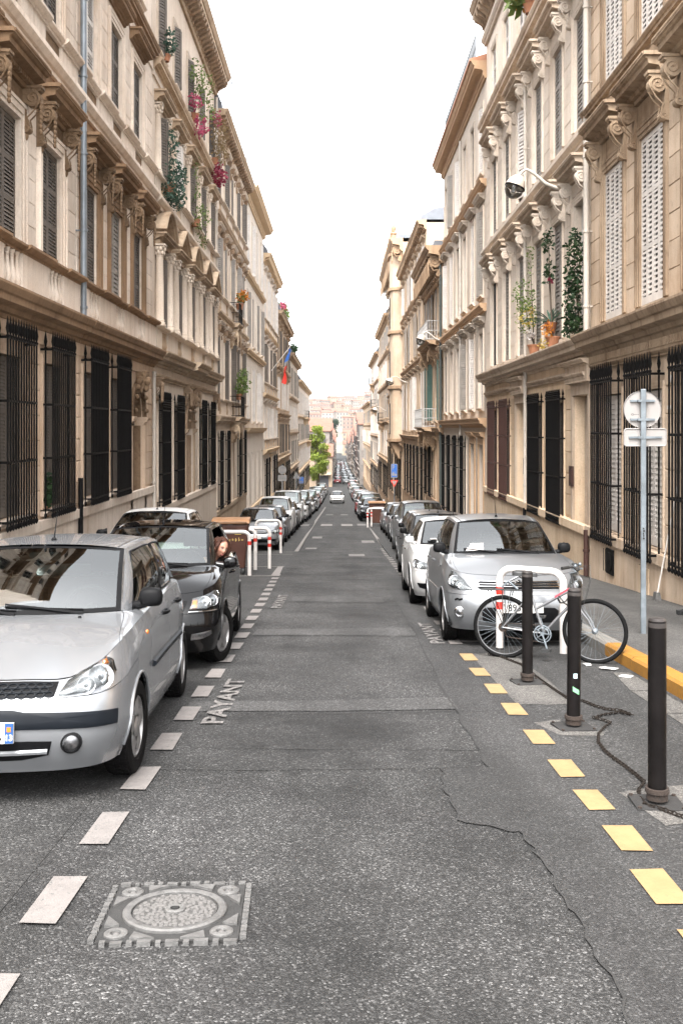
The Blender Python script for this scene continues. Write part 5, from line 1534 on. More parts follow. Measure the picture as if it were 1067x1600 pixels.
def front_sign(x, y, label, panels, pole_h, pole=.03):
    e = empty('traffic_sign', (x, y, road(y) + .13), label, 'traffic sign')
    m = MB(); m.lathe([(pole, -.05), (pole, pole_h), (.001, pole_h + .01)], 10); obj('pole', m, M['galv'], e, smooth=40)
    for kind, z, w, h, mats in panels:
        yo = -pole - .012
        if kind == 'rect':
            m = MB(); m.box(-w / 2, w / 2, yo - .012, yo, z - h / 2, z + h / 2); p = obj('panel', m, mats[0], e)
            m = MB(); m.box(-w * .44, w * .44, yo - .0145, yo - .0125, z - h * .46, z + h * .46); obj('panel_face', m, mats[1], p)
            m = MB()   # a P and a tow-away pictogram
            m.box(-w * .30, -w * .20, yo - .017, yo - .015, z + h * .08, z + h * .40); m.box(-w * .20, -w * .02, yo - .017, yo - .015, z + h * .34, z + h * .40); m.box(-w * .20, -w * .02, yo - .017, yo - .015, z + h * .20, z + h * .26); m.box(-w * .04, w * .04, yo - .0168, yo - .015, z + h * .24, z + h * .36)
            m.box(-w * .36, w * .0, yo - .017, yo - .015, z - h * .36, z - h * .16); m.box(-w * .26, -w * .08, yo - .0168, yo - .015, z - h * .17, z - h * .08)
            m.box(w * .06, w * .36, yo - .017, yo - .015, z - h * .36, z - h * .22); m.box(w * .08, w * .13, yo - .0168, yo - .015, z - h * .23, z - h * .04)
            obj('pictogram', m, M['sign_back'], p)
        else:
            hg = w * .87; P = [(-w / 2, z + hg / 3), (w / 2, z + hg / 3), (0, z - hg * 2 / 3)]
            for q, mt, dd in ((1.0, mats[0], 0.0), (.62, mats[1], .003)):
                m = MB(); pp = [(a * q, z + (b - z) * q) for a, b in P]; m.add([(a, yo - .012 - dd, b) for a, b in pp] + [(a, yo - dd + .0, b) for a, b in pp], [(0, 1, 2), (5, 4, 3), (0, 3, 4, 1), (1, 4, 5, 2), (2, 5, 3, 0)])
                obj('triangle', m, mt, e)
    return e
front_sign(3.75, 68.0, 'blue and white parking sign above a red edged triangle by the right parked cars', [('rect', 3.1, .42, .95, (M['sign_back'], M['sign_blue'])), ('tri', 2.3, .55, 0, (M['sign_red'], M['sign_back']))], 3.65)
front_sign(-3.95, 104.0, 'small blue and white sign far down the left pavement', [('rect', 2.7, .5, .7, (M['sign_back'], M['sign_blue']))], 3.1)

# ---- wall lamps
def wall_lamp(d, zr, label, reach=1.15, size=.23):
    e = empty('wall_lamp', (XR, d, zr + CAMZ), label, 'street lamp', 'wall lamps on curved arms')
    m = MB(); m.tube([(0, 0, 0), (-.25, 0, .03), (-.5, 0, .14), (-.75, 0, .36), (-.92, 0, .46), (-reach + .08, 0, .42), (-reach, 0, .30)], [.045, .045, .042, .038, .034, .03, .03], 10); obj('arm', m, M['pipe_cream'], e, smooth=60)
    m = MB(); m.lathe([(.09, -.02), (.09, .02), (.04, .03)], 12, (0, 0, 0), 'x'); obj('wall_flange', m, M['pipe_cream'], e, smooth=40)
    T = Matrix.Translation((-reach - .02, 0, .24)) @ Matrix.Rotation(.38, 4, 'Y')
    m = MB(); m.lathe([(.05, .09), (.10, .07), (size * .75, -.02), (size * .97, -.14), (size, -.20)], 24); m.xform(T); h = obj('lamp_shade', m, M['lamp_cream'], e, smooth=50)
    m = MB(); m.lathe([(size * .97, -.19), (size * 1.05, -.19), (size * 1.05, -.225), (size * .96, -.225)], 24); m.xform(T); obj('rim', m, M['iron'], h, smooth=40)
    m = MB(); m.lathe([(size * .96, -.24), (size * .90, -.34), (size * .62, -.43), (size * .3, -.47), (.001, -.48)], 24); m.xform(T); obj('glass_bowl', m, M['lamp_glass'], h, smooth=60)
    m = MB(); m.lathe([(.06, -.16), (.06, -.34), (.001, -.36)], 10); m.xform(T); obj('bulb', m, M['sign_back'], h, smooth=60)
    return e
M['lamp_cream'] = plain('lamp shade enamel', (0.50, 0.43, 0.36), 0.4, var=0.15)
M['lamp_glass'] = glassy('lamp bowl glass', (0.95, 0.96, 0.96), 0.10)
wall_lamp(23.0, 5.52, 'nearest wall lamp with a glass bowl over the pale right house', 1.1)
wall_lamp(49.6, 4.35, 'second wall lamp along the right, beside the green drainpipe', 1.1)
wall_lamp(76.0, 3.5, 'third wall lamp along the right, below the long balcony line', 1.3, .32)
wall_lamp(108.0, 1.9, 'farthest wall lamp visible on the right row', 1.3, .32)

# ---- bicycle
def bicycle():
    A, B = Vector((1.79, 10.80)), Vector((2.65, 10.42)); dr = (B - A)
    ang = math.atan2(dr.y, dr.x)
    e = empty('bicycle', (A.x, A.y, road(A.y)), 'silver and pink bicycle with a black rack locked to the white hoop barrier', 'bicycle', None, (-.05, -.030, ang))
    WB = dr.length + .03; R = .335
    met, blk = M['bike_silver'], M['plastic_black']
    def wheel(x, nm):
        t = MB(); t.tube([(x + (R - .018) * math.cos(q), 0, R + (R - .018) * math.sin(q)) for q in [2 * PI * i / 48 for i in range(48)]], .024, 8, True); w = obj('wheel', t, M['rubber_tyre'], e, smooth=60)
        r = MB(); r.lathe([(R - .044, -.009), (R - .033, -.011), (R - .033, .011), (R - .044, .009), (R - .044, -.009)], 48, (x, 0, R), 'y'); obj('rim', r, M['bike_silver'], w, smooth=30)
        s = MB()
        for i in range(32):
            q = 2 * PI * i / 32; f = (.028 if i % 2 else -.028); q2 = q + (.35 if i % 4 < 2 else -.35)
            s.tube([(x + .03 * math.cos(q2), f, R + .03 * math.sin(q2)), (x + (R - .045) * math.cos(q), 0, R + (R - .045) * math.sin(q))], .0014, 3)
        s.lathe([(.001, -.05), (.012, -.05), (.03, -.032), (.018, -.02), (.018, .02), (.03, .032), (.012, .05), (.001, .05)], 10, (x, 0, R), 'y')
        o = obj('spokes', s, M['galv'], w, smooth=50); o['kind'] = 'stuff'
    wheel(0, 'r'); wheel(WB, 'f')
    bb = Vector((.43, 0, .285)); sc = Vector((.29, 0, .74)); ht = Vector((WB - .20, 0, .80)); hb_ = Vector((WB - .165, 0, .66)); ra = Vector((0, 0, R)); fa = Vector((WB, 0, R))
    mid = bb.lerp(sc, .56)
    m = MB()
    m.tube([bb, sc], .015, 10); m.tube([ht - Vector((0, 0, .02)), mid], .015, 10); m.tube([hb_ + Vector((-.005, 0, .03)), bb], .017, 10); m.tube([ht + Vector((-.01, 0, .03)), hb_ - Vector((-.005, 0, .02))], .02, 10)
    for s in (-1, 1):
        m.tube([ra + Vector((0, .06 * s, 0)), bb.lerp(ra, .15) + Vector((0, .03 * s, 0)), bb], .009, 7); m.tube([ra + Vector((0, .06 * s, 0)), sc - Vector((0, -.018 * s, .05))], .008, 7)
    obj('frame', m, met, e, smooth=60)
    m = MB(); m.tube([ht.lerp(mid, .12) + Vector((0, 0, .001)), ht.lerp(mid, .5)], .0156, 10); obj('frame_decal', m, M['bike_pink'], e, smooth=60)
    m = MB()
    for s in (-1, 1): m.tube([hb_ - Vector((-.005, -.045 * s, .01)), hb_ + Vector((.04, .055 * s, -.12)), fa + Vector((-.055, .058 * s, .12)), fa + Vector((0, .055 * s, 0))], [.014, .013, .011, .009], 8)
    m.tube([hb_ + Vector((.005, -.05, -.012)), hb_ + Vector((.005, .05, -.012))], .016, 8); obj('fork', m, met, e, smooth=60)
    m = MB(); st = ht + Vector((-.035, 0, .13)); m.tube([ht, st], .013, 8); m.tube([st, st + Vector((.07, 0, .03))], .014, 8)
    obj('stem', m, blk, e, smooth=60)
    m = MB(); c = st + Vector((.07, 0, .035)); m.tube([c + Vector((-.10, -.29, .04)), c + Vector((-.03, -.16, .045)), c + Vector((0, -.06, 0)), c + Vector((0, .06, 0)), c + Vector((-.03, .16, .045)), c + Vector((-.10, .29, .04))], .012, 8); hbar = obj('handlebar', m, blk, e, smooth=60)
    for s in (-1, 1):
        g = MB(); g.tube([c + Vector((-.055, .20 * s, .045)), c + Vector((-.105, .30 * s, .04))], .018, 8); obj('grip', g, blk, hbar, smooth=60)
        g = MB(); g.tube([c + Vector((-.03, .15 * s, .03)), c + Vector((.02, .18 * s, .0)), c + Vector((-.04, .27 * s, -.01))], .006, 5); g.ball(c + Vector((.0, .13 * s, .055)), .02, 5); obj('brake_lever', g, M['galv'], hbar, smooth=60)
        g = MB(); g.tube([c + Vector((.0, .14 * s, .03)), c + Vector((.11, .1 * s, .05)), c + Vector((.13, .03 * s, -.10)), hb_ + Vector((.06, .03 * s, -.05))], .003, 4); obj('cable', g, blk, hbar)
    m = MB(); m.tube([sc, sc + Vector((-.045, 0, .16))], .013, 8); obj('seat_post', m, M['galv'], e, smooth=60)
    m = MB(); p = sc + Vector((-.05, 0, .19))
    ring = [(-.14, .0, .012), (-.12, .065, .014), (-.05, .07, .004), (.03, .03, 0), (.12, .018, -.004), (.14, 0, -.006)]
    up = [p + Vector(r) for r in ring] + [p + Vector((r[0], -r[1], r[2])) for r in ring[-2:0:-1]]
    dn = [q - Vector((0, 0, .045)) for q in up]; n = len(up)
    m.add([tuple(q) for q in up] + [tuple(p + Vector((0, 0, .02)))] + [tuple(q) for q in dn], [(i, (i + 1) % n, n) for i in range(n)] + [(i, n + 1 + i, n + 1 + (i + 1) % n, (i + 1) % n) for i in range(n)])
    o = obj('saddle', m, blk, e, smooth=60); bv = o.modifiers.new('soft', 'BEVEL'); bv.width = .012; bv.segments = 2
    m = MB(); m.lathe([(.085, -.003), (.095, -.002), (.095, .002), (.085, .003), (.085, -.003)], 28, (bb.x, -.05, bb.z), 'y'); m.lathe([(.06, -.003), (.07, .0), (.06, .003), (.06, -.003)], 24, (bb.x, -.04, bb.z), 'y')
    for i in range(5):
        q = 2 * PI * i / 5; m.tube([bb + Vector((0, -.05, 0)), bb + Vector((.088 * math.cos(q), -.05, .088 * math.sin(q)))], .006, 4)
    m.tube([bb + Vector((0, -.06, 0)), bb + Vector((.05, -.07, -.155))], .010, 6); m.tube([bb + Vector((0, .06, 0)), bb + Vector((-.05, .07, .155))], .010, 6); m.tube([bb + Vector((0, -.07, 0)), bb + Vector((0, .07, 0))], .02, 8)
    cr_ = obj('crankset', m, M['galv'], e, smooth=40)
    for s, q in ((-1, Vector((.05, -.12, -.16))), (1, Vector((-.05, .12, .16)))):
        g = MB(); c2 = bb + q; g.box(c2.x - .045, c2.x + .045, c2.y - .045, c2.y + .045, c2.z - .012, c2.z + .012); obj('pedal', g, blk, cr_)
    m = MB(); m.tube([bb + Vector((0, -.05, .09)), ra + Vector((0, -.045, .045))], .005, 4); m.tube([bb + Vector((0, -.05, -.09)), ra + Vector((.04, -.045, -.10)), ra + Vector((.02, -.045, -.05))], .005, 4); m.lathe([(.02, 0), (.05, 0), (.05, .03), (.02, .03)], 16, (0, -.05, R), 'y'); obj('drive_chain', m, M['rust'], e)
    m = MB(); zt = .735
    m.tube([(.22, -.045, zt), (-.24, -.05, zt), (-.26, 0, zt), (-.24, .05, zt), (.22, .045, zt)], .006, 5)
    for x in (-.12, 0, .12): m.tube([(x, -.05, zt), (x, .05, zt)], .005, 5)
    for s in (-1, 1):
        for x in (-.16, .0, .10): m.tube([(x, .05 * s, zt), (.005, .062 * s, R + .02)], .005, 5)
    obj('rack', m, blk, e, smooth=50)
    m = MB(); m.tube([(.16, 0, zt + .01), (.05, .03, zt + .09), (-.02, .0, zt + .02)], .012, 6); obj('spring_clip', m, M['galv'], e)
    m = MB()
    for i, (x, y, z) in enumerate(((.50, .06, .55), (.62, .08, .62), (.66, .10, .52), (.55, .09, .45))): pass
    q0 = ht.lerp(bb, .35); m.tube([q0 + Vector((.03 * math.cos(a) * 2.6, .14 * math.sin(a) + .10, .05 * math.sin(a * 2) + .02)) for a in [2 * PI * i / 14 for i in range(14)]], .010, 6, True); obj('lock_cable', m, blk, e, smooth=60)
    return e
M['bike_silver'] = plain('silver bicycle tube', (0.17, 0.17, 0.175), 0.3, 0.6, var=0.15)
M['bike_pink'] = plain('pink red decal', (0.25, 0.035, 0.05), 0.35, var=0.1)
M['rubber_tyre'] = plain('bicycle tyre', (0.005, 0.005, 0.005), 0.8, spec=0.08)
bicycle()

# ---- manhole
def manhole():
    cx, cy = -.675, 4.10; z = road(cy)
    e = empty('manhole_cover', (cx, cy, z + .004), 'worn cast manhole cover with four corner rings set in the road', 'manhole', None, (slope(cy), 0, math.radians(2.5)))
    h = .275
    m = MB(); m.box(-h, h, -h, h, -.03, .004); obj('frame', m, M['cast_mid'], e)
    m = MB(); m.lathe([(.178, .005), (.178, .016), (.185, .020), (.205, .020), (.212, .014), (.212, .004)], 56); obj('ring', m, M['cast_iron'], e, smooth=35)
    m = MB(); m.lathe([(.172, .004), (.172, .010), (.001, .011)], 48)
    lid = obj('lid', m, M['cast_lid'], e)
    rnd = random.Random(3)
    pts = [(rnd.uniform(-.165, .165), rnd.uniform(-.165, .165)) for _ in range(2500)]
    keep = []
    for p in pts:
        if .045 < math.hypot(*p) < .160 and all(math.hypot(p[0] - q[0], p[1] - q[1]) > .0165 for q in keep): keep.append(p)
    m = MB()
    for (x, y) in keep:
        n = rnd.choice((5, 6, 7)); r = rnd.uniform(.009, .0135); a0 = rnd.uniform(0, 6)
        base = [(x + r * math.cos(a0 + 2 * PI * i / n) * rnd.uniform(.8, 1.2), y + r * math.sin(a0 + 2 * PI * i / n) * rnd.uniform(.8, 1.2)) for i in range(n)]
        zt = rnd.uniform(.0125, .0165)
        m.add([(a, b, .010) for a, b in base] + [(x + (a - x) * .75, y + (b - y) * .75, zt) for a, b in base], [(i, (i + 1) % n, n + (i + 1) % n, n + i) for i in range(n)] + [tuple(range(n, 2 * n))])
    o = obj('lid_bumps', m, M['cast_rough'], lid); o['kind'] = 'stuff'
    m = MB(); m.lathe([(.042, .009), (.042, .018), (.034, .023), (.020, .021)], 24); obj('hub', m, M['cast_iron'], lid, smooth=35)
    m = MB(); m.box(-.014, .014, -.014, .014, .010, .0225); obj('key_hole', m, M['ink_black'], lid)
    for sx in (-1, 1):
        for sy in (-1, 1):
            m = MB(); m.lathe([(.020, .004), (.022, .012), (.030, .016), (.040, .015), (.047, .010), (.048, .003)], 24, (sx * .205, sy * .205, 0)); c = obj('corner_ring', m, M['cast_iron'], e, smooth=40)
            m = MB(); m.ball((sx * .205, sy * .205, .004), .014, 5, 1, 1, .5); obj('ring_stud', m, M['cast_rough'], c, smooth=50)
    for a in range(4):
        for s in (-1, 1):
            m = MB(); P = [(s * .05, .262), (s * .145, .262), (s * .135, .205), (s * .115, .218)]
            if s < 0: P = P[::-1]
            m.prism_z(P, .004, .015); m.xform(Matrix.Rotation(a * PI / 2, 4, 'Z')); obj('web', m, M['cast_iron'], e)
        x = -.27
        k = 0
        while x < .265:
            w = (.05, .022)[k % 2] * rnd.uniform(.85, 1.1); k += 1
            m = MB(); m.box(x, min(.275, x + w), .279, .303, -.01, rnd.uniform(.010, .016)); m.xform(Matrix.Rotation(a * PI / 2, 4, 'Z')); o = obj('edge_lug', m, M['cast_iron'], e)
            x += w + .018
    return e
M['ink_black'] = plain('black hole', (0.006, 0.006, 0.006), 0.9)
manhole()

# ---- a broom leaning on the right wall, small litter
e = empty('broom', (5.02, 15.75, road(15.75) + .13), 'long pale broom pole leaning against the right wall beside the grille', 'broom')
m = MB(); m.tube([(0, 0, .06), (.20, -.42, 1.9)], .014, 8); obj('pole', m, M['white_wood'], e, smooth=60)
m = MB(); m.prism([(-.03, .13), (.03, .13), (.05, 0), (-.05, 0)], -.07, .07); obj('brush', m, M['cast_iron'], e)
m = MB()
for i in range(4): m.box(-.03 * i, .03, -.02 + .01 * i, .03 + .02 * i, .002, .04 + .02 * (i % 2))
m.ball((0, .02, .05), .05, 5, 1.2, .8, .7)
o = obj('litter', m, M['ink_black'], None, (4.75, 13.7, road(13.7) + .13)); tag(o, 'small dark scrap of litter lying on the right pavement', 'litter')
for i, (x, y, w) in enumerate(((2.70, 10.0, .10), (2.55, 10.25, .06), (2.74, 9.55, .07))):
    m = MB(); rr = random.Random(i)
    P = [(w * math.cos(q) * rr.uniform(.6, 1.2), w * .6 * math.sin(q) * rr.uniform(.6, 1.2)) for q in [2 * PI * j / 7 for j in range(7)]]
    m.add([(a, b, .006 + rr.uniform(0, .02)) for a, b in P] + [(0, 0, .03)], [(j, (j + 1) % 7, 7) for j in range(7)])
    o = obj('paper_scrap', m, M['paper_white'], None, (x, y, road(y) + .004)); tag(o, ['crumpled pale paper in the gutter by the yellow kerb, largest of the scraps', 'small paper scrap in the gutter nearest the bicycle wheel', 'paper scrap in the gutter nearest the middle bollard'][i], 'litter')
# ================================================================== CARS
def car_paint(name, col, metal=0.55, rough=0.32, flake=True):
    m = N(name); p = m.pos()
    d = m.ramp(m.noise(p, 2.0, 2, 0.5), [(0.3, 0.93), (0.7, 1.03)])
    c = m.mix(1.0, col, d, 'MULTIPLY')
    r = rough
    m.bsdf(c, r, metal, coat=0.55 if metal > .3 else 0.15, spec=0.5 if metal > .3 else 0.25)
    return m.mat
P_SILVER = car_paint('silver car paint', (0.245, 0.252, 0.264), 0.6, 0.26)
P_SILVER2 = car_paint('grey silver car paint', (0.185, 0.19, 0.198), 0.6, 0.3)
P_BLACK = car_paint('black car paint', (0.0025, 0.0022, 0.0024), 0.0, 0.06)
P_WHITE = car_paint('white car paint', (0.36, 0.355, 0.35), 0.0, 0.35)
P_DGREY = car_paint('dark grey car paint', (0.035, 0.037, 0.040), 0.35, 0.3)
P_MGREY = car_paint('mid grey car paint', (0.13, 0.134, 0.14), 0.45, 0.32)
P_RED = car_paint('dark red car paint', (0.16, 0.02, 0.02), 0.2, 0.3)
M['plastic'] = plain('black car plastic', (0.0055, 0.0055, 0.006), 0.5, var=0.2, spec=0.08)
M['dplastic'] = plain('blue grey bumper plastic', (0.005, 0.0065, 0.009), 0.5, var=0.25, spec=0.12)
M['rubber'] = plain('tyre rubber', (0.006, 0.0055, 0.0055), 0.8, var=0.3, scale=20, bump=0.003, spec=0.06)
M['chrome'] = plain('chrome', (0.72, 0.72, 0.72), 0.12, 1.0, var=0.1)
M['reflector'] = plain('lamp reflector', (0.30, 0.30, 0.31), 0.28, 1.0, var=0.4, scale=40)
M['lamp_base'] = plain('lamp bowl', (0.17, 0.17, 0.175), 0.25, 0.7, var=0.2, scale=22)
M['alloy'] = plain('wheel silver', (0.26, 0.25, 0.245), 0.35, 0.7, var=0.2, scale=10)
M['amber'] = plain('amber lamp', (0.5, 0.13, 0.015), 0.2, var=0.1, coat=1.0)
M['seat_cloth'] = plain('seat cloth', (0.014, 0.014, 0.016), 0.95, spec=0.1)
M['dash'] = plain('dashboard', (0.010, 0.010, 0.011), 0.8, spec=0.2)
M['plate_white'] = plain('number plate white', (0.48, 0.46, 0.44), 0.4, var=0.06)
M['plate_blue'] = plain('number plate blue', (0.012, 0.055, 0.17), 0.4, var=0.1)
M['ink'] = plain('black ink', (0.012, 0.012, 0.012), 0.5)
M['paper'] = plain('paper slip', (0.5, 0.46, 0.44), 0.8, var=0.06)
M['mirror_glass'] = plain('mirror glass', (0.7, 0.72, 0.74), 0.03, 1.0, var=0.02)

def cr(p0, p1, p2, p3, t):
    t2 = t * t; t3 = t2 * t
    return 0.5 * (2 * p1 + (p2 - p0) * t + (2 * p0 - 5 * p1 + 4 * p2 - p3) * t2 + (3 * p1 - p0 - 3 * p2 + p3) * t3)
def lerp(a, b, t): return a + (b - a) * t
def interp(tab, x):
    if x <= tab[0][0]: return tab[0][1]
    for (a, va), (b, vb) in zip(tab, tab[1:]):
        if x <= b: return va + (vb - va) * (x - a) / (b - a)
    return tab[-1][1]

class Car:
    """body in local metres: x lateral, y from the nose (0) to the tail (L), z up from the ground"""
    D = dict(L=3.77, W=1.64, wb=2.47, fo=.80, R=.285, tw=.175,
             zl=[.20, .30, .42, .54, .66, None],                       # level heights at the front
             yf=[.12, .05, .0, .01, .10, .24], yr=[.10, .03, .0, .02, .06, .16],
             xw=[.93, .97, 1.0, .995, .985, .93],
             plan=[(0, 0), (.36, .012), (.66, .06), (.86, .17), (.965, .38), (1.0, .80), (1.0, None), (1.0, -.80), (.965, -.36), (.85, -.11), (.5, -.02), (0, 0)],
             z5=[(0, .70), (.25, .72), (.5, .80), (.9, .90), (1.3, .945), (2.6, .985), (3.77, 1.0)],
             z4=[(0, .62), (.5, .70), (1.0, .76), (2.6, .79), (3.77, .82)],
             cowl=(1.02, .955), abase=(.635, 1.16, .965), roof_f=(1.68, 1.375, .545), roof_m=1.43, roof_r=(3.38, 1.375, .545), cbase=(.66, 3.66, 1.0), hood_crown=.045, belt_in=.055)
    def __init__(s, name, label, paint, spec=None, group=None, detail=2):
        s.k = dict(Car.D); s.k.update(spec or {})
        k = s.k; s.p = paint; s.detail = detail
        s.L, s.W = k['L'], k['W']
        s.net = []
        pl = k['plan']; L = s.L
        for i, (xf, yy) in enumerate(pl):
            col = []
            y0 = L / 2 if yy is None else (yy if i < len(pl) / 2 else L + yy)
            for j in range(6):
                wf = max(0.0, 1 - y0 / .85) if i < 6 else 0.0
                wr = max(0.0, 1 - (L - y0) / .85) if i >= 6 else 0.0
                y = y0 + k['yf'][j] * wf - k['yr'][j] * wr
                x = xf * s.W / 2 * k['xw'][j]
                if j == 5: z = interp(k['z5'], y)
                elif j == 4: z = interp(k['z4'], y)
                else: z = k['zl'][j]
                col.append((x, y, z))
            s.net.append(col)
        s.nu = len(pl) - 1
        s.root = empty(name, (0, 0, 0), label, 'car', group)
    def S(s, u, v):
        sg = 1
        if u < 0: u = -u; sg = -1
        u = min(max(u, 0.0), s.nu); v = min(max(v, 0.0), 5.0)
        i = min(int(u), s.nu - 1); t = u - i
        j = min(int(v), 4); w = v - j
        n = s.net
        def col(ii, jj):
            if ii < 0: q = n[-ii][jj]; return (-q[0], q[1], q[2])
            if ii > s.nu: q = n[2 * s.nu - ii][jj]; return (-q[0], q[1], q[2])
            return n[ii][jj]
        out = []
        for c in range(3):
            vals = []
            for jj in (j - 1, j, j + 1, j + 2):
                if jj < 0: f = lambda ii: 2 * col(ii, 0)[c] - col(ii, 1)[c]
                elif jj > 5: f = lambda ii: 2 * col(ii, 5)[c] - col(ii, 4)[c]
                else: f = lambda ii, jj=jj: col(ii, jj)[c]
                vals.append(cr(f(i - 1), f(i), f(i + 1), f(i + 2), t))
            out.append(cr(*vals, w))
        return Vector((out[0] * sg, out[1], out[2]))
    def nrm(s, u, v):
        e = .02
        a = s.S(u + e, v) - s.S(u - e, v)
        b = s.S(u, min(v + e, 5)) - s.S(u, max(v - e, 0))
        n = a.cross(b); n.normalize()
        return n
    def u_of(s, y, v=3.0, side=1):
        lo, hi = 0.0, float(s.nu)
        for _ in range(40):
            m = (lo + hi) / 2
            if s.S(m, v).y < y: lo = m
            else: hi = m
        return side * (lo + hi) / 2
    def arch(s, y):
        """(centre y, radius) of the wheel opening that a point belongs to"""
        k = s.k
        c = k['fo'] if y < s.L / 2 else k['fo'] + k['wb']
        return c, k['R'] + k.get('ag', .055)
    def panel(s, name, u0, u1, v0, v1, mat, du=.12, dv=.25, gap=.004, cut=True, parent=None, off=0.0, sm=40):
        nu = max(1, int(abs(u1 - u0) / du)); nv = max(1, int(abs(v1 - v0) / dv))
        P = {}; mb = MB()
        sgn = 1
        us = [u0 + (u1 - u0) * i / nu for i in range(nu + 1)]; vs = [v0 + (v1 - v0) * j / nv for j in range(nv + 1)]
        pts = []
        for i, u in enumerate(us):
            row = []
            for j, v in enumerate(vs):
                p = s.S(u, v)
                if off: p = p + s.nrm(u, v) * off
                row.append(p)
            pts.append(row)
        if gap:   # draw the border in to leave a shut line
            for i in range(nu + 1):
                for j in range(nv + 1):
                    if i in (0, nu):
                        q = pts[1 if i == 0 else nu - 1][j] - pts[i][j]
                        if q.length > 1e-6: pts[i][j] = pts[i][j] + q.normalized() * gap
                for jj, kk in ((0, 1), (nv, nv - 1)):
                    q = pts[i][kk] - pts[i][jj]
                    if q.length > 1e-6: pts[i][jj] = pts[i][jj] + q.normalized() * gap * .6
        dead = set()
        if cut:
            for i in range(nu + 1):
                for j in range(nv + 1):
                    p = pts[i][j]; c, R = s.arch(p.y)
                    if abs(p.x) < s.W * .30: continue
                    d = math.hypot(p.y - c, p.z - s.k['R'])
                    if d < R: dead.add((i, j))
            # snap the dead vertices that border living ones on to the arch circle
            for (i, j) in list(dead):
                if any((i + a, j + b) not in dead and 0 <= i + a <= nu and 0 <= j + b <= nv for a in (-1, 0, 1) for b in (-1, 0, 1)):
                    p = pts[i][j]; c, R = s.arch(p.y)
                    dy, dz = p.y - c, p.z - s.k['R']; d = math.hypot(dy, dz)
                    if d > 1e-4: pts[i][j] = Vector((p.x, c + dy / d * R, s.k['R'] + dz / d * R))
        vid = {}
        for i in range(nu + 1):
            for j in range(nv + 1):
                vid[i, j] = len(mb.v); mb.v.append(tuple(pts[i][j]))
        for i in range(nu):
            for j in range(nv):
                q = [(i, j), (i + 1, j), (i + 1, j + 1), (i, j + 1)]
                if sum(1 for a in q if a in dead) >= 3 if cut else False: continue
                if all(a in dead for a in q): continue
                mb.f.append(tuple(vid[a] for a in q)); mb.m.append(0)
        me = mb.mesh(name, mat, sm)
        import bmesh
        b = bmesh.new(); b.from_mesh(me)
        bmesh.ops.delete(b, geom=[v for v in b.verts if not v.link_faces], context='VERTS')
        # outward lip so that the gap has depth
        ed = [e for e in b.edges if e.is_boundary]
        r = bmesh.ops.extrude_edge_only(b, edges=ed)
        ctr = Vector((0, 0, .55))
        for v in r['geom']:
            if isinstance(v, bmesh.types.BMVert):
                v.co = v.co + (Vector((0, v.co.y * .9 + s.L * .05, .55)) - v.co).normalized() * .018
        b.to_mesh(me); b.free()
        if len(me.polygons):
            # consistent outward normals
            f = me.polygons[len(me.polygons) // 4]
            me.update()
            cnt = sum(1 for f in list(me.polygons)[:nu * nv] if (Vector(f.normal).dot(Vector(f.center) - Vector((0, min(max(f.center.y, .8), s.L - .8), .6))) < 0))
            if cnt > len(list(me.polygons)[:nu * nv]) / 2: me.flip_normals()
        me.polygons.foreach_set('use_smooth', [True] * len(me.polygons)); me.set_sharp_from_angle(angle=math.radians(sm)); me.update()
        return put(name, me, parent or s.root)
    def patch(s, name, poly, mat, off=.004, bulge=0.0, rings=5, parent=None, dens=6, rim=.02, sm=50, surf=None, thick=True):
        """a piece lying on the body: outline poly [(u, v)]"""
        surf = surf or (lambda u, v, o: s.S(u, v) + s.nrm(u, v) * o)
        B = []
        n = len(poly)
        for i in range(n):
            a, b = poly[i], poly[(i + 1) % n]
            for q in range(dens): B.append((lerp(a[0], b[0], q / dens), lerp(a[1], b[1], q / dens)))
        cu = sum(p[0] for p in B) / len(B); cv = sum(p[1] for p in B) / len(B)
        mb = MB(); m = len(B)
        rows = []
        if thick: rows.append([surf(u, v, -rim) for u, v in B])
        for r in range(rings):
            t = 1 - r / rings
            o = off + bulge * (1 - t * t)
            rows.append([surf(cu + (u - cu) * t, cv + (v - cv) * t, o) for u, v in B])
        for row in rows: mb.v.extend([tuple(p) for p in row])
        mb.v.append(tuple(surf(cu, cv, off + bulge)))
        for r in range(len(rows) - 1):
            for q in range(m):
                w = (q + 1) % m
                mb.f.append((r * m + q, r * m + w, (r + 1) * m + w, (r + 1) * m + q))
        c = len(mb.v) - 1; r = len(rows) - 1
        for q in range(m): mb.f.append((r * m + q, r * m + (q + 1) % m, c))
        mb.m = [0] * len(mb.f)
        me = mb.mesh(name, mat, sm, False)
        f = me.polygons[-1]
        me.update()
        if Vector(f.normal).dot(Vector(f.center) - Vector((0, min(max(f.center.y, .9), s.L - .9), .55))) < 0: me.flip_normals()
        return put(name, me, parent or s.root)
    def strip(s, name, pts, r, mat, off=.004, parent=None, n=6):
        mb = MB(); mb.tube([s.S(u, v) + s.nrm(u, v) * off * (1) for u, v in pts], r, n)
        return obj(name, mb, mat, parent or s.root, smooth=50)

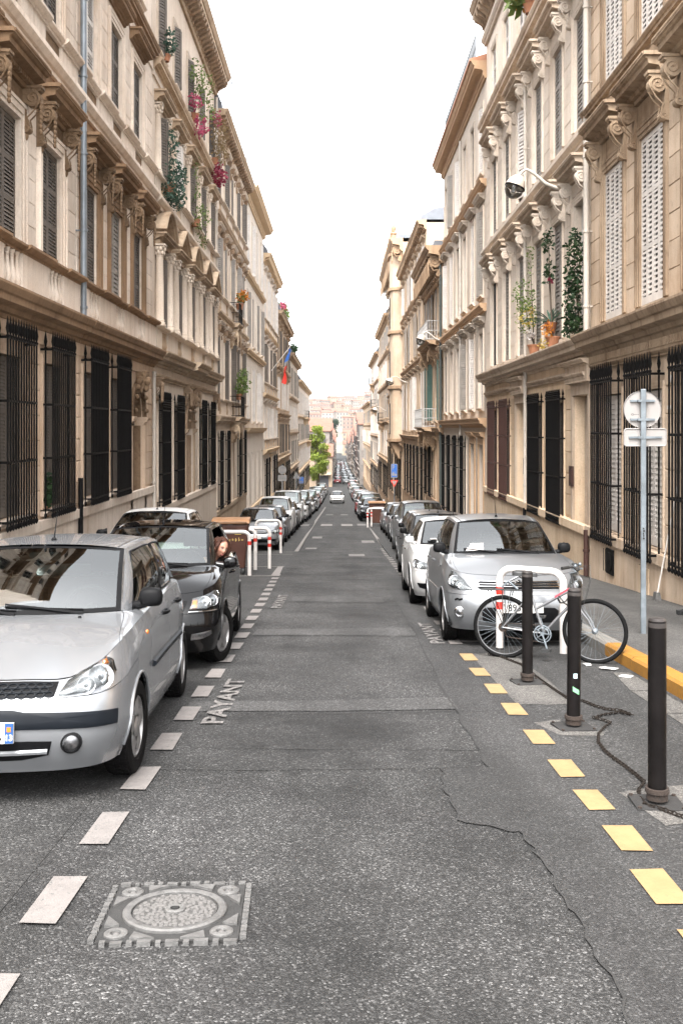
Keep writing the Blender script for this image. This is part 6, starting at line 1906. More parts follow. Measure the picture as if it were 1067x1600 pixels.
    def build(s, doors=(0.0, 0.0, 0.0), open_window=False):
        k = s.k; R = s.root; L, W = s.L, s.W; P = s.p
        uA, uM, uE = s.u_of(k['doors'][0]), s.u_of(k['doors'][1]), s.u_of(k['doors'][2])
        uB = s.u_of(k['fo'] - .05)
        vb = k.get('vb', 3.3)
        hi = s.detail >= 2
        du = .10 if hi else .25; dv = .2 if hi else .5
        # ---- lower body panels
        s.panel('front_bumper', -uB, uB, 0, vb, P, du, dv)
        s.panel('front_panel', -uB, uB, vb, 5, P, du, dv)
        for sg in (1, -1):
            s.panel('fender', sg * uB, sg * uA, 0, 5, P, du * .6, dv)
            d = s.panel('door', sg * uA, sg * uM, .35, 5, P, du * .6, dv)
            if hi: s.handle(d, sg, k['doors'][1] - .16)
            if uE > uM + .05:
                d = s.panel('door', sg * uM, sg * uE, .35, 5, P, du * .6, dv)
                if hi: s.handle(d, sg, k['doors'][2] - .20)
            s.panel('sill', sg * uA, sg * uE, 0, .35, k.get('sillm', P), du, .2, 0)
            s.panel('rear_quarter', sg * uE, sg * s.nu, 0, 5, P, du * .7, dv, 0)
            # wheel-arch lip
            for c in (k['fo'], k['fo'] + k['wb']):
                Ra = k['R'] + k.get('ag', .055)
                mb = MB(); pts = []
                for i in range(19):
                    q = -.10 + (PI + .20) * i / 18
                    y, z = c - Ra * math.cos(q), k['R'] + Ra * math.sin(q)
                    v = 2.0
                    for _ in range(12):
                        u = s.u_of(y, v); zz = s.S(u, v).z; v = min(5, max(0, v + (z - zz) * 5))
                    p = s.S(u, v); pts.append((sg * (p.x + .002), y, z))
                mb.tube(pts, .010, 6); obj('arch_lip', mb, k.get('lipm', P), R, smooth=60)
        # ---- inner shell and wheel wells
        mb = MB()
        mb.box(-W * .30, W * .30, .25, L - .25, k['zl'][0] + .02, .60)
        for sg in (1, -1):
            x0, x1 = sorted((sg * W * .30, sg * (W * .5 - .045)))
            yy = [.35, k['fo'] - k['R'] - .1, k['fo'] + k['R'] + .1, k['fo'] + k['wb'] - k['R'] - .1, k['fo'] + k['wb'] + k['R'] + .1, L - .35]
            for i in (0, 2, 4):
                if yy[i + 1] - yy[i] > .05: mb.box(x0, x1 - (.10 if i != 2 else 0), yy[i] + .03, yy[i + 1] - .03, k['zl'][0] + .03, .58)
        o = obj('underbody', mb, M['plastic'], R)
        # ---- bonnet (Coons patch)
        e5 = lambda u: s.S(u, 5.0)
        yc, zc = k['cowl']; ax, ay, az = k['abase']
        uc = s.u_of(k.get('hood_c', .34), 5.0); ua = s.u_of(ay - .02, 5.0)
        bi = k['belt_in']
        def front(t): return e5(uc * t)
        def side(t):
            p = e5(uc + (ua - uc) * t); q = Vector((p.x - bi * (t ** .7) * .9, p.y, p.z + .012 * math.sin(PI * min(1, t))))
            if t > 0: q = q.lerp(Vector((ax + .03, ay - .02, az)), t * t * t)
            return q
        def rear(t): return Vector((lerp(0, ax + .03, t), lerp(yc, ay - .02, t * t), lerp(zc, az, t * t)))
        def cent(t):
            a, b = e5(0), Vector((0, yc, zc))
            return Vector((0, lerp(a.y, b.y, t), lerp(a.z, b.z, t) + k['hood_crown'] * math.sin(PI * t) + k.get('nose_lift', .02) * (1 - t) * t * 4 * .3))
        def hood(a, b):
            a_ = abs(a); sg = 1 if a >= 0 else -1
            c00, c10, c01, c11 = e5(0), e5(uc), Vector((0, yc, zc)), Vector((ax + .03, ay - .02, az))
            p = front(a_) * (1 - b) + rear(a_) * b + cent(b) * (1 - a_) + side(b) * a_ - (c00 * (1 - a_) * (1 - b) + c10 * a_ * (1 - b) + c01 * (1 - a_) * b + c11 * a_ * b)
            p.z += .03 * (1 - a_ ** 2.5) * math.sin(PI * b) * .6 + k.get('hood_edge', .0) * a_ * (1 - a_) * 4 * math.sin(PI * b * .8)
            return (p.x * sg, p.y, p.z)
        s.hood = hood
        mb = MB(); n = 24 if hi else 10
        aa = [-1 + 2 * i / n for i in range(n + 1)]
        ae = .955
        mb.grid(lambda a, b: hood(a * ae, b), aa, [i / n * .985 + .008 for i in range(n + 1)])
        bon = obj('bonnet', mb, P, R, smooth=40, fixn=False)
        if bon.data.polygons[n * n // 2].normal.z < 0: bon.data.flip_normals()
        for sg in (1, -1):
            mb = MB(); mb.grid(lambda a, b: hood(sg * a, b), [ae + .006, (1 + ae) / 2, 1.0], [i / n for i in range(n + 1)])
            w = obj('wing_edge', mb, P, R, smooth=40, fixn=False)
            if w.data.polygons[n].normal.z < 0: w.data.flip_normals()
        for sg in (1, -1):
            def wt(t, q, sg=sg):
                p = side(t); r_ = e5(uc + (ua - uc) * t); w_ = p.lerp(r_, q); return (w_.x * sg, w_.y, w_.z + .004 * math.sin(PI * q))
            mb = MB(); mb.grid(wt, [i / 24 for i in range(25)], [0, .5, 1]); w = obj('wing_top', mb, P, R, smooth=60, fixn=False)
            if w.data.polygons[20].normal.z < 0: w.data.flip_normals()
        mb = MB(); mb.grid(lambda a, b: (lambda p: (p[0], p[1], p[2] - .025))(hood(a, b)), [-1 + i * .1 for i in range(21)], [i / 8 for i in range(9)])
        obj('engine_cover', mb, M['plastic'], R)
        # ---- greenhouse
        ry, rz, rx = k['roof_f']; qy, qz, qx = k['roof_r']; cx, cy, cz = k['cbase']
        belt = lambda y: s.S(s.u_of(y, 5.0), 5.0)
        def wind(a, b):      # windscreen: a lateral -1..1, b 0 cowl .. 1 roof
            p = Vector((ax * a, lerp(yc, ay, abs(a) ** 2.2), lerp(zc, az, abs(a) ** 2)))
            q = Vector((rx * a, lerp(ry, ry + .10, abs(a) ** 2.4), lerp(rz, rz - .028, abs(a) ** 2)))
            r = p.lerp(q, b); r.z += .035 * math.sin(PI * b) * (1 - a * a * .3); r.y -= .02 * math.sin(PI * b)
            return r
        def rearg(a, b):
            p = Vector((cx * a, lerp(cy + .06, cy, abs(a) ** 2), cz)); q = Vector((qx * a, lerp(qy + .04, qy, abs(a) ** 2), lerp(qz, qz - .02, abs(a) ** 2)))
            r = p.lerp(q, b); r.y += .03 * math.sin(PI * b); return r
        def flank(t, b, sg=1):   # side glass: t 0 (A) .. 1 (C), b 0 belt .. 1 roof
            y0 = lerp(ay, cy, t); e = belt(y0)
            f = math.sin(PI * min(1, max(0, t))) ** .4
            px = lerp(lerp(ax, cx, t), e.x - bi, min(1, f)); p = Vector((px, y0, lerp(lerp(az, cz, t), e.z + .004, f)))
            y1 = lerp(ry + .10, qy, t)
            q = Vector((lerp(rx, qx, t) + .035 * math.sin(PI * t), y1, lerp(rz - .028, qz - .02, t) + (k['roof_m'] - max(rz, qz)) * math.sin(PI * t) * 1.0 - .022 * math.sin(PI * t)))
            r = p.lerp(q, b); r.x += .035 * math.sin(PI * b) * f
            return Vector((r.x * sg, r.y, r.z))
        s.flank = flank; s.wind = wind
        gl = M['car_glass']; bl = M['plastic']
        def quadgrid(name, fn, a0, a1, b0, b1, mat, na=12, nb=10, parent=None, out=None):
            mb = MB(); mb.grid(fn, [lerp(a0, a1, i / na) for i in range(na + 1)], [lerp(b0, b1, i / nb) for i in range(nb + 1)])
            o = obj(name, mb, mat, parent or R, smooth=60, fixn=False)
            f = o.data.polygons[len(o.data.polygons) // 2]
            if out is not None and Vector(f.normal).dot(out) < 0: o.data.flip_normals()
            return o
        def off(fn, d, out):
            def g(a, b):
                e = .01
                n = (fn(a + e, b) - fn(a - e, b)).cross(fn(a, b + e) - fn(a, b - e))
                if n.length > 1e-9: n.normalize()
                if n.dot(out) < 0: n = -n
                return fn(a, b) + n * d
            return g
        up = Vector((0, -.7, .7))
        ws = quadgrid('windscreen', wind, -.94, .94, .045, .955, gl, 16, 10, None, up)
        # black band round the screen
        for nm, (a0, a1, b0, b1) in dict(l=(-.985, -.935, .0, .97), r=(.935, .985, .0, .97), t=(-.985, .985, .95, .985), b=(-.985, .985, .0, .05)).items():
            quadgrid('screen_seal', off(wind, .002, up), a0, a1, b0, b1, bl, 14, 8, ws, up)
        # pillars and roof
        roofh = k['roof_m']
        def roofs(a, b):   # a lateral -1..1, b 0 front .. 1 rear
            A = abs(a); sg = 1 if a >= 0 else -1
            ed = flank(b, 1.0, 1)
            yf_ = lerp(ry, ry + .10, A ** 2.4); yr_ = lerp(qy + .04, qy, A ** 2)
            y = lerp(yf_, yr_, b)
            zc_ = lerp(rz, qz, b) + (roofh - lerp(rz, qz, b)) * math.sin(PI * (b * .92 + .04)) ** .8 if True else 0
            z = lerp(zc_, ed.z, A ** 2.6)
            return Vector((ed.x * a, y, z))
        quadgrid('roof', roofs, -1, 1, 0, 1, P, 24, 24, None, Vector((0, 0, 1)))
        # drip channels on the roof
        if hi:
            for sg in (1, -1):
                mb = MB(); mb.tube([tuple(roofs(sg * .90, b) + Vector((0, 0, .002))) for b in [i / 16 for i in range(17)]], .006, 5); obj('roof_strip', mb, P if not k.get('roof_black') else bl, R, smooth=60)
        t1, t2, t3, t4 = k.get('side_t', (.06, .47, .51, .86))
        for sg in (1, -1):
            fl = lambda t, b, sg=sg: flank(t, b, sg)
            out = Vector((sg, 0, .2))
            quadgrid('pillar', fl, -.0, t1, 0, 1, P, 4, 10, None, out)
            # strip between windscreen edge and the flank
            mb = MB(); mb.grid(lambda q, b: lerp(1, 0, q) * wind(sg * .985, b) + q * flank(0.0, b, sg), [0, .5, 1], [i / 10 for i in range(11)]); o = obj('pillar', mb, P, R, smooth=60, fixn=False)
            if Vector(o.data.polygons[5].normal).dot(Vector((sg, -1, .3))) < 0: o.data.flip_normals()
            quadgrid('pillar', fl, t2, t3, .02, .93, bl, 2, 8, None, out)
            quadgrid('pillar', fl, t4, 1.0, 0, 1, P, 5, 10, None, out)
            quadgrid('roof_rail', fl, t1, t4, .925, 1, P, 18, 2, None, out)
            quadgrid('belt_strip', off(fl, .004, out), t1, t4, -.02, .035, bl, 18, 2, None, out)
            for n_, (a, b) in enumerate(((t1, t2), (t3, t4))):
                if open_window and sg > 0 and n_ == 0: continue
                g = quadgrid('side_window', fl, a, b, .03, .925, gl, 8, 8, None, out)
                mb = MB()
                mb.tube([tuple(off(fl, .002, out)(a_, b_)) for a_, b_ in [(a + .004, .03)] + [(lerp(a, b, .0) + .004, .92)] + [(lerp(a, b, i / 6), .92) for i in range(1, 6)] + [(b - .004, .92), (b - .004, .03)]], .009, 5)
                obj('window_seal', mb, bl, g, smooth=60)
        rg = quadgrid('rear_window', rearg, -.93, .93, .06, .93, gl, 10, 6, None, Vector((0, 1, .5)))
        for (a0, a1, b0, b1) in ((-1, -.93, 0, 1), (.93, 1, 0, 1), (-.93, .93, .93, 1), (-.93, .93, 0, .06)):
            quadgrid('tailgate_frame', rearg, a0, a1, b0, b1, P, 8, 6, rg, Vector((0, 1, .5)))
        # shoulder shelf between the flanks and the glass, tail deck
        for sg in (1, -1):
            mb = MB(); tt = [i / 30 for i in range(31)]
            def shelf(t, q):
                a = flank(t, 0.0, sg); b = belt(lerp(ay - .02, cy, t)); b = Vector((b.x * sg, b.y, b.z))
                return a.lerp(b, q)
            mb.grid(shelf, tt, [0, .5, 1]); o = obj('shoulder', mb, P, R, smooth=60, fixn=False)
            if Vector(o.data.polygons[20].normal).z < 0: o.data.flip_normals()
        mb = MB(); uC = s.u_of(cy, 5.0)
        mb.grid(lambda t, q: (rearg(t, 0.0).lerp((lambda p: Vector((p.x, p.y, p.z)))(s.S((s.nu - (s.nu - uC) * abs(t)) * (1 if t >= 0 else -1), 5.0)), q)), [-1 + i * .1 for i in range(21)], [0, .5, 1])
        obj('tail_edge', mb, P, R, smooth=60)
        # cowl, wipers
        mb = MB(); mb.grid(lambda a, b: Vector(hood(a * .98, .97)).lerp(wind(a, .02), b) - Vector((0, 0, .018)), [-1 + i * .1 for i in range(21)], [0, .5, 1]); obj('cowl_panel', mb, bl, R)
        if hi:
            for a0, a1 in ((-.18, .62), (-.80, -.05)):
                mb = MB(); w = off(wind, .016, up)
                mb.tube([tuple(w(a1, -.02)), tuple(w(lerp(a1, a0, .5), .05)), tuple(w(a0, .10))], [.012, .009, .006], 5)
                w = off(wind, .007, up)
                mb.tube([tuple(w(lerp(a1, a0, i / 8), .035 + .05 * i / 8)) for i in range(9)], .007, 4)
                obj('wiper', mb, bl, R, smooth=50)
        # interior
        mb = MB()
        wy = ay - .1
        mb.box(-W * .40, W * .40, yc + .02, yc + .75, .55, zc - .06)
        mb.lathe([(.001, 0), (.2, .02), (.28, .05), (.3, .09)], 14, (W * .22, yc + .42, zc - .10))
        obj('dashboard', mb, M['dash'], R, smooth=40)
        for x in (-W * .21, W * .21):
            mb = MB(); y0 = ay + .75
            mb.box(x - .23, x + .23, y0 - .25, y0 + .3, .38, .58)
            mb.prism([(0, 0)] * 0 or [(x - .22, y0 + .22), (x + .22, y0 + .22), (x + .22, y0 + .36), (x - .22, y0 + .36)], .0, .0) if False else None
            a = len(mb.v); mb.box(x - .22, x + .22, y0 + .2, y0 + .34, .52, 1.12)
            mb.box(x - .13, x + .13, y0 + .27, y0 + .36, 1.15, 1.33)
            mb.box(x - .06, x - .045, y0 + .3, y0 + .32, 1.1, 1.17); mb.box(x + .045, x + .06, y0 + .3, y0 + .32, 1.1, 1.17)
            st = obj('seat', mb, M['seat_cloth'], R)
            bv = st.modifiers.new('soft', 'BEVEL'); bv.width = .05; bv.segments = 3
        mb = MB(); y0 = cy - .75
        mb.box(-W * .38, W * .38, y0, y0 + .15, .4, 1.05); obj('rear_seat', mb, M['seat_cloth'], R)
        mb = MB(); c = Vector((W * .22, ay + .36, zc - .02))
        pts = [c + Vector((.175 * math.cos(q), -.055 * math.sin(q), .165 * math.sin(q))) for q in [2 * PI * i / 20 for i in range(20)]]
        mb.tube(pts, .014, 6, True); mb.tube([c + Vector((-.17, 0, 0)), c + Vector((.17, 0, 0))], .012, 5); mb.ball(c, .05, 6); obj('steering_wheel', mb, M['dash'], R, smooth=60)
        mb = MB(); p = wind(0, .86); mb.box(-.11, .11, p.y + .05, p.y + .07, p.z - .06, p.z); mb.tube([(0, p.y + .06, p.z - .01), (0, p.y + .05, p.z + .05)], .008, 5); obj('rear_view_mirror', mb, M['dash'], R)
        # wheels
        for c in (k['fo'], k['fo'] + k['wb']):
            for sg in (1, -1): s.wheel(sg, c, k.get('steer', 0) if c == k['fo'] else 0)
        # door mirrors
        for sg in (1, -1):
            b = flank(t1 + .02, .06, sg)
            mb = MB(); mo = k.get('mir', (.115, .055)); c = Vector((b.x + sg * mo[0], b.y - .02, b.z + mo[1]))
            mb.ball((0, 0, 0), .1, 10, .80, .50, .64)
            mb.v = [tuple(math.copysign(abs(a_ / l_) ** .72 * l_, a_) for a_, l_ in zip(p_, (.080, .05, .064))) for p_ in mb.v]
            for q_ in range(len(mb.v)):
                if mb.v[q_][1] > .02: mb.v[q_] = (mb.v[q_][0] * 1.12, .03, mb.v[q_][2] * 1.12)
            mb.xform(Matrix.Translation(c))
            st = len(mb.v); mb.tube([b + Vector((-sg * .02, .0, -.01)), (c.x - sg * .03, c.y, c.z - .04)], [.035, .03], 8)
            mi = obj('mirror', mb, k.get('mirm', P), R, smooth=60)
            g = MB(); g.lathe([(.001, 0), (.070, 0)], 16, (0, 0, 0), 'y'); g.xform(Matrix.Translation(c + Vector((0, .033, 0))) @ Matrix.Diagonal((1.1, 1, .75, 1))); obj('mirror_glass', g, M['mirror_glass'], mi)
        # aerial
        if hi:
            p = roofs(0, .12); mb = MB(); mb.tube([p, p + Vector((0, .10, .22))], [.006, .002], 5); mb.ball(p + Vector((0, 0, .005)), .02, 5); obj('aerial', mb, bl, R)
        return s
    def handle(s, par, sg, y):
        v = 4.35
        mb = MB(); u0, u1 = s.u_of(y - .10, v), s.u_of(y + .08, v)
        pts = []
        for i in range(7):
            t = i / 6; u = lerp(u0, u1, t)
            pts.append(s.S(sg * u, v) + Vector((sg * (.004 + .028 * math.sin(PI * t) ** .5), 0, 0)))
        mb.tube(pts, .014, 6); obj('door_handle', mb, s.k.get('handm', s.p), par, smooth=60)
    def wheel(s, sg, y, steer=0):
        k = s.k; Rr = k['R']; tw = k['tw']
        key = ('wheel', round(Rr, 3), round(tw, 3), k.get('rim', 5), k.get('rimm', 'alloy'))
        def mk():
            t = MB(); h = tw / 2; r = Rr * .66
            t.lathe([(r, -h * .8), (r * 1.05, -h * .95), (Rr * .90, -h), (Rr * .975, -h * .86), (Rr, -h * .62), (Rr, -.004), (Rr * .985, -.003), (Rr * .985, .003), (Rr, .004), (Rr, h * .62), (Rr * .975, h * .86), (Rr * .90, h), (r * 1.05, h * .95), (r, h * .8)], 36, (0, 0, 0), 'x')
            n = 44
            for i in range(n):
                q = 2 * PI * i / n
                for zz in (-.55, -.1, .35):
                    st = len(t.v); t.box(h * zz, h * (zz + .36), -.012, .012, Rr - .003, Rr + .004); t.xform(Matrix.Rotation(q + zz * .12, 4, 'X'), st)
            tm = t.mesh('tyre', M['rubber'], 40)
            m = MB()
            m.lathe([(r, -h * .8), (r * .99, h * .80), (r * .93, h * .84), (r * .90, h * .70), (r * .88, h * .35)], 36, (0, 0, 0), 'x')
            m.lathe([(r * .90, h * .25), (.001, h * .20)], 30, (0, 0, 0), 'x')
            ns = k.get('rim', 5)
            for i in range(ns):
                q = 2 * PI * i / ns
                st = len(m.v); wd = .055 if ns < 7 else .028
                m.prism_x([(-wd * 1.15, .03), (wd * 1.15, .03), (wd * .72, r * .91), (-wd * .72, r * .91)], h * .42, h * .80)
                m.xform(Matrix.Rotation(q, 4, 'X'), st)
            m.lathe([(r * .34, h * .4), (r * .33, h * .80), (r * .26, h * .90), (.001, h * .92)], 18, (0, 0, 0), 'x')
            rm = m.mesh('rim', M[k.get('rimm', 'alloy')], 35, True)
            b = MB(); b.lathe([(r * .9, h * .26), (.001, h * .262)], 24, (0, 0, 0), 'x')
            return tm, rm, b.mesh('brake', M['plastic'])
        tm, rm, bm_ = cached(key, mk)
        x = s.W / 2 - tw / 2 - .008
        w = put('wheel', tm, s.root, (sg * x, y, Rr), (0, 0, (0 if sg > 0 else PI) + steer))
        put('rim', rm, w); put('wheel_hub', bm_, w)
    def lamp(s, sg, poly, bowls, amber=None, dark=None):
        f = lambda P: [(sg * u, v) for u, v in P]
        if sg < 0: pass
        b = s.patch('headlight', f(poly), M['lamp_base'], .003, .0, 5)
        if dark: s.patch('lamp_bezel', f(dark), M['plastic'], .005, 0, 3, b)
        for (u, v, r) in bowls:
            p = s.S(sg * u, v) + s.nrm(sg * u, v) * .008
            n = s.nrm(sg * u, v)
            if n.y > 0: n = -n
            n = (n + Vector((0, -.9, 0))).normalized()
            mb = MB(); mb.lathe([(r * 1.02, .0), (r * 1.02, .008), (r * .97, .008), (r * .8, .003), (r * .45, .0015), (.001, .001)], 24); mb.ball((0, 0, .003), r * .26, 6)
            for i in range(14):
                q = i * PI / 7 + .2; q2 = q + .25
                mb.add([(r * .42 * math.cos(q), r * .42 * math.sin(q), .002), (r * .94 * math.cos(q), r * .94 * math.sin(q), .008), (r * .94 * math.cos(q2), r * .94 * math.sin(q2), .0045), (r * .42 * math.cos(q2), r * .42 * math.sin(q2), .0015)], [(0, 1, 2, 3)])
            mb.xform(Matrix.Translation(p) @ n.to_track_quat('Z', 'Y').to_matrix().to_4x4())
            obj('reflector', mb, M['reflector'], b, smooth=40)
        if amber:
            s.patch('indicator', f(amber), M['amber'], .008, .01, 4, b)
        s.patch('lens', f(poly), M['lens'], .020, .018, 6, b, rim=-.004)
    def fog(s, u, v, r, sg, ring=None):
        p = s.S(sg * u, v) + s.nrm(sg * u, v) * .004
        n = s.nrm(sg * u, v)
        if n.y > 0: n = -n
        n = (n + Vector((0, -1.2, 0))).normalized()
        T = Matrix.Translation(p) @ n.to_track_quat('Z', 'Y').to_matrix().to_4x4()
        mb = MB(); mb.lathe([(r * 1.35, -.01), (r * 1.3, .006), (r * 1.05, .012), (r, -.004)], 20); mb.xform(T); o = obj('fog_lamp', mb, ring or M['plastic'], s.root, smooth=50)
        mb = MB(); mb.lathe([(r, .0), (r * .6, .008), (.001, .012)], 18); mb.xform(T); obj('reflector', mb, M['reflector'], o, smooth=50)
    def plate(s, txt, x, z, w=.52, h=.11, dep='', rot=0.0, y=None, right=True):
        yy = (s.S(0, 2.0).y - .012) if y is None else y
        mb = MB(); mb.box(x - w / 2, x + w / 2, yy, yy + .02, z - h / 2, z + h / 2)
        o = obj('number_plate', mb, M['plate_white'], s.root)
        if dep is not None:
            for q, (a, b) in enumerate(((w / 2 - .045, w / 2), (-w / 2, -w / 2 + .045))):
                mb = MB(); mb.box(x + a, x + b, yy - .003, yy, z - h / 2 + .002, z + h / 2 - .002); bb = obj('plate_band', mb, M['plate_blue'], o)
                if q == 0 and dep:
                    me = text_mesh(dep, .045, .0006, .0015); me.transform(Matrix.Translation((x + (a + b) / 2, yy - .0045, z - h * .22)) @ Matrix.Rotation(PI / 2, 4, 'X')); me.materials.append(M['plate_white'])
                    put('department_number', me, o)
                    mb = MB(); mb.box(x + a + .011, x + b - .012, yy - .0045, yy - .003, z + .008, z + .034); obj('region_badge', mb, M['amber'], o)
        me = text_mesh(txt, h * 1.02, .0006, .0018, 'RIGHT' if right else 'LEFT')
        me.transform(Matrix.Translation((x + (w / 2 - .062 if right else -w / 2 + .065), yy - .004, z)) @ Matrix.Rotation(PI / 2, 4, 'X') @ Matrix.Diagonal((.92, 1, 1, 1)))
        me.materials.append(M['ink'])
        put('plate_lettering', me, o)
        return o
    def place(s, x, y, yaw=0.0, dz=0.0, roll=0.0):
        sl = slope(y + s.L / 2)
        s.root.location = (x, y, road(y) + dz)
        s.root.rotation_euler = (sl, roll, yaw)
        return s

# ------------------------------------------------------------------ silver hatchback in the left foreground
SILVER_HATCH = dict(doors=(1.28, 2.22, 2.98), vb=3.9, steer=-.06, rim=5, mirm=M['plastic'], rimm='alloy', hood_c=.52, ag=.05,
    zl=[.19, .28, .385, .50, .60, None],
    z5=[(0, .675), (.20, .69), (.29, .765), (.40, .835), (.55, .868), (.9, .915), (1.3, .945), (2.6, .985), (3.77, 1.0)], z4=[(0, .60), (.3, .635), (.5, .70), (1.0, .77), (2.6, .80), (3.77, .82)],
    yf=[.10, .04, .0, .0, .045, .15], handm=M['plastic'])
def silver_hatch():
    c = Car('parked_car', 'silver hatchback with black bumper strip and PL 13 plate nearest on the left', P_SILVER, SILVER_HATCH)
    c.build()
    # grille between bonnet and bumper, with honeycomb bars
    g = c.patch('grille', [(-1.62, 4.0), (1.62, 4.0), (1.74, 4.86), (1.2, 4.90), (0, 4.92), (-1.2, 4.90), (-1.74, 4.86)], M['plastic'], .003, 0, 5)
    mb = MB()
    for row in range(3):
        v = 4.16 + row * .27
        for i in range(-8, 9):
            u = (i + (.5 if row % 2 else 0)) * .19
            if abs(u) > 1.6: continue
            mb.tube([tuple(c.S(u + .088 * math.cos(q), v + .12 * math.sin(q)) + Vector((0, -.010, 0))) for q in [2 * PI * j / 8 for j in range(8)]], .0045, 4, True)
    obj('honeycomb', mb, M['dplastic'], g, smooth=60)
    poly = [(1.72, 4.02), (2.5, 4.06), (3.15, 4.16), (3.55, 4.36), (3.50, 4.75), (3.22, 5.0), (2.8, 5.0), (2.35, 5.0), (1.98, 4.72)]
    for sg in (1, -1):
        c.lamp(sg, poly, [(2.95, 4.45, .072), (2.45, 4.30, .05)], [(3.08, 4.80), (3.36, 4.72), (3.30, 4.92), (3.12, 4.97)], [(3.20, 4.22), (3.5, 4.4), (3.46, 4.72), (3.34, 4.66), (3.30, 4.36)])
        c.fog(2.05, 1.75, .045, sg, M['plastic'])
        # bumper strip
        c.patch('bumper_strip', [(sg * u, v) for u, v in [(.0, 2.55), (1.5, 2.5), (2.6, 2.42), (3.55, 2.36), (3.62, 3.02), (2.7, 3.14), (1.6, 3.25), (.95, 3.30), (.80, 3.42), (.0, 3.44)]], M['dplastic'], .010, .006, 5)
        c.patch('air_intake', [(sg * u, v) for u, v in [(.0, .85), (1.0, .9), (1.55, 1.15), (1.6, 1.9), (1.1, 1.95), (.0, 1.95)]], M['plastic'], .003, 0, 5)
        c.strip('bumper_bar', [(sg * u, 1.38 + .03 * u) for u in [i * .19 for i in range(9)]], .015, P_SILVER, .012)
        # side rubbing strip
        us = [c.u_of(y) for y in [1.33 + i * .11 for i in range(15)]]
        c.strip('side_strip', [(sg * u, 3.35) for u in us], .022, M['dplastic'], .006 if sg > 0 else -.006)
        # orange repeater
        p = c.S(sg * c.u_of(1.18), 4.3)
        mb = MB(); mb.ball(p, .022, 6, .5, 1.2, .8); obj('side_repeater', mb, M['amber'], c.root, smooth=60)
        mb = MB(); q = c.hood(sg * .55, .88); mb.ball(q, .013, 5); obj('washer_jet', mb, M['plastic'], c.root, smooth=60)
    c.plate('PL', 0, .435, dep='13', y=c.S(0, 2.8).y - .03)
    c.place(-2.03, 5.40, math.radians(2.4))
    return c
# ------------------------------------------------------------------ black hatchback behind it
BLACK_HATCH = dict(L=3.97, W=1.68, wb=2.47, fo=.83, R=.30, doors=(1.30, 2.28, 3.06), vb=3.3, steer=-.30, rim=5, tw=.20,
    zl=[.18, .28, .40, .54, .64, None],
    z5=[(0, .74), (.25, .755), (.4, .81), (.6, .875), (1.0, .93), (1.4, .965), (2.6, 1.0), (3.97, 1.02)], z4=[(0, .65), (.4, .68), (.8, .76), (2.6, .80), (3.97, .82)],
    cowl=(1.04, .985), abase=(.65, 1.20, .99), roof_f=(1.86, 1.405, .56), roof_m=1.465, roof_r=(3.55, 1.40, .55), cbase=(.66, 3.82, 1.02), mir=(.15, .01))
def black_hatch():
    c = Car('parked_car', 'glossy black hatchback with a woman leaning out of its window', P_BLACK, BLACK_HATCH)
    c.build(open_window=True)
    poly = [(1.95, 3.62), (2.8, 3.60), (3.45, 3.75), (3.95, 4.1), (4.0, 4.55), (3.6, 4.68), (2.9, 4.55), (2.1, 4.40)]
    for sg in (1, -1):
        c.lamp(sg, poly, [(2.75, 4.05, .062), (3.30, 4.12, .058)], [(1.98, 3.70), (2.35, 3.68), (2.40, 4.34), (2.1, 4.32)] if sg < 0 else [(2.02, 3.74), (2.30, 3.72), (2.34, 4.30), (2.12, 4.28)])
        f = c.patch('fog_lamp', [(sg * u, v) for u, v in [(2.05, 1.35), (2.7, 1.45), (3.25, 1.75), (3.2, 2.05), (2.6, 1.95), (2.05, 1.85)]], M['reflector'], .005, .004, 4)
        c.strip('chrome_strip', [(sg * u, 3.42) for u in [1.9 + i * .2 for i in range(10)]], .006, M['chrome'], .004)
    c.patch('grille', [(-1.7, 3.5), (1.7, 3.5), (1.85, 4.3), (0, 4.38), (-1.85, 4.3)], M['plastic'], .003, 0, 4)
    for v in (3.65, 3.9, 4.15): c.strip('grille_bar', [(u, v) for u in [-1.65 + .3 * i for i in range(12)]], .008, M['chrome'] if v > 4 else M['plastic'], .006)
    c.patch('air_intake', [(-1.6, 1.0), (1.6, 1.0), (1.8, 2.1), (0, 2.15), (-1.8, 2.1)], M['plastic'], .003, 0, 4)
    c.place(-2.02, 9.72, math.radians(2.0))
    return c
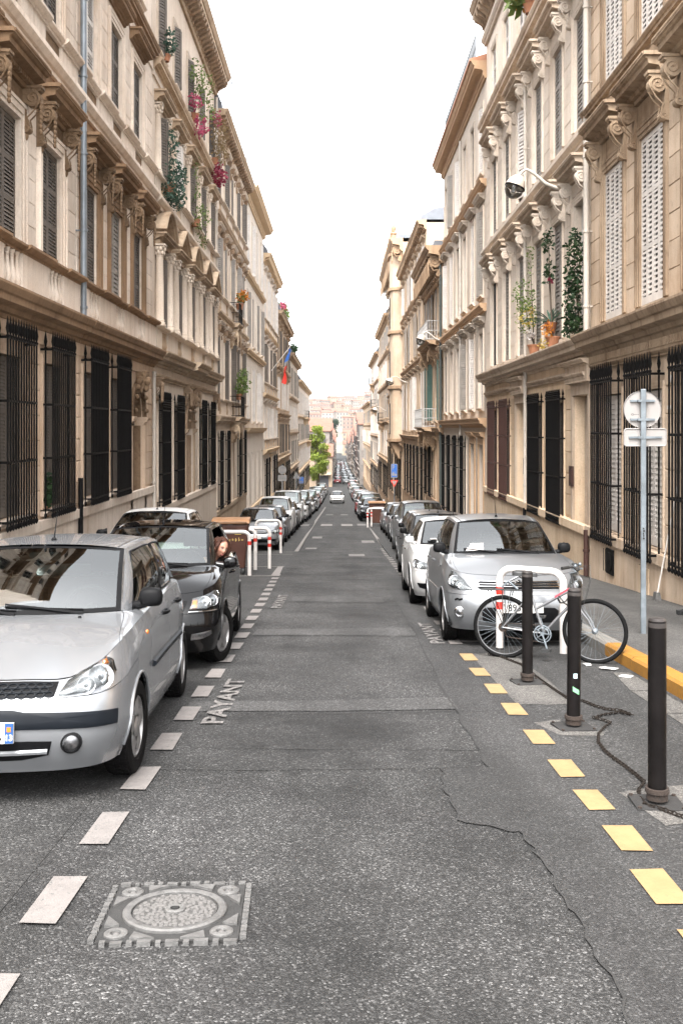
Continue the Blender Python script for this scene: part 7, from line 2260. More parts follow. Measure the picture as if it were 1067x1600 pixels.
# ------------------------------------------------------------------ rounded silver car on the right
ROUND_CAR = dict(L=3.85, W=1.67, wb=2.46, fo=.80, R=.295, doors=(1.26, 2.26, 3.04), vb=3.1, rim=7, mirm=M['plastic'], hood_c=.40,
    zl=[.20, .30, .44, .60, .70, None], yf=[.10, .04, .0, .02, .12, .27],
    z5=[(0, .80), (.27, .82), (.45, .88), (.7, .95), (1.05, 1.005), (1.4, 1.02), (2.6, 1.03), (3.85, 1.02)], z4=[(0, .70), (.4, .74), (.8, .83), (2.6, .84), (3.85, .84)],
    cowl=(.98, 1.04), abase=(.655, 1.16, 1.035), roof_f=(1.66, 1.445, .535), roof_m=1.525, roof_r=(3.25, 1.44, .54), cbase=(.65, 3.70, 1.04), hood_crown=.06, side_t=(.06, .46, .50, .84))
def round_car():
    c = Car('parked_car', 'rounded silver car with a paper slip on its windscreen behind the bicycle', P_SILVER2, ROUND_CAR)
    c.build()
    for sg in (1, -1):
        poly = [(1.95, 3.55), (2.6, 3.50), (3.3, 3.60), (3.72, 3.85), (3.75, 4.5), (3.55, 4.9), (3.05, 4.78), (2.45, 4.35)]
        c.lamp(sg, poly, [(3.15, 4.18, .066), (2.68, 3.92, .045)])
        c.fog(2.75, 1.8, .05, sg, M['chrome'])
        p = c.S(sg * c.u_of(1.1), 4.3); mb = MB(); mb.ball(p, .02, 6, .5, 1.3, .8); obj('side_repeater', mb, M['lamp_base'], c.root, smooth=60)
        us = [c.u_of(y) for y in [1.3 + i * .11 for i in range(15)]]
        c.strip('side_strip', [(sg * u, 2.9) for u in us], .016, P_SILVER2, .006 if sg > 0 else -.006)
    g = c.patch('grille', [(-1.75, 3.55), (1.75, 3.55), (1.95, 3.95), (1.75, 4.42), (0, 4.5), (-1.75, 4.42), (-1.95, 3.95)], P_SILVER2, .004, .004, 5)
    for v in (3.72, 3.95, 4.18):
        c.strip('grille_slot', [(u, v) for u in [-1.62 + .27 * i for i in range(13)]], .013, M['plastic'], .008, g)
    for v in (3.83, 4.07, 4.32): c.strip('grille_bar', [(u, v) for u in [-1.7 + .283 * i for i in range(13)]], .009, M['chrome'], .012, g)
    mb = MB()
    for q in (0, .05): mb.tube([c.S(-.35, 4.05) + Vector((0, -.02, q)), c.S(0, 4.05) + Vector((0, -.025, q + .055)), c.S(.35, 4.05) + Vector((0, -.02, q))], .012, 5)
    obj('badge', mb, M['chrome'], c.root, smooth=50)
    c.patch('air_intake', [(-1.35, 1.0), (1.35, 1.0), (1.52, 1.2), (1.52, 2.0), (1.35, 2.2), (0, 2.25), (-1.35, 2.2), (-1.52, 2.0), (-1.52, 1.2)], M['plastic'], .003, 0, 5)
    c.strip('scuff_mark', [(-2.55, 2.75), (-2.75, 2.68), (-2.9, 2.74), (-3.1, 2.66)], .012, M['plastic'], .0)
    c.plate("' 893  H", 0, .47, dep=None, right=False)
    mb = MB(); w = c.wind
    for (a, b, ww, hh, t) in ((-.62, .13, .19, .10, .2), (-.68, .08, .17, .05, -.05)):
        p = w(a, b); up = Vector((0, -.7, .7)); mb.add([tuple(w(a - ww * .5, b - hh * .5 + t * .1) + up * .012), tuple(w(a + ww, b - hh * .5 - t * .1) + up * .012), tuple(w(a + ww, b + hh) + up * .016), tuple(w(a - ww * .3, b + hh) + up * .014)], [(0, 1, 2, 3)])
    obj('paper_slip', mb, M['paper'], c.root)
    c.place(2.08, 11.40, math.radians(-.6))
    return c
# ------------------------------------------------------------------ the remaining cars
def generic(label, paint, spec, lampv=(3.5, 4.6), group=None, det=1, name='parked_car', grille=True):
    c = Car(name, label, paint, spec, group, det)
    c.build()
    a, b = lampv
    for sg in (1, -1):
        c.lamp(sg, [(1.95, a + .05), (2.7, a), (3.4, a + .2), (3.85, a + .55), (3.8, b), (3.3, b + .12), (2.5, b), (2.0, b - .25)], [(2.75, (a + b) / 2, .06), (3.3, (a + b) / 2 + .1, .055)])
        c.patch('fog_recess', [(sg * u, v) for u, v in [(2.1, 1.2), (3.0, 1.4), (3.2, 1.9), (2.2, 1.9)]], M['plastic'], .004, 0, 3)
    if grille:
        g = c.patch('grille', [(-1.5, a - .1), (1.5, a - .1), (1.75, b - .15), (0, b - .05), (-1.75, b - .15)], M['plastic'], .004, 0, 4)
        c.strip('grille_bar', [(u, (a + b) / 2) for u in [-1.5 + .3 * i for i in range(11)]], .010, M['chrome'], .008)
    c.patch('air_intake', [(-1.7, .9), (1.7, .9), (1.9, 1.9), (0, 2.0), (-1.9, 1.9)], M['plastic'], .004, 0, 4)
    mb = MB(); y = c.S(0, 2.2).y - .03; mb.box(-.26, .26, y, y + .03, .42, .53); obj('number_plate', mb, M['plate_white'], c.root)
    return c
def repaint(root, old, new):
    st = [root]
    while st:
        o = st.pop(); st += list(o.children)
        if o.type == 'MESH':
            for sl_ in o.material_slots:
                if sl_.material == old:
                    sl_.link = 'OBJECT'; sl_.material = new
def place(root, x, y, yaw=0.0, L=3.9, dz=0):
    root.location = (x, y, road(y) + dz); root.rotation_euler = (slope(y + L / 2), 0, yaw)
HATCH = dict(L=3.95, W=1.72, wb=2.5, R=.30, doors=(1.30, 2.26, 3.02), hood_c=.42, z5=[(0, .72), (.27, .745), (.4, .81), (.6, .88), (1.0, .93), (1.4, .965), (2.6, 1.0), (3.95, 1.02)],
             cowl=(1.02, .98), abase=(.66, 1.18, .985), roof_f=(1.82, 1.40, .53), roof_m=1.465, roof_r=(3.4, 1.40, .5), cbase=(.61, 3.74, 1.02), mirm=M['plastic'])
SPORT = dict(L=3.95, W=1.74, wb=2.47, R=.31, tw=.20, rim=10, doors=(1.30, 2.30, 3.05), zl=[.17, .26, .40, .54, .64, None], z5=[(0, .73), (.27, .75), (.4, .80), (.6, .865), (1.0, .91), (1.4, .945), (2.6, .97), (3.95, .98)],
             cowl=(1.08, .955), abase=(.665, 1.24, .96), roof_f=(1.90, 1.36, .53), roof_m=1.42, roof_r=(3.35, 1.36, .49), cbase=(.60, 3.72, .98), handm=M['chrome'])
MPV = dict(L=4.35, W=1.80, wb=2.66, fo=.88, R=.32, doors=(1.35, 2.45, 3.45), zl=[.22, .34, .48, .64, .76, None],
           z5=[(0, .90), (.27, .92), (.5, 1.0), (.9, 1.06), (1.4, 1.10), (2.6, 1.13), (4.35, 1.15)], z4=[(0, .78), (.4, .82), (.8, .92), (2.6, .95), (4.35, .95)],
           cowl=(.98, 1.13), abase=(.70, 1.16, 1.13), roof_f=(1.72, 1.66, .58), roof_m=1.74, roof_r=(3.95, 1.66, .58), cbase=(.68, 4.2, 1.15), side_t=(.06, .42, .46, .92))
VAN = dict(L=4.4, W=1.82, wb=2.7, fo=.85, R=.31, doors=(1.2, 2.25, 3.3), zl=[.22, .36, .50, .66, .80, None],
           z5=[(0, .96), (.27, .98), (.5, 1.06), (.9, 1.12), (1.4, 1.16), (2.6, 1.18), (4.4, 1.2)], z4=[(0, .82), (.4, .86), (.8, .95), (2.6, .98), (4.4, .98)],
           cowl=(.86, 1.18), abase=(.72, 1.02, 1.18), roof_f=(1.55, 1.84, .66), roof_m=1.92, roof_r=(4.2, 1.86, .68), cbase=(.74, 4.34, 1.2), side_t=(.06, .36, .40, .62))
ROUND_G = 'cars parked along the kerbs'
c0 = silver_hatch(); c1 = black_hatch(); c2 = round_car()
sp = generic('white sporty small car with chrome handles parked right behind the rounded silver car', P_WHITE, SPORT, (3.55, 4.45), ROUND_G, 2)
sp.place(2.02, 15.75, math.radians(-.8))
for sg in (1,):
    mb = MB(); p = sp.wind(-.55, .12); mb.box(p.x - .12, p.x + .12, p.y - .03, p.y + .07, p.z + .03, p.z + .045); obj('paper_slip', mb, M['paper'], sp.root)
hA = generic('white hatchback half hidden behind the black hatchback, partly on the left pavement', P_WHITE, HATCH, (3.5, 4.5), ROUND_G, 2)
hA.place(-3.08, 14.95, math.radians(1.0), .12)
mpv = generic('grey people carrier behind the small white car on the right, black mirror', P_MGREY, MPV, (3.5, 4.5), ROUND_G, 1)
mpv.place(2.72, 30.9)
van = generic('white van with a tall blunt windscreen in the left row before the round sign', P_WHITE, VAN, (3.5, 4.5), ROUND_G, 1)
van.place(-2.95, 54.3)
def dup(src, paint_old, paint_new, x, y, label, L=3.95, yaw=0.0, name=None):
    r = copy_tree(src.root); r['label'] = label
    if name: r.name = name
    if paint_new: repaint(r, paint_old, paint_new)
    place(r, x, y, yaw, L); return r
dup(hA, P_WHITE, P_DGREY, 2.22, 20.55, 'dark grey hatchback third in the right row', yaw=-.01)
dup(hA, P_WHITE, P_SILVER2, 2.50, 25.6, 'silver hatchback fourth in the right row')
dup(hA, P_WHITE, P_SILVER, 2.85, 36.1, 'silver hatchback behind the grey people carrier on the right')
dup(hA, P_WHITE, P_DGREY, 2.9, 41.0, 'dark hatchback sixth or later in the right row, before the far bin')
dup(sp, P_WHITE, P_MGREY, 2.9, 46.0, 'grey small car nearest to the far right bin')
dup(hA, P_WHITE, P_SILVER, -2.92, 33.9, 'silver car with its front just behind the last left hoop barrier')
dup(hA, P_WHITE, P_DGREY, -2.92, 38.8, 'dark hatchback second behind the left hoop barriers')
dup(mpv, P_MGREY, P_WHITE, -2.95, 43.7, 'white people carrier third behind the left hoop barriers', 4.35)
dup(hA, P_WHITE, P_DGREY, -2.9, 49.0, 'dark hatchback between two white vans in the left row')
dup(hA, P_WHITE, P_BLACK, 2.1, 60.5, 'black hatchback behind the far right bin')
dup(hA, P_WHITE, P_WHITE, -.25, 118.0, 'white car driving up the middle of the street towards the viewer', name='moving_car')
# farther ones: one mesh each, their parts are only a pixel or two
def merged(root, name):
    mats = []; mb = MB(); st = [(root, Matrix.Identity(4))]
    dg = None
    while st:
        o, Mx = st.pop()
        for ch in o.children: st.append((ch, Mx @ (Matrix.LocRotScale(ch.location, ch.rotation_euler, ch.scale))))
        if o.type == 'MESH' and o.name.split('.')[0] not in ('honeycomb', 'wiper', 'seat', 'steering_wheel', 'reflector', 'window_seal', 'aerial', 'engine_cover', 'dashboard'):
            idx = []
            for s_ in o.material_slots:
                mt = s_.material
                if mt not in mats: mats.append(mt)
                idx.append(mats.index(mt))
            b = len(mb.v)
            mb.v.extend([tuple(Mx @ v.co) for v in o.data.vertices])
            for p in o.data.polygons:
                mb.f.append(tuple(i + b for i in p.vertices)); mb.m.append(idx[p.material_index] if idx else 0)
    return mb.mesh(name, mats, 40), mats
FAR = [merged(hA.root, 'parked_car'), merged(mpv.root, 'parked_car'), merged(van.root, 'parked_car')]
PAINT0 = [P_WHITE, P_MGREY, P_WHITE]
hA_mats = FAR[0][1]
rr = random.Random(11)
PN = {P_WHITE: 'white', P_SILVER: 'silver', P_SILVER2: 'grey silver', P_DGREY: 'dark grey', P_MGREY: 'grey', P_BLACK: 'black', P_RED: 'dark red'}
def far_car(kind, paint, x, y, label, group, yaw=0):
    me, mats = FAR[kind]
    o = put('parked_car', me)
    for s_ in o.material_slots:
        if s_.material in (PAINT0[kind], P_SILVER) and s_.material is not M['plate_white']:
            s_.link = 'OBJECT'; s_.material = paint
    place(o, x, y, yaw)
    tag(o, label, 'car', group); return o
ORD = ['first', 'second', 'third', 'fourth', 'fifth', 'sixth', 'seventh', 'eighth', 'ninth', 'tenth', 'eleventh', 'twelfth', 'thirteenth', 'fourteenth', 'fifteenth', 'sixteenth', 'seventeenth', 'eighteenth', 'nineteenth', 'twentieth', 'twenty-first', 'twenty-second', 'twenty-third', 'twenty-fourth', 'twenty-fifth', 'twenty-sixth', 'twenty-seventh']
PL_ = [P_WHITE, P_DGREY, P_SILVER, P_WHITE, P_BLACK, P_SILVER2, P_WHITE, P_MGREY, P_RED, P_SILVER]
y = 59.6; i = 0
while y < 172:
    p = PL_[i % 10]; k = 2 if i == 1 else rr.choice((0, 0, 1, 0, 2 if y > 80 else 0))
    far_car(k, p, -2.85 + rr.uniform(-.08, .08), y, '%s %s vehicle beyond the blunt white van in the left row' % (ORD[i], PN[p]), ROUND_G)
    y += 5.1 + rr.uniform(0, .5) + (.4 if k else 0); i += 1
y = 65.6; i = 0
while y < 205:
    p = PL_[(i * 3 + 2) % 10]; k = rr.choice((0, 0, 0, 1))
    far_car(k, p, (2.15 if y < 85 else 2.6) + rr.uniform(-.08, .08), y, '%s %s vehicle beyond the black hatchback in the right row' % (ORD[i], PN[p]), ROUND_G)
    y += 5.2 + rr.uniform(0, .6); i += 1
y = 228; i = 0
while y < 560:
    for ln, x in (('left', -.6), ('middle', 1.6), ('right', 3.3)):
        if rr.random() < .8:
            p = rr.choice(PL_)
            o = far_car(rr.choice((0, 0, 1)), p, x + rr.uniform(-.2, .2), y + rr.uniform(-2, 2), 'tiny far %s vehicle in the %s line of the crowded lower street' % (PN[p], ln), 'tiny vehicles in the far lower street')
    y += 10 + y * .012; i += 1

# ------------------------------------------------------------------ woman leaning out of the black car
def skin_chain(name, verts, edges, mat, parent, sub=2):
    me = bpy.data.meshes.new(name); me.from_pydata([v[0] for v in verts], edges, [])
    me.materials.append(mat)
    o = bpy.data.objects.new(name, me); COL.objects.link(o); o.parent = parent
    o.modifiers.new('skin', 'SKIN'); 
    for i, v in enumerate(verts):
        r = v[1]; me.skin_vertices[0].data[i].radius = r if isinstance(r, tuple) else (r, r)
    me.skin_vertices[0].data[0].use_root = True
    s = o.modifiers.new('sub', 'SUBSURF'); s.levels = sub; s.render_levels = sub
    o.modifiers['skin'].use_smooth_shade = True
    return o
M['skin'] = plain('warm skin', (0.29, 0.135, 0.09), 0.6, var=0.08, scale=30)
M['hair'] = plain('red brown hair', (0.036, 0.012, 0.006), 0.6, var=0.6, scale=60, bump=0.003, spec=0.2)
M['lips'] = plain('lips', (0.22, 0.06, 0.05), 0.5)
M['eye_dark'] = plain('dark eye', (0.02, 0.012, 0.01), 0.3)
M['eye_white'] = plain('eye white', (0.36, 0.33, 0.31), 0.4)
M['dark_cloth'] = plain('dark jacket cloth', (0.022, 0.020, 0.024), 0.9, var=0.2)
M['cream_cloth'] = plain('cream scarf cloth', (0.40, 0.37, 0.31), 0.9, var=0.12)
def woman():
    hx, hy, hz = -1.405, 11.80, None
    zr = (669 - 856) / F * hy + CAMZ
    e = empty('person', (hx - .10, hy + .15, zr - .62), 'woman with red brown hair in dark clothes leaning out of the black car window', 'person')
    ex, ey, ez = e.location
    H = Vector((hx - ex, hy - ey, zr - ez))      # head centre, local
    # head and neck: one continuous surface shaped on a sphere grid
    def head(u, v):     # u 0..2pi round, v 0..1 chin to crown
        a = u; th = PI * v
        x = math.sin(th) * math.sin(a); y = -math.sin(th) * math.cos(a); z = -math.cos(th)
        w = .076; d = .094; h = .118
        jaw = max(0, -z)
        px, py, pz = x * w * (1 - .34 * jaw ** 1.3), y * d * (1 - .10 * jaw), z * h
        f = max(0, -y)      # towards the face
        if y < 0:
            g = math.exp(-(x * w / .012) ** 2)
            py -= .024 * g * math.exp(-((pz + .014) / .020) ** 2) + .010 * g * math.exp(-((pz - .012) / .022) ** 2)   # nose
            py -= .008 * math.exp(-(x * w / .022) ** 2) * math.exp(-((pz + .055) / .014) ** 2)      # mouth
            py -= .010 * math.exp(-(x * w / .025) ** 2) * math.exp(-((pz + .092) / .016) ** 2)      # chin
            for s in (-1, 1):
                py += .012 * math.exp(-((px - s * .030) / .014) ** 2) * math.exp(-((pz - .014) / .012) ** 2)   # eye sockets
                py -= .006 * math.exp(-((px - s * .042) / .018) ** 2) * math.exp(-((pz + .018) / .016) ** 2)   # cheeks
            py -= .005 * math.exp(-((pz - .036) / .010) ** 2) * math.exp(-(px / .05) ** 2)      # brow
        return Vector((px, py, pz))
    R = Matrix.Translation(H) @ Matrix.Rotation(math.radians(34), 4, 'Z') @ Matrix.Rotation(math.radians(14), 4, 'X') @ Matrix.Rotation(math.radians(20), 4, 'Y')
    mb = MB(); mb.grid(head, [2 * PI * i / 40 for i in range(41)], [.002 + .996 * j / 30 for j in range(31)])
    neck = [(Vector((0, .02, -.06)), .052), (Vector((-.005, .035, -.13)), .050), (Vector((-.02, .055, -.19)), .056), (Vector((-.04, .08, -.24)), .085)]
    mb.tube([p for p, r in neck], [r for p, r in neck], 16)
    mb.xform(R)
    b = obj('body', mb, M['skin'], e, smooth=70)
    for s in (-1, 1):
        m = MB(); m.ball((s * .030, -.0765, .013), .0105, 8, 1.25, .8, .62); m.xform(R); eye = obj('eye', m, M['eye_white'], b, smooth=60)
        m = MB(); m.ball((s * .031, -.0825, .0115), .0055, 6); m.xform(R); obj('pupil', m, M['eye_dark'], b, smooth=60)
        m = MB(); m.tube([(s * .016, -.094, .030), (s * .032, -.090, .036), (s * .050, -.076, .030)], [.002, .0028, .0015], 5); m.tube([(s * .017, -.086, .020), (s * .031, -.088, .0235), (s * .045, -.078, .018)], .0022, 4); m.xform(R); obj('eyebrow', m, M['hair'], b)
        m = MB(); m.ball((s * .076, .008, .0), .026, 6, .35, .7, 1.15); m.xform(R); obj('ear', m, M['skin'], b, smooth=60)
    m = MB(); m.tube([(-.024, -.088, -.055), (-.010, -.0985, -.051), (0, -.0985, -.053), (.010, -.0985, -.051), (.024, -.088, -.055)], [.002, .0055, .005, .0055, .002], 6); m.tube([(-.020, -.089, -.060), (0, -.097, -.063), (.020, -.089, -.060)], [.002, .006, .002], 6); m.xform(R); obj('mouth', m, M['lips'], b, smooth=60)
    # hair: cap plus locks falling over both shoulders
    def cap(u, v):
        p = head(u, v); a = math.cos(u)
        lim = 1.0
        k = 1.16 + .03 * math.sin(u * 9) + .02 * math.sin(u * 17 + v * 9)
        return Vector((p.x * k, p.y * (1.12 if p.y < 0 else 1.22) + .006, p.z * 1.10 + .006))
    m = MB()
    us = [2 * PI * i / 48 for i in range(49)]
    def vmin(u): return .64 + .17 * max(0, math.cos(u)) - .38 * max(0, -math.cos(u)) - .14 * abs(math.sin(u)) ** 2
    m.grid(lambda u, t: cap(u, vmin(u) + (.998 - vmin(u)) * t), us, [j / 14 for j in range(15)]); m.xform(R)
    hc = obj('hair', m, M['hair'], e, smooth=70)
    rr_ = random.Random(5); m = MB()
    for i in range(64):
        a = rr_.uniform(.42 * PI, 1.58 * PI) if i > 18 else rr_.choice((.36 * PI, 1.64 * PI)) + rr_.uniform(-.06, .10)
        p0 = cap(a, rr_.uniform(.55, .8)); L_ = rr_.uniform(.12, .24); o_ = Vector((math.sin(a), -math.cos(a), 0))
        pts = []
        for q in range(6):
            f = q / 5
            pts.append(p0 + o_ * (.012 + .018 * math.sin(f * 3)) + Vector((rr_.uniform(-.008, .008), rr_.uniform(-.008, .008), -L_ * f)))
        m.tube(pts, [.012, .015, .014, .012, .009, .003], 5)
    m.xform(R); obj('hair_lock', m, M['hair'], hc, smooth=70)
    # shoulders and arm in a dark jacket, scarf
    o = skin_chain('jacket', [(Vector((-.12, .30, -.05)), (.15, .12)), (Vector((-.10, .22, .15)), (.17, .125)), (Vector((-.06, .14, .34)), (.13, .10)), (H + Vector((-.03, .06, -.20)), (.065, .06)),
                               (Vector((.09, .06, .32)), .07), (Vector((.15, .0, .12)), .055), (Vector((.06, -.20, .06)), .045), (Vector((-.26, .16, .30)), .08), (Vector((-.34, .12, .08)), .06)],
                   [(0, 1), (1, 2), (2, 3), (2, 4), (4, 5), (5, 6), (2, 7), (7, 8)], M['dark_cloth'], e)
    m = MB(); m.tube([H + Vector((.07, .03, -.12)), H + Vector((.11, .06, -.09)), H + Vector((.13, .08, -.15)), H + Vector((.09, .08, -.20))], [.012, .03, .034, .02], 8); obj('scarf', m, M['cream_cloth'], e, smooth=70)
    return e
woman()

# ------------------------------------------------------------------ plants
def leaf_mat(name, c1, c2):
    m = N(name); p = m.pos()
    n = m.noise(p, 3.0, 4, 0.6)
    c = m.mix(m.ramp(n, [(.35, 0.0), (.65, 1.0)]), c1, c2)
    b = m.bsdf(c, 0.55, spec=0.3)
    tr = m.n('ShaderNodeBsdfTranslucent'); m.l(c, tr.inputs[0])
    mx = m.n('ShaderNodeMixShader'); mx.inputs[0].default_value = 0.3
    m.l(b.outputs[0], mx.inputs[1]); m.l(tr.outputs[0], mx.inputs[2]); m.l(mx.outputs[0], m.out.inputs['Surface'])
    return m.mat
M['leaf_dark'] = leaf_mat('dark leaves', (0.010, 0.028, 0.011), (0.028, 0.056, 0.018))
M['leaf_blue'] = leaf_mat('blue green leaves', (0.03, 0.07, 0.05), (0.075, 0.13, 0.09))
M['leaf_light'] = leaf_mat('light green leaves', (0.07, 0.12, 0.03), (0.16, 0.21, 0.055))
M['leaf_spring'] = leaf_mat('spring green leaves', (0.13, 0.20, 0.03), (0.27, 0.31, 0.05))
M['leaf_rust'] = leaf_mat('rusty leaves', (0.17, 0.115, 0.055), (0.25, 0.18, 0.09))
M['petal_pink'] = leaf_mat('pink petals', (0.30, 0.03, 0.085), (0.42, 0.10, 0.16))
M['petal_red'] = leaf_mat('dark red petals', (0.17, 0.012, 0.035), (0.26, 0.03, 0.06))
M['petal_orange'] = leaf_mat('orange petals', (0.42, 0.11, 0.02), (0.50, 0.22, 0.03))
M['petal_yellow'] = leaf_mat('yellow petals', (0.45, 0.32, 0.05), (0.5, 0.4, 0.12))
M['pot'] = plain('terracotta pot', (0.34, 0.15, 0.08), 0.8, var=0.2)
M['bark'] = plain('bark', (0.09, 0.07, 0.05), 0.9, var=0.4, scale=12, bump=0.006)
def leaves(mb, rnd, blobs, n, size, droop=0.0):
    """n leaf-sized faces spread through ellipsoids [(cx,cy,cz,rx,ry,rz)]"""
    wts = [b[3] * b[4] * b[5] for b in blobs]; tot = sum(wts)
    for _ in range(n):
        q = rnd.uniform(0, tot); k = 0
        while q > wts[k] and k < len(wts) - 1: q -= wts[k]; k += 1
        cx, cy, cz, rx, ry, rz = blobs[k]
        while True:
            x, y, z = rnd.uniform(-1, 1), rnd.uniform(-1, 1), rnd.uniform(-1, 1); r = x * x + y * y + z * z
            if r <= 1 and r > rnd.random() ** 2 * .7: break
        p = Vector((cx + x * rx, cy + y * ry, cz + z * rz))
        a = Vector((rnd.gauss(0, 1), rnd.gauss(0, 1), rnd.gauss(0, .7) - droop)).normalized()
        b = a.cross(Vector((rnd.gauss(0, 1), rnd.gauss(0, 1), rnd.gauss(0, 1)))).normalized()
        s = size * rnd.uniform(.6, 1.35)
        mb.add([tuple(p), tuple(p + a * s * .5 + b * s * .28), tuple(p + a * s), tuple(p + a * s * .5 - b * s * .28)], [(0, 1, 2, 3)])
def plant(name, label, loc, blobs, mats, n, size, pot=None, flowers=None, seed=1, cat='plant', group=None, stems=True, droop=.2):
    e = empty(name, loc, label, cat, group); rnd = random.Random(seed)
    mb = MB(); leaves(mb, rnd, blobs, n, size, droop); obj('foliage', mb, mats, e, fixn=False)
    if flowers:
        for mt, fb, fn, fs in flowers:
            mb = MB(); leaves(mb, rnd, fb, fn, fs, .1); obj('blossom', mb, mt, e, fixn=False)
    if stems:
        mb = MB()
        for b in blobs: mb.tube([(0, 0, 0), ((b[0]) * .6, b[1] * .5, b[2] * .5), (b[0], b[1], b[2])], [.02, .014, .006], 5)
        obj('stem', mb, M['bark'], e)
    if pot:
        mb = MB(); r, h = pot; mb.lathe([(r * .7, -h), (r, -.03), (r * 1.08, -.03), (r * 1.08, 0), (r * .9, 0), (.001, -.02)], 14); obj('pot', mb, M['pot'], e, smooth=40)
    return e
xl, xr = XL, XR
zz = lambda zr: zr + CAMZ
plant('window_plant', 'dark bushy window plant below the first round-headed pediments, upper left row', (xl + .2, 29.9, zz(7.35)), [(.12, .1, .30, .40, .65, .45), (.10, -.2, -.2, .42, .6, .45), (.1, .4, -.40, .38, .5, .35), (.05, -.1, 1.25, .22, .4, .55)], M['leaf_blue'], 1300, .11, (.2, .28), seed=2)
plant('window_plant', 'light green trailing plant on the second storey beside the dark bush, left row', (xl + .2, 35.3, zz(7.4)), [(.10, -.3, 1.4, .16, .25, .8), (.12, -.25, .3, .2, .3, .7), (.15, .5, .2, .35, .6, .45), (.1, .9, -.5, .2, .35, .5)], M['leaf_light'], 420, .10, (.18, .25), seed=3)
plant('window_plant', 'pink bougainvillea with pale green leaves high on the left row', (xl + .2, 35.0, zz(11.05)), [(.15, -.3, 1.3, .3, .5, .6), (.25, .5, 1.1, .4, .6, .6), (.3, .6, .3, .4, .5, .4)], M['leaf_light'], 480, .11, (.18, .25), [(M['petal_pink'], [(.12, -.4, .30, .22, .35, .28), (.2, -.1, -.50, .28, .42, .34)], 260, .13)], seed=4)
plant('window_plant', 'rust coloured plant over dark red blossom high on the left row', (xl + .2, 40.6, zz(11.0)), [(.2, 0, 1.0, .42, .8, .6), (.2, .2, .2, .35, .7, .5), (.1, -.2, 1.6, .25, .5, .4)], M['leaf_rust'], 560, .12, (.18, .25), [(M['petal_red'], [(.2, -.2, -.75, .3, .55, .45)], 300, .14), (M['petal_pink'], [(.15, -.3, 1.5, .25, .5, .3)], 90, .12)], seed=5)
plant('window_plant', 'small green plant on the third storey of the nearer left house', (xl + .15, 29.6, zz(11.1)), [(.1, 0, .35, .2, .35, .4)], M['leaf_blue'], 260, .11, (.15, .2), seed=6)
plant('window_plant', 'bright green potted plant on the lower iron balcony of the left row', (xl + .35, 49.3, zz(1.7)), [(.1, 0, .45, .4, .6, .5), (.15, .3, .9, .3, .4, .4)], M['leaf_light'], 420, .16, (.2, .3), seed=7)
plant('window_plant', 'red flowers on the upper iron balcony of the left row', (xl + .35, 49.6, zz(6.2)), [(.1, 0, .3, .25, .4, .3)], M['leaf_light'], 90, .12, (.2, .3), [(M['petal_orange'], [(.15, .1, .4, .3, .4, .3)], 200, .14)], seed=8)
plant('window_plant', 'red and green roof-edge plant on the left row near the flag', (xl + .2, 88.0, zz(10.05)), [(.1, 0, .5, .4, 1.5, .6), (.1, 2.5, .3, .4, 1.4, .5)], M['leaf_light'], 420, .3, None, [(M['petal_pink'], [(.2, -1.4, .5, .4, .5, .4)], 90, .25)], seed=9)
plant('window_plant', 'dark roof-edge plant farther along the left row', (xl + .2, 107.0, zz(8.05)), [(.1, 0, .4, .35, 1.4, .5), (.3, .8, .6, .3, .6, .3)], M['leaf_dark'], 260, .35, None, seed=10)
plant('climbing_plant', 'dense dark ivy hanging down the nearest pale window on the right', (xr - .08, 21.5, zz(2.25)), [(-.10, -.22, 1.6, .12, .20, .45), (-.13, -.15, 1.3, .20, .30, .75), (-.15, -.1, .5, .22, .34, .7), (-.12, -.05, -.1, .2, .36, .35), (-.1, .45, .1, .1, .25, .5)], M['leaf_dark'], 1250, .10, None, seed=12, stems=True)
plant('window_plant', 'spiky dark plant above orange flowers on a right window sill', (xr - .12, 23.95, zz(2.2)), [(-.1, 0, 2.3, .12, .25, .3), (-.08, .1, 1.6, .10, .28, .35)], M['leaf_dark'], 170, .11, (.17, .24), [(M['petal_orange'], [(-.12, -.05, .15, .14, .22, .2)], 90, .09), (M['petal_yellow'], [(-.14, .2, -.15, .2, .35, .15)], 80, .08), (M['petal_red'], [(-.06, -.1, 1.35, .06, .1, .1)], 30, .08)], seed=13)
e = empty('spiky_plant', (xr - .15, 24.05, zz(2.55)), 'agave-like plant with long blue green blades leaning out of a right window', 'plant')
mb = MB(); rnd = random.Random(8)
for i in range(26):
    a = rnd.uniform(0, 2 * PI); L_ = rnd.uniform(.45, .95); el = rnd.uniform(.2, 1.2)
    d = Vector((math.cos(a) * math.cos(el) - .35, math.sin(a) * math.cos(el) * 1.1 + .2, math.sin(el))).normalized(); s = d.cross(Vector((0, 0, 1))).normalized()
    pts = [d * L_ * t + Vector((0, 0, -.30 * t * t * L_)) for t in (0, .3, .6, .85, 1)]; w = [.02, .032, .026, .014, .002]
    vs = []
    for p, q in zip(pts, w): vs += [tuple(p + s * q), tuple(p + Vector((0, 0, -.012))), tuple(p - s * q)]
    mb.add(vs, [(3 * k + j, 3 * k + j + 1, 3 * k + j + 4, 3 * k + j + 3) for k in range(4) for j in (0, 1)])
obj('blade', mb, M['leaf_blue'], e, smooth=60, fixn=False)['kind'] = 'stuff'
mb = MB(); mb.lathe([(.10, -.26), (.15, -.02), (.16, 0), (.001, -.02)], 12); obj('pot', mb, M['pot'], e, smooth=40)
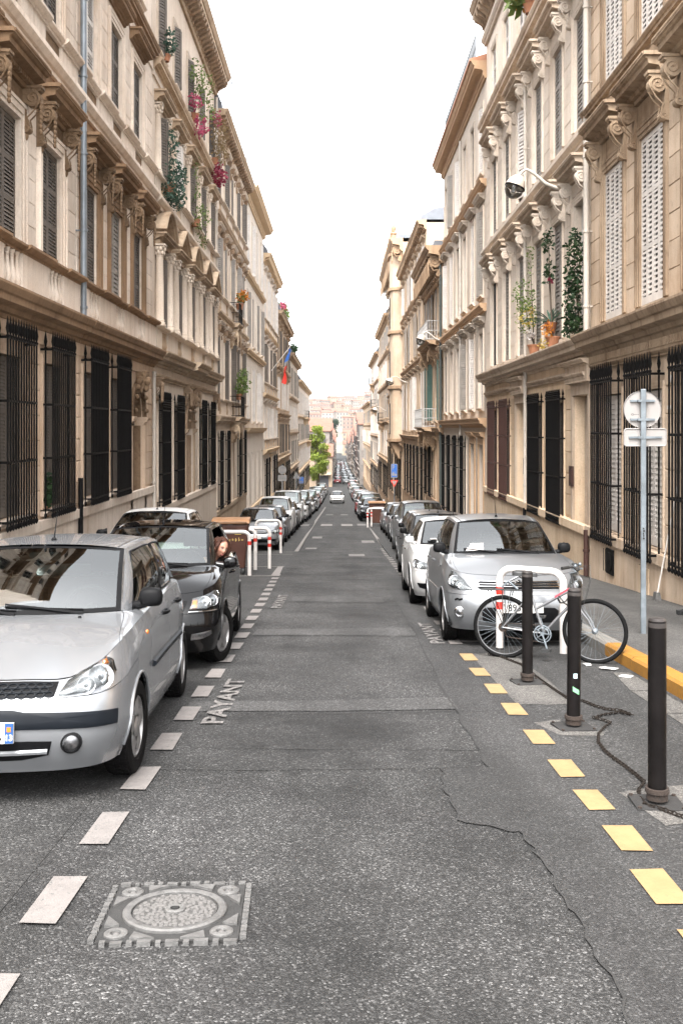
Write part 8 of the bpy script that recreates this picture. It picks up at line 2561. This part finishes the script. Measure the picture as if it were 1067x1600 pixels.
plant('window_plant', 'wispy plant with yellow and white flowers on the third right window sill', (xr - .12, 26.25, zz(2.2)), [(-.25, .15, 1.3, .3, .6, .5), (-.2, .0, .75, .28, .5, .45), (-.1, -.05, 2.2, .12, .25, .5)], M['leaf_light'], 520, .08, (.17, .24), [(M['petal_yellow'], [(-.2, -.05, .75, .22, .35, .35)], 120, .09), (M['paper'], [(-.12, -.1, .25, .12, .2, .16)], 60, .09)], seed=14)
plant('window_plant', 'palm-like potted plant high on the pale right house', (xr - .2, 26.3, zz(11.25)), [(-.1, .0, .6, .35, .6, .5), (-.2, .3, .3, .3, .5, .3)], M['leaf_light'], 240, .34, (.2, .3), [(M['petal_orange'], [(-.1, .5, .2, .2, .2, .2)], 30, .2)], seed=15)
plant('window_plant', 'small leafy pot plant behind a ground-floor grille on the left', (xl - .02, 17.95, zz(-1.40)), [(0, 0, .30, .10, .24, .3)], M['leaf_dark'], 200, .16, (.12, .2), seed=16)
# flag
e = empty('flag', (xl, 76.5, zz(4.3)), 'limp tricolour flag hanging from a slanted pole on the left row', 'flag')
mb = MB(); mb.tube([(0, 0, 0), (1.6, -.4, 2.0)], .03, 6); obj('pole', mb, M['white_wood'], e)
for k, (mt, t0, t1) in enumerate(((M['sign_blue'], 0.0, .34), (M['sign_back'], .34, .5), (M['sign_red'], .5, 1.0))):
    mb = MB(); mb.grid(lambda t, q: (1.45 + .28 * q * math.sin(3 * q + 5 * t) - .5 * t * t, -.36 + .35 * math.sin(q * 7 + t * 3) * .5 - .4 * t * q, 1.85 - 2.6 * t - .25 * q), [lerp_(t0, t1, i / 6) for i in range(7)], [i / 8 for i in range(9)])
    obj('stripe', mb, mt, e, smooth=70, fixn=False)
# ================================================================== FAR SCENERY
rnd = random.Random(21)
M['far_wall'] = [stone('far cream wall', (0.27, 0.21, 0.155), (0.26, 0.2, 0.15), 0.3, 0.3), stone('far white wall', (0.27, 0.235, 0.21), (0.28, 0.24, 0.21), 0.3, 0.3), stone('far pink wall', (0.25, 0.17, 0.14), (0.25, 0.175, 0.145), 0.3, 0.3), stone('far grey wall', (0.20, 0.175, 0.16), (0.15, 0.175, 0.155), 0.3, 0.3)]
M['far_tile'] = plain('far clay roof', (0.17, 0.08, 0.055), 0.9, var=0.25, scale=1.0)
M['far_window'] = plain('far dark window', (0.05, 0.05, 0.055), 0.4)
def far_house(x0, x1, y0, y1, ztop, mat, label, zb=None, roof=True, faces='f', name='house', group=None, fl=3.2):
    zb = min(road(y0), road(y1)) - 3 if zb is None else zb
    e = empty(name, ((x0 + x1) / 2, (y0 + y1) / 2, zb), label, 'house', group)
    cx, cy = (x0 + x1) / 2, (y0 + y1) / 2; w, d, h = (x1 - x0) / 2, (y1 - y0) / 2, ztop - zb
    m = MB(); m.box(-w, w, -d, d, 0, h); obj('wall', m, mat, e)
    if roof:
        m = MB(); m.prism_x([(-d - .3, h + .003), (-d - .3, h + .15), (0, h + .35 + .22 * d if d < 9 else h + 2.2), (d + .3, h + .15), (d + .3, h + .003)], -w - .3, w + .3); obj('roof', m, M['far_tile'], e)
    m = MB(); s = MB(); k = int(min(h - 1.5, 16) / fl)
    for f in range(k):
        z = h - .9 - f * fl
        if 'f' in faces:
            n = max(1, int(w * 2 / 2.6))
            for i in range(n):
                a = -w + 2 * w * (i + .5) / n; m.box(a - .5, a + .5, -d - .03, -d - .005, z - 1.7, z)
                s.box(a - .6, a + .6, -d - .12, -d - .002, z - 1.82, z - 1.72); s.box(a - 1.0, a - .53, -d - .07, -d - .002, z - 1.68, z)
        for sd, q in (('l', -1), ('r', 1)):
            if sd in faces:
                n = max(1, int(d * 2 / 3.0))
                for i in range(n):
                    a = -d + 2 * d * (i + .5) / n
                    m.box(*sorted((q * (w + .005), q * (w + .03))), a - .5, a + .5, z - 1.8, z); s.box(*sorted((q * (w + .002), q * (w + .25))), a - .75, a + .75, z - 1.95, z - 1.82)
                if f % 2: s.box(*sorted((q * (w + .002), q * (w + .3))), -d, d, z + .35, z + .55)
    if m.f:
        o = obj('windows', m, M['far_window'], e); o['kind'] = 'stuff'
        o = obj('sills', s, M['far_wall'][1], e); o['kind'] = 'stuff'
    return e
# the pharmacy corner house
py_ = 205.0; zb = road(py_) - .5
e = empty('house', (-3.6, py_, zb), 'small cream corner house with an orange roof, shop front and dark green cross', 'house')
hh = (CAMZ - 5.9) - zb
m = MB(); m.box(-3.2, 2.15, 0, 14, 0, hh); obj('wall', m, M['far_wall'][0], e)
m = MB(); m.prism_x([(-.35, hh + .003), (-.35, hh + .18), (7, hh + 2.6), (14.3, hh + .18), (14.3, hh + .003)], -3.4, 2.4); obj('roof', m, M['far_tile'], e)
m = MB(); m.box(-.6, 1.4, -.04, -.005, .5, 2.9); obj('shop_window', m, M['far_window'], e)
m = MB(); m.prism_x([(-.9, 2.95), (-.9, 3.05), (-.002, 3.5), (-.002, 3.0)], -2.4, 1.9); obj('awning', m, M['far_wall'][0], e)
m = MB(); m.box(-.05, .95, -.04, -.005, 4.3, 6.0); f = obj('window', m, M['far_window'], e)
for a in (-.62, .97):
    m = MB(); m.box(a, a + .55, -.09, -.005, 4.25, 6.05); obj('shutter', m, M['brown_shutter'], f)
m = MB(); m.box(-1.45, -.85, -.35, -.15, 4.5, 4.9); m.box(-1.3, -1.0, -.36, -.14, 4.3, 5.1); obj('cross_sign', m, M['green_shutter'], e)
# rows of the lower street
y = 222; i = 0
while y < 600:
    L_ = rnd.uniform(12, 20); h = rnd.uniform(10.5, 15)
    far_house(4.4 + rnd.uniform(-.1, .2), 16, y, y + L_ - .1, road(y + L_ / 2) + h, rnd.choice(M['far_wall']), '%s pale house along the right of the far lower street' % ORD[min(i, 26)], faces='lf', group='houses of the far lower street')
    y += L_; i += 1
y = 221; i = 0
while y < 590:
    L_ = rnd.uniform(12, 20); h = rnd.uniform(11, 15)
    far_house(-16, -2.0 + rnd.uniform(-.2, .1), y, y + L_ - .1, road(y + L_ / 2) + h, rnd.choice(M['far_wall']), '%s pale house along the left of the far lower street' % ORD[min(i, 26)], faces='rf', group='houses of the far lower street')
    y += L_; i += 1
# the street climbing the opposite hill
mb = MB(); mb.grid(lambda x, y: (x - .0, y, road(y) + .02), [-3.6, -1.0, 1.6], span(596, 830, 8))
struct('hill_road', mb, M['asphalt'], 'dark road climbing straight up the opposite hill')
mb = MB()
for k in range(14): mb.add([(-1.1, 605 + k * 15, road(605 + k * 15) + .05), (-.9, 605 + k * 15, road(605 + k * 15) + .05), (-.9, 612 + k * 15, road(612 + k * 15) + .05), (-1.1, 612 + k * 15, road(612 + k * 15) + .05)], [(0, 1, 2, 3)])
struct('hill_road_line', mb, M['paint_white'], 'broken white line on the road up the opposite hill')
# houses on the hillside
i = 0
for row in range(11):
    yb = 640 + row * 62
    xmax = 52 * yb / F * 1.1 + 6
    x = -xmax
    while x < xmax:
        w = rnd.uniform(7, 14); d = rnd.uniform(8, 14); y = yb + rnd.uniform(-26, 26)
        if yb < 850 and -4.6 < x + w and x < 2.4:
            if x < -4.6 and -4.6 - x > 4: w = -4.7 - x
            else: x = max(x, 2.5); w = max(w, 7)
        wk = rnd.randrange(4)
        hh_ = far_house(x, x + w - .3, y, y + d, terr(x, y)[2] + rnd.uniform(5, 14) + (3 if rnd.random() < .2 else 0), M['far_wall'][wk], '%s house with a clay roof in the %s row up the opposite hillside' % (('cream', 'white', 'pink', 'grey')[wk], ORD[row]), terr(x, y)[2] - 3, True, 'fr', group='houses on the opposite hillside')
        if not (yb < 850 and abs(x) < 20): hh_.rotation_euler = (0, 0, rnd.uniform(-.5, .5))
        x += w; i += 1
# mountains
mb = MB()
def ridge(x, y):
    t = (y - 3000) / 1000.0
    h = 118 + 14 * math.sin(x * .0042 + .6) + 9 * math.sin(x * .011 + 2) + 4 * math.sin(x * .031) + (x * .012 if x < 800 else 10)
    return (x, y, 20 + (h - 20) * max(0.0, 1 - (1 - t) ** 2) + 3 * math.sin(x * .05 + y * .02) * t)
mb.grid(ridge, span(-1790, 1790, 35), [3000, 3150, 3300, 3500, 3700, 3900, 4000])
mb.grid(lambda x, y: (x, y, ridge(x, 4000)[2] - (y - 4000) * .5), span(-1790, 1790, 60), [4000, 4200])
struct('mountains', mb, plain('scrub mountain', (0.035, 0.04, 0.038), 0.9, var=0.3, scale=0.02), 'pale blue mountain ridge on the horizon', smooth=60)

# ---- trees
def tree(name, label, x, y, z, h, blobs, n, leaf, size, seed=3, core=None):
    e = empty(name, (x, y, z), label, 'tree'); r = random.Random(seed)
    m = MB(); m.tube([(0, 0, -.3), (.1, 0, h * .3), (0, .1, h * .6), (.1, 0, h * .85)], [h * .032, h * .024, h * .016, h * .005], 9)
    for k in range(12):
        a = r.uniform(0, 2 * PI); z0 = h * r.uniform(.25, .7); l = h * r.uniform(.12, .24)
        m.tube([(0, 0, z0), (math.cos(a) * l * .5, math.sin(a) * l * .5, z0 + l * .5), (math.cos(a) * l, math.sin(a) * l, z0 + l * 1.1)], [h * .011, h * .007, h * .002], 6)
    obj('trunk', m, M['bark'], e, smooth=60)
    m = MB(); leaves(m, r, blobs, n, size, .1); obj('crown', m, leaf, e, fixn=False)
    return e
r = random.Random(4)
bl = [(r.uniform(-1.1, 1.2), r.uniform(-1.3, 1.3), 2.6 + 9.0 * k / 15 + r.uniform(-.5, .5), r.uniform(.7, 1.35) * (1.15 if 3 < k < 12 else .8), r.uniform(.7, 1.3), r.uniform(.6, 1.1)) for k in range(16)]
tree('street_tree', 'tall spring-green tree at the end of the left row of houses', -4.05, 187, road(187), 12.0, bl, 9000, M['leaf_spring'], .34)
bl = [(r.uniform(-3.5, 3.5), r.uniform(-3, 3), 5 + r.uniform(0, 9), r.uniform(1.6, 2.8), 2.2, r.uniform(1.4, 2.4)) for k in range(14)]
tree('hill_tree', 'dark blue green tree beside the top of the far hill road', -5.2, 640, road(640) - .5, 22, [(a, b, c + 8, d, e_, f) for a, b, c, d, e_, f in bl], 5000, M['leaf_dark'], .8, 5)

# ---- haze
m = MB(); m.box(-2600, 2600, -80, 4600, -24, 168)
hz = N('haze air')
pv = hz.n('ShaderNodeVolumePrincipled')
pv.inputs['Color'].default_value = (0.84, 0.93, 1.0, 1)
pv.inputs['Density'].default_value = 0.000065
pv.inputs['Anisotropy'].default_value = 0.1
hz.l(pv.outputs[0], hz.out.inputs['Volume'])
o = obj('haze', m, hz.mat); o['kind'] = 'stuff'; o['label'] = 'pale haze in the air over the whole street'
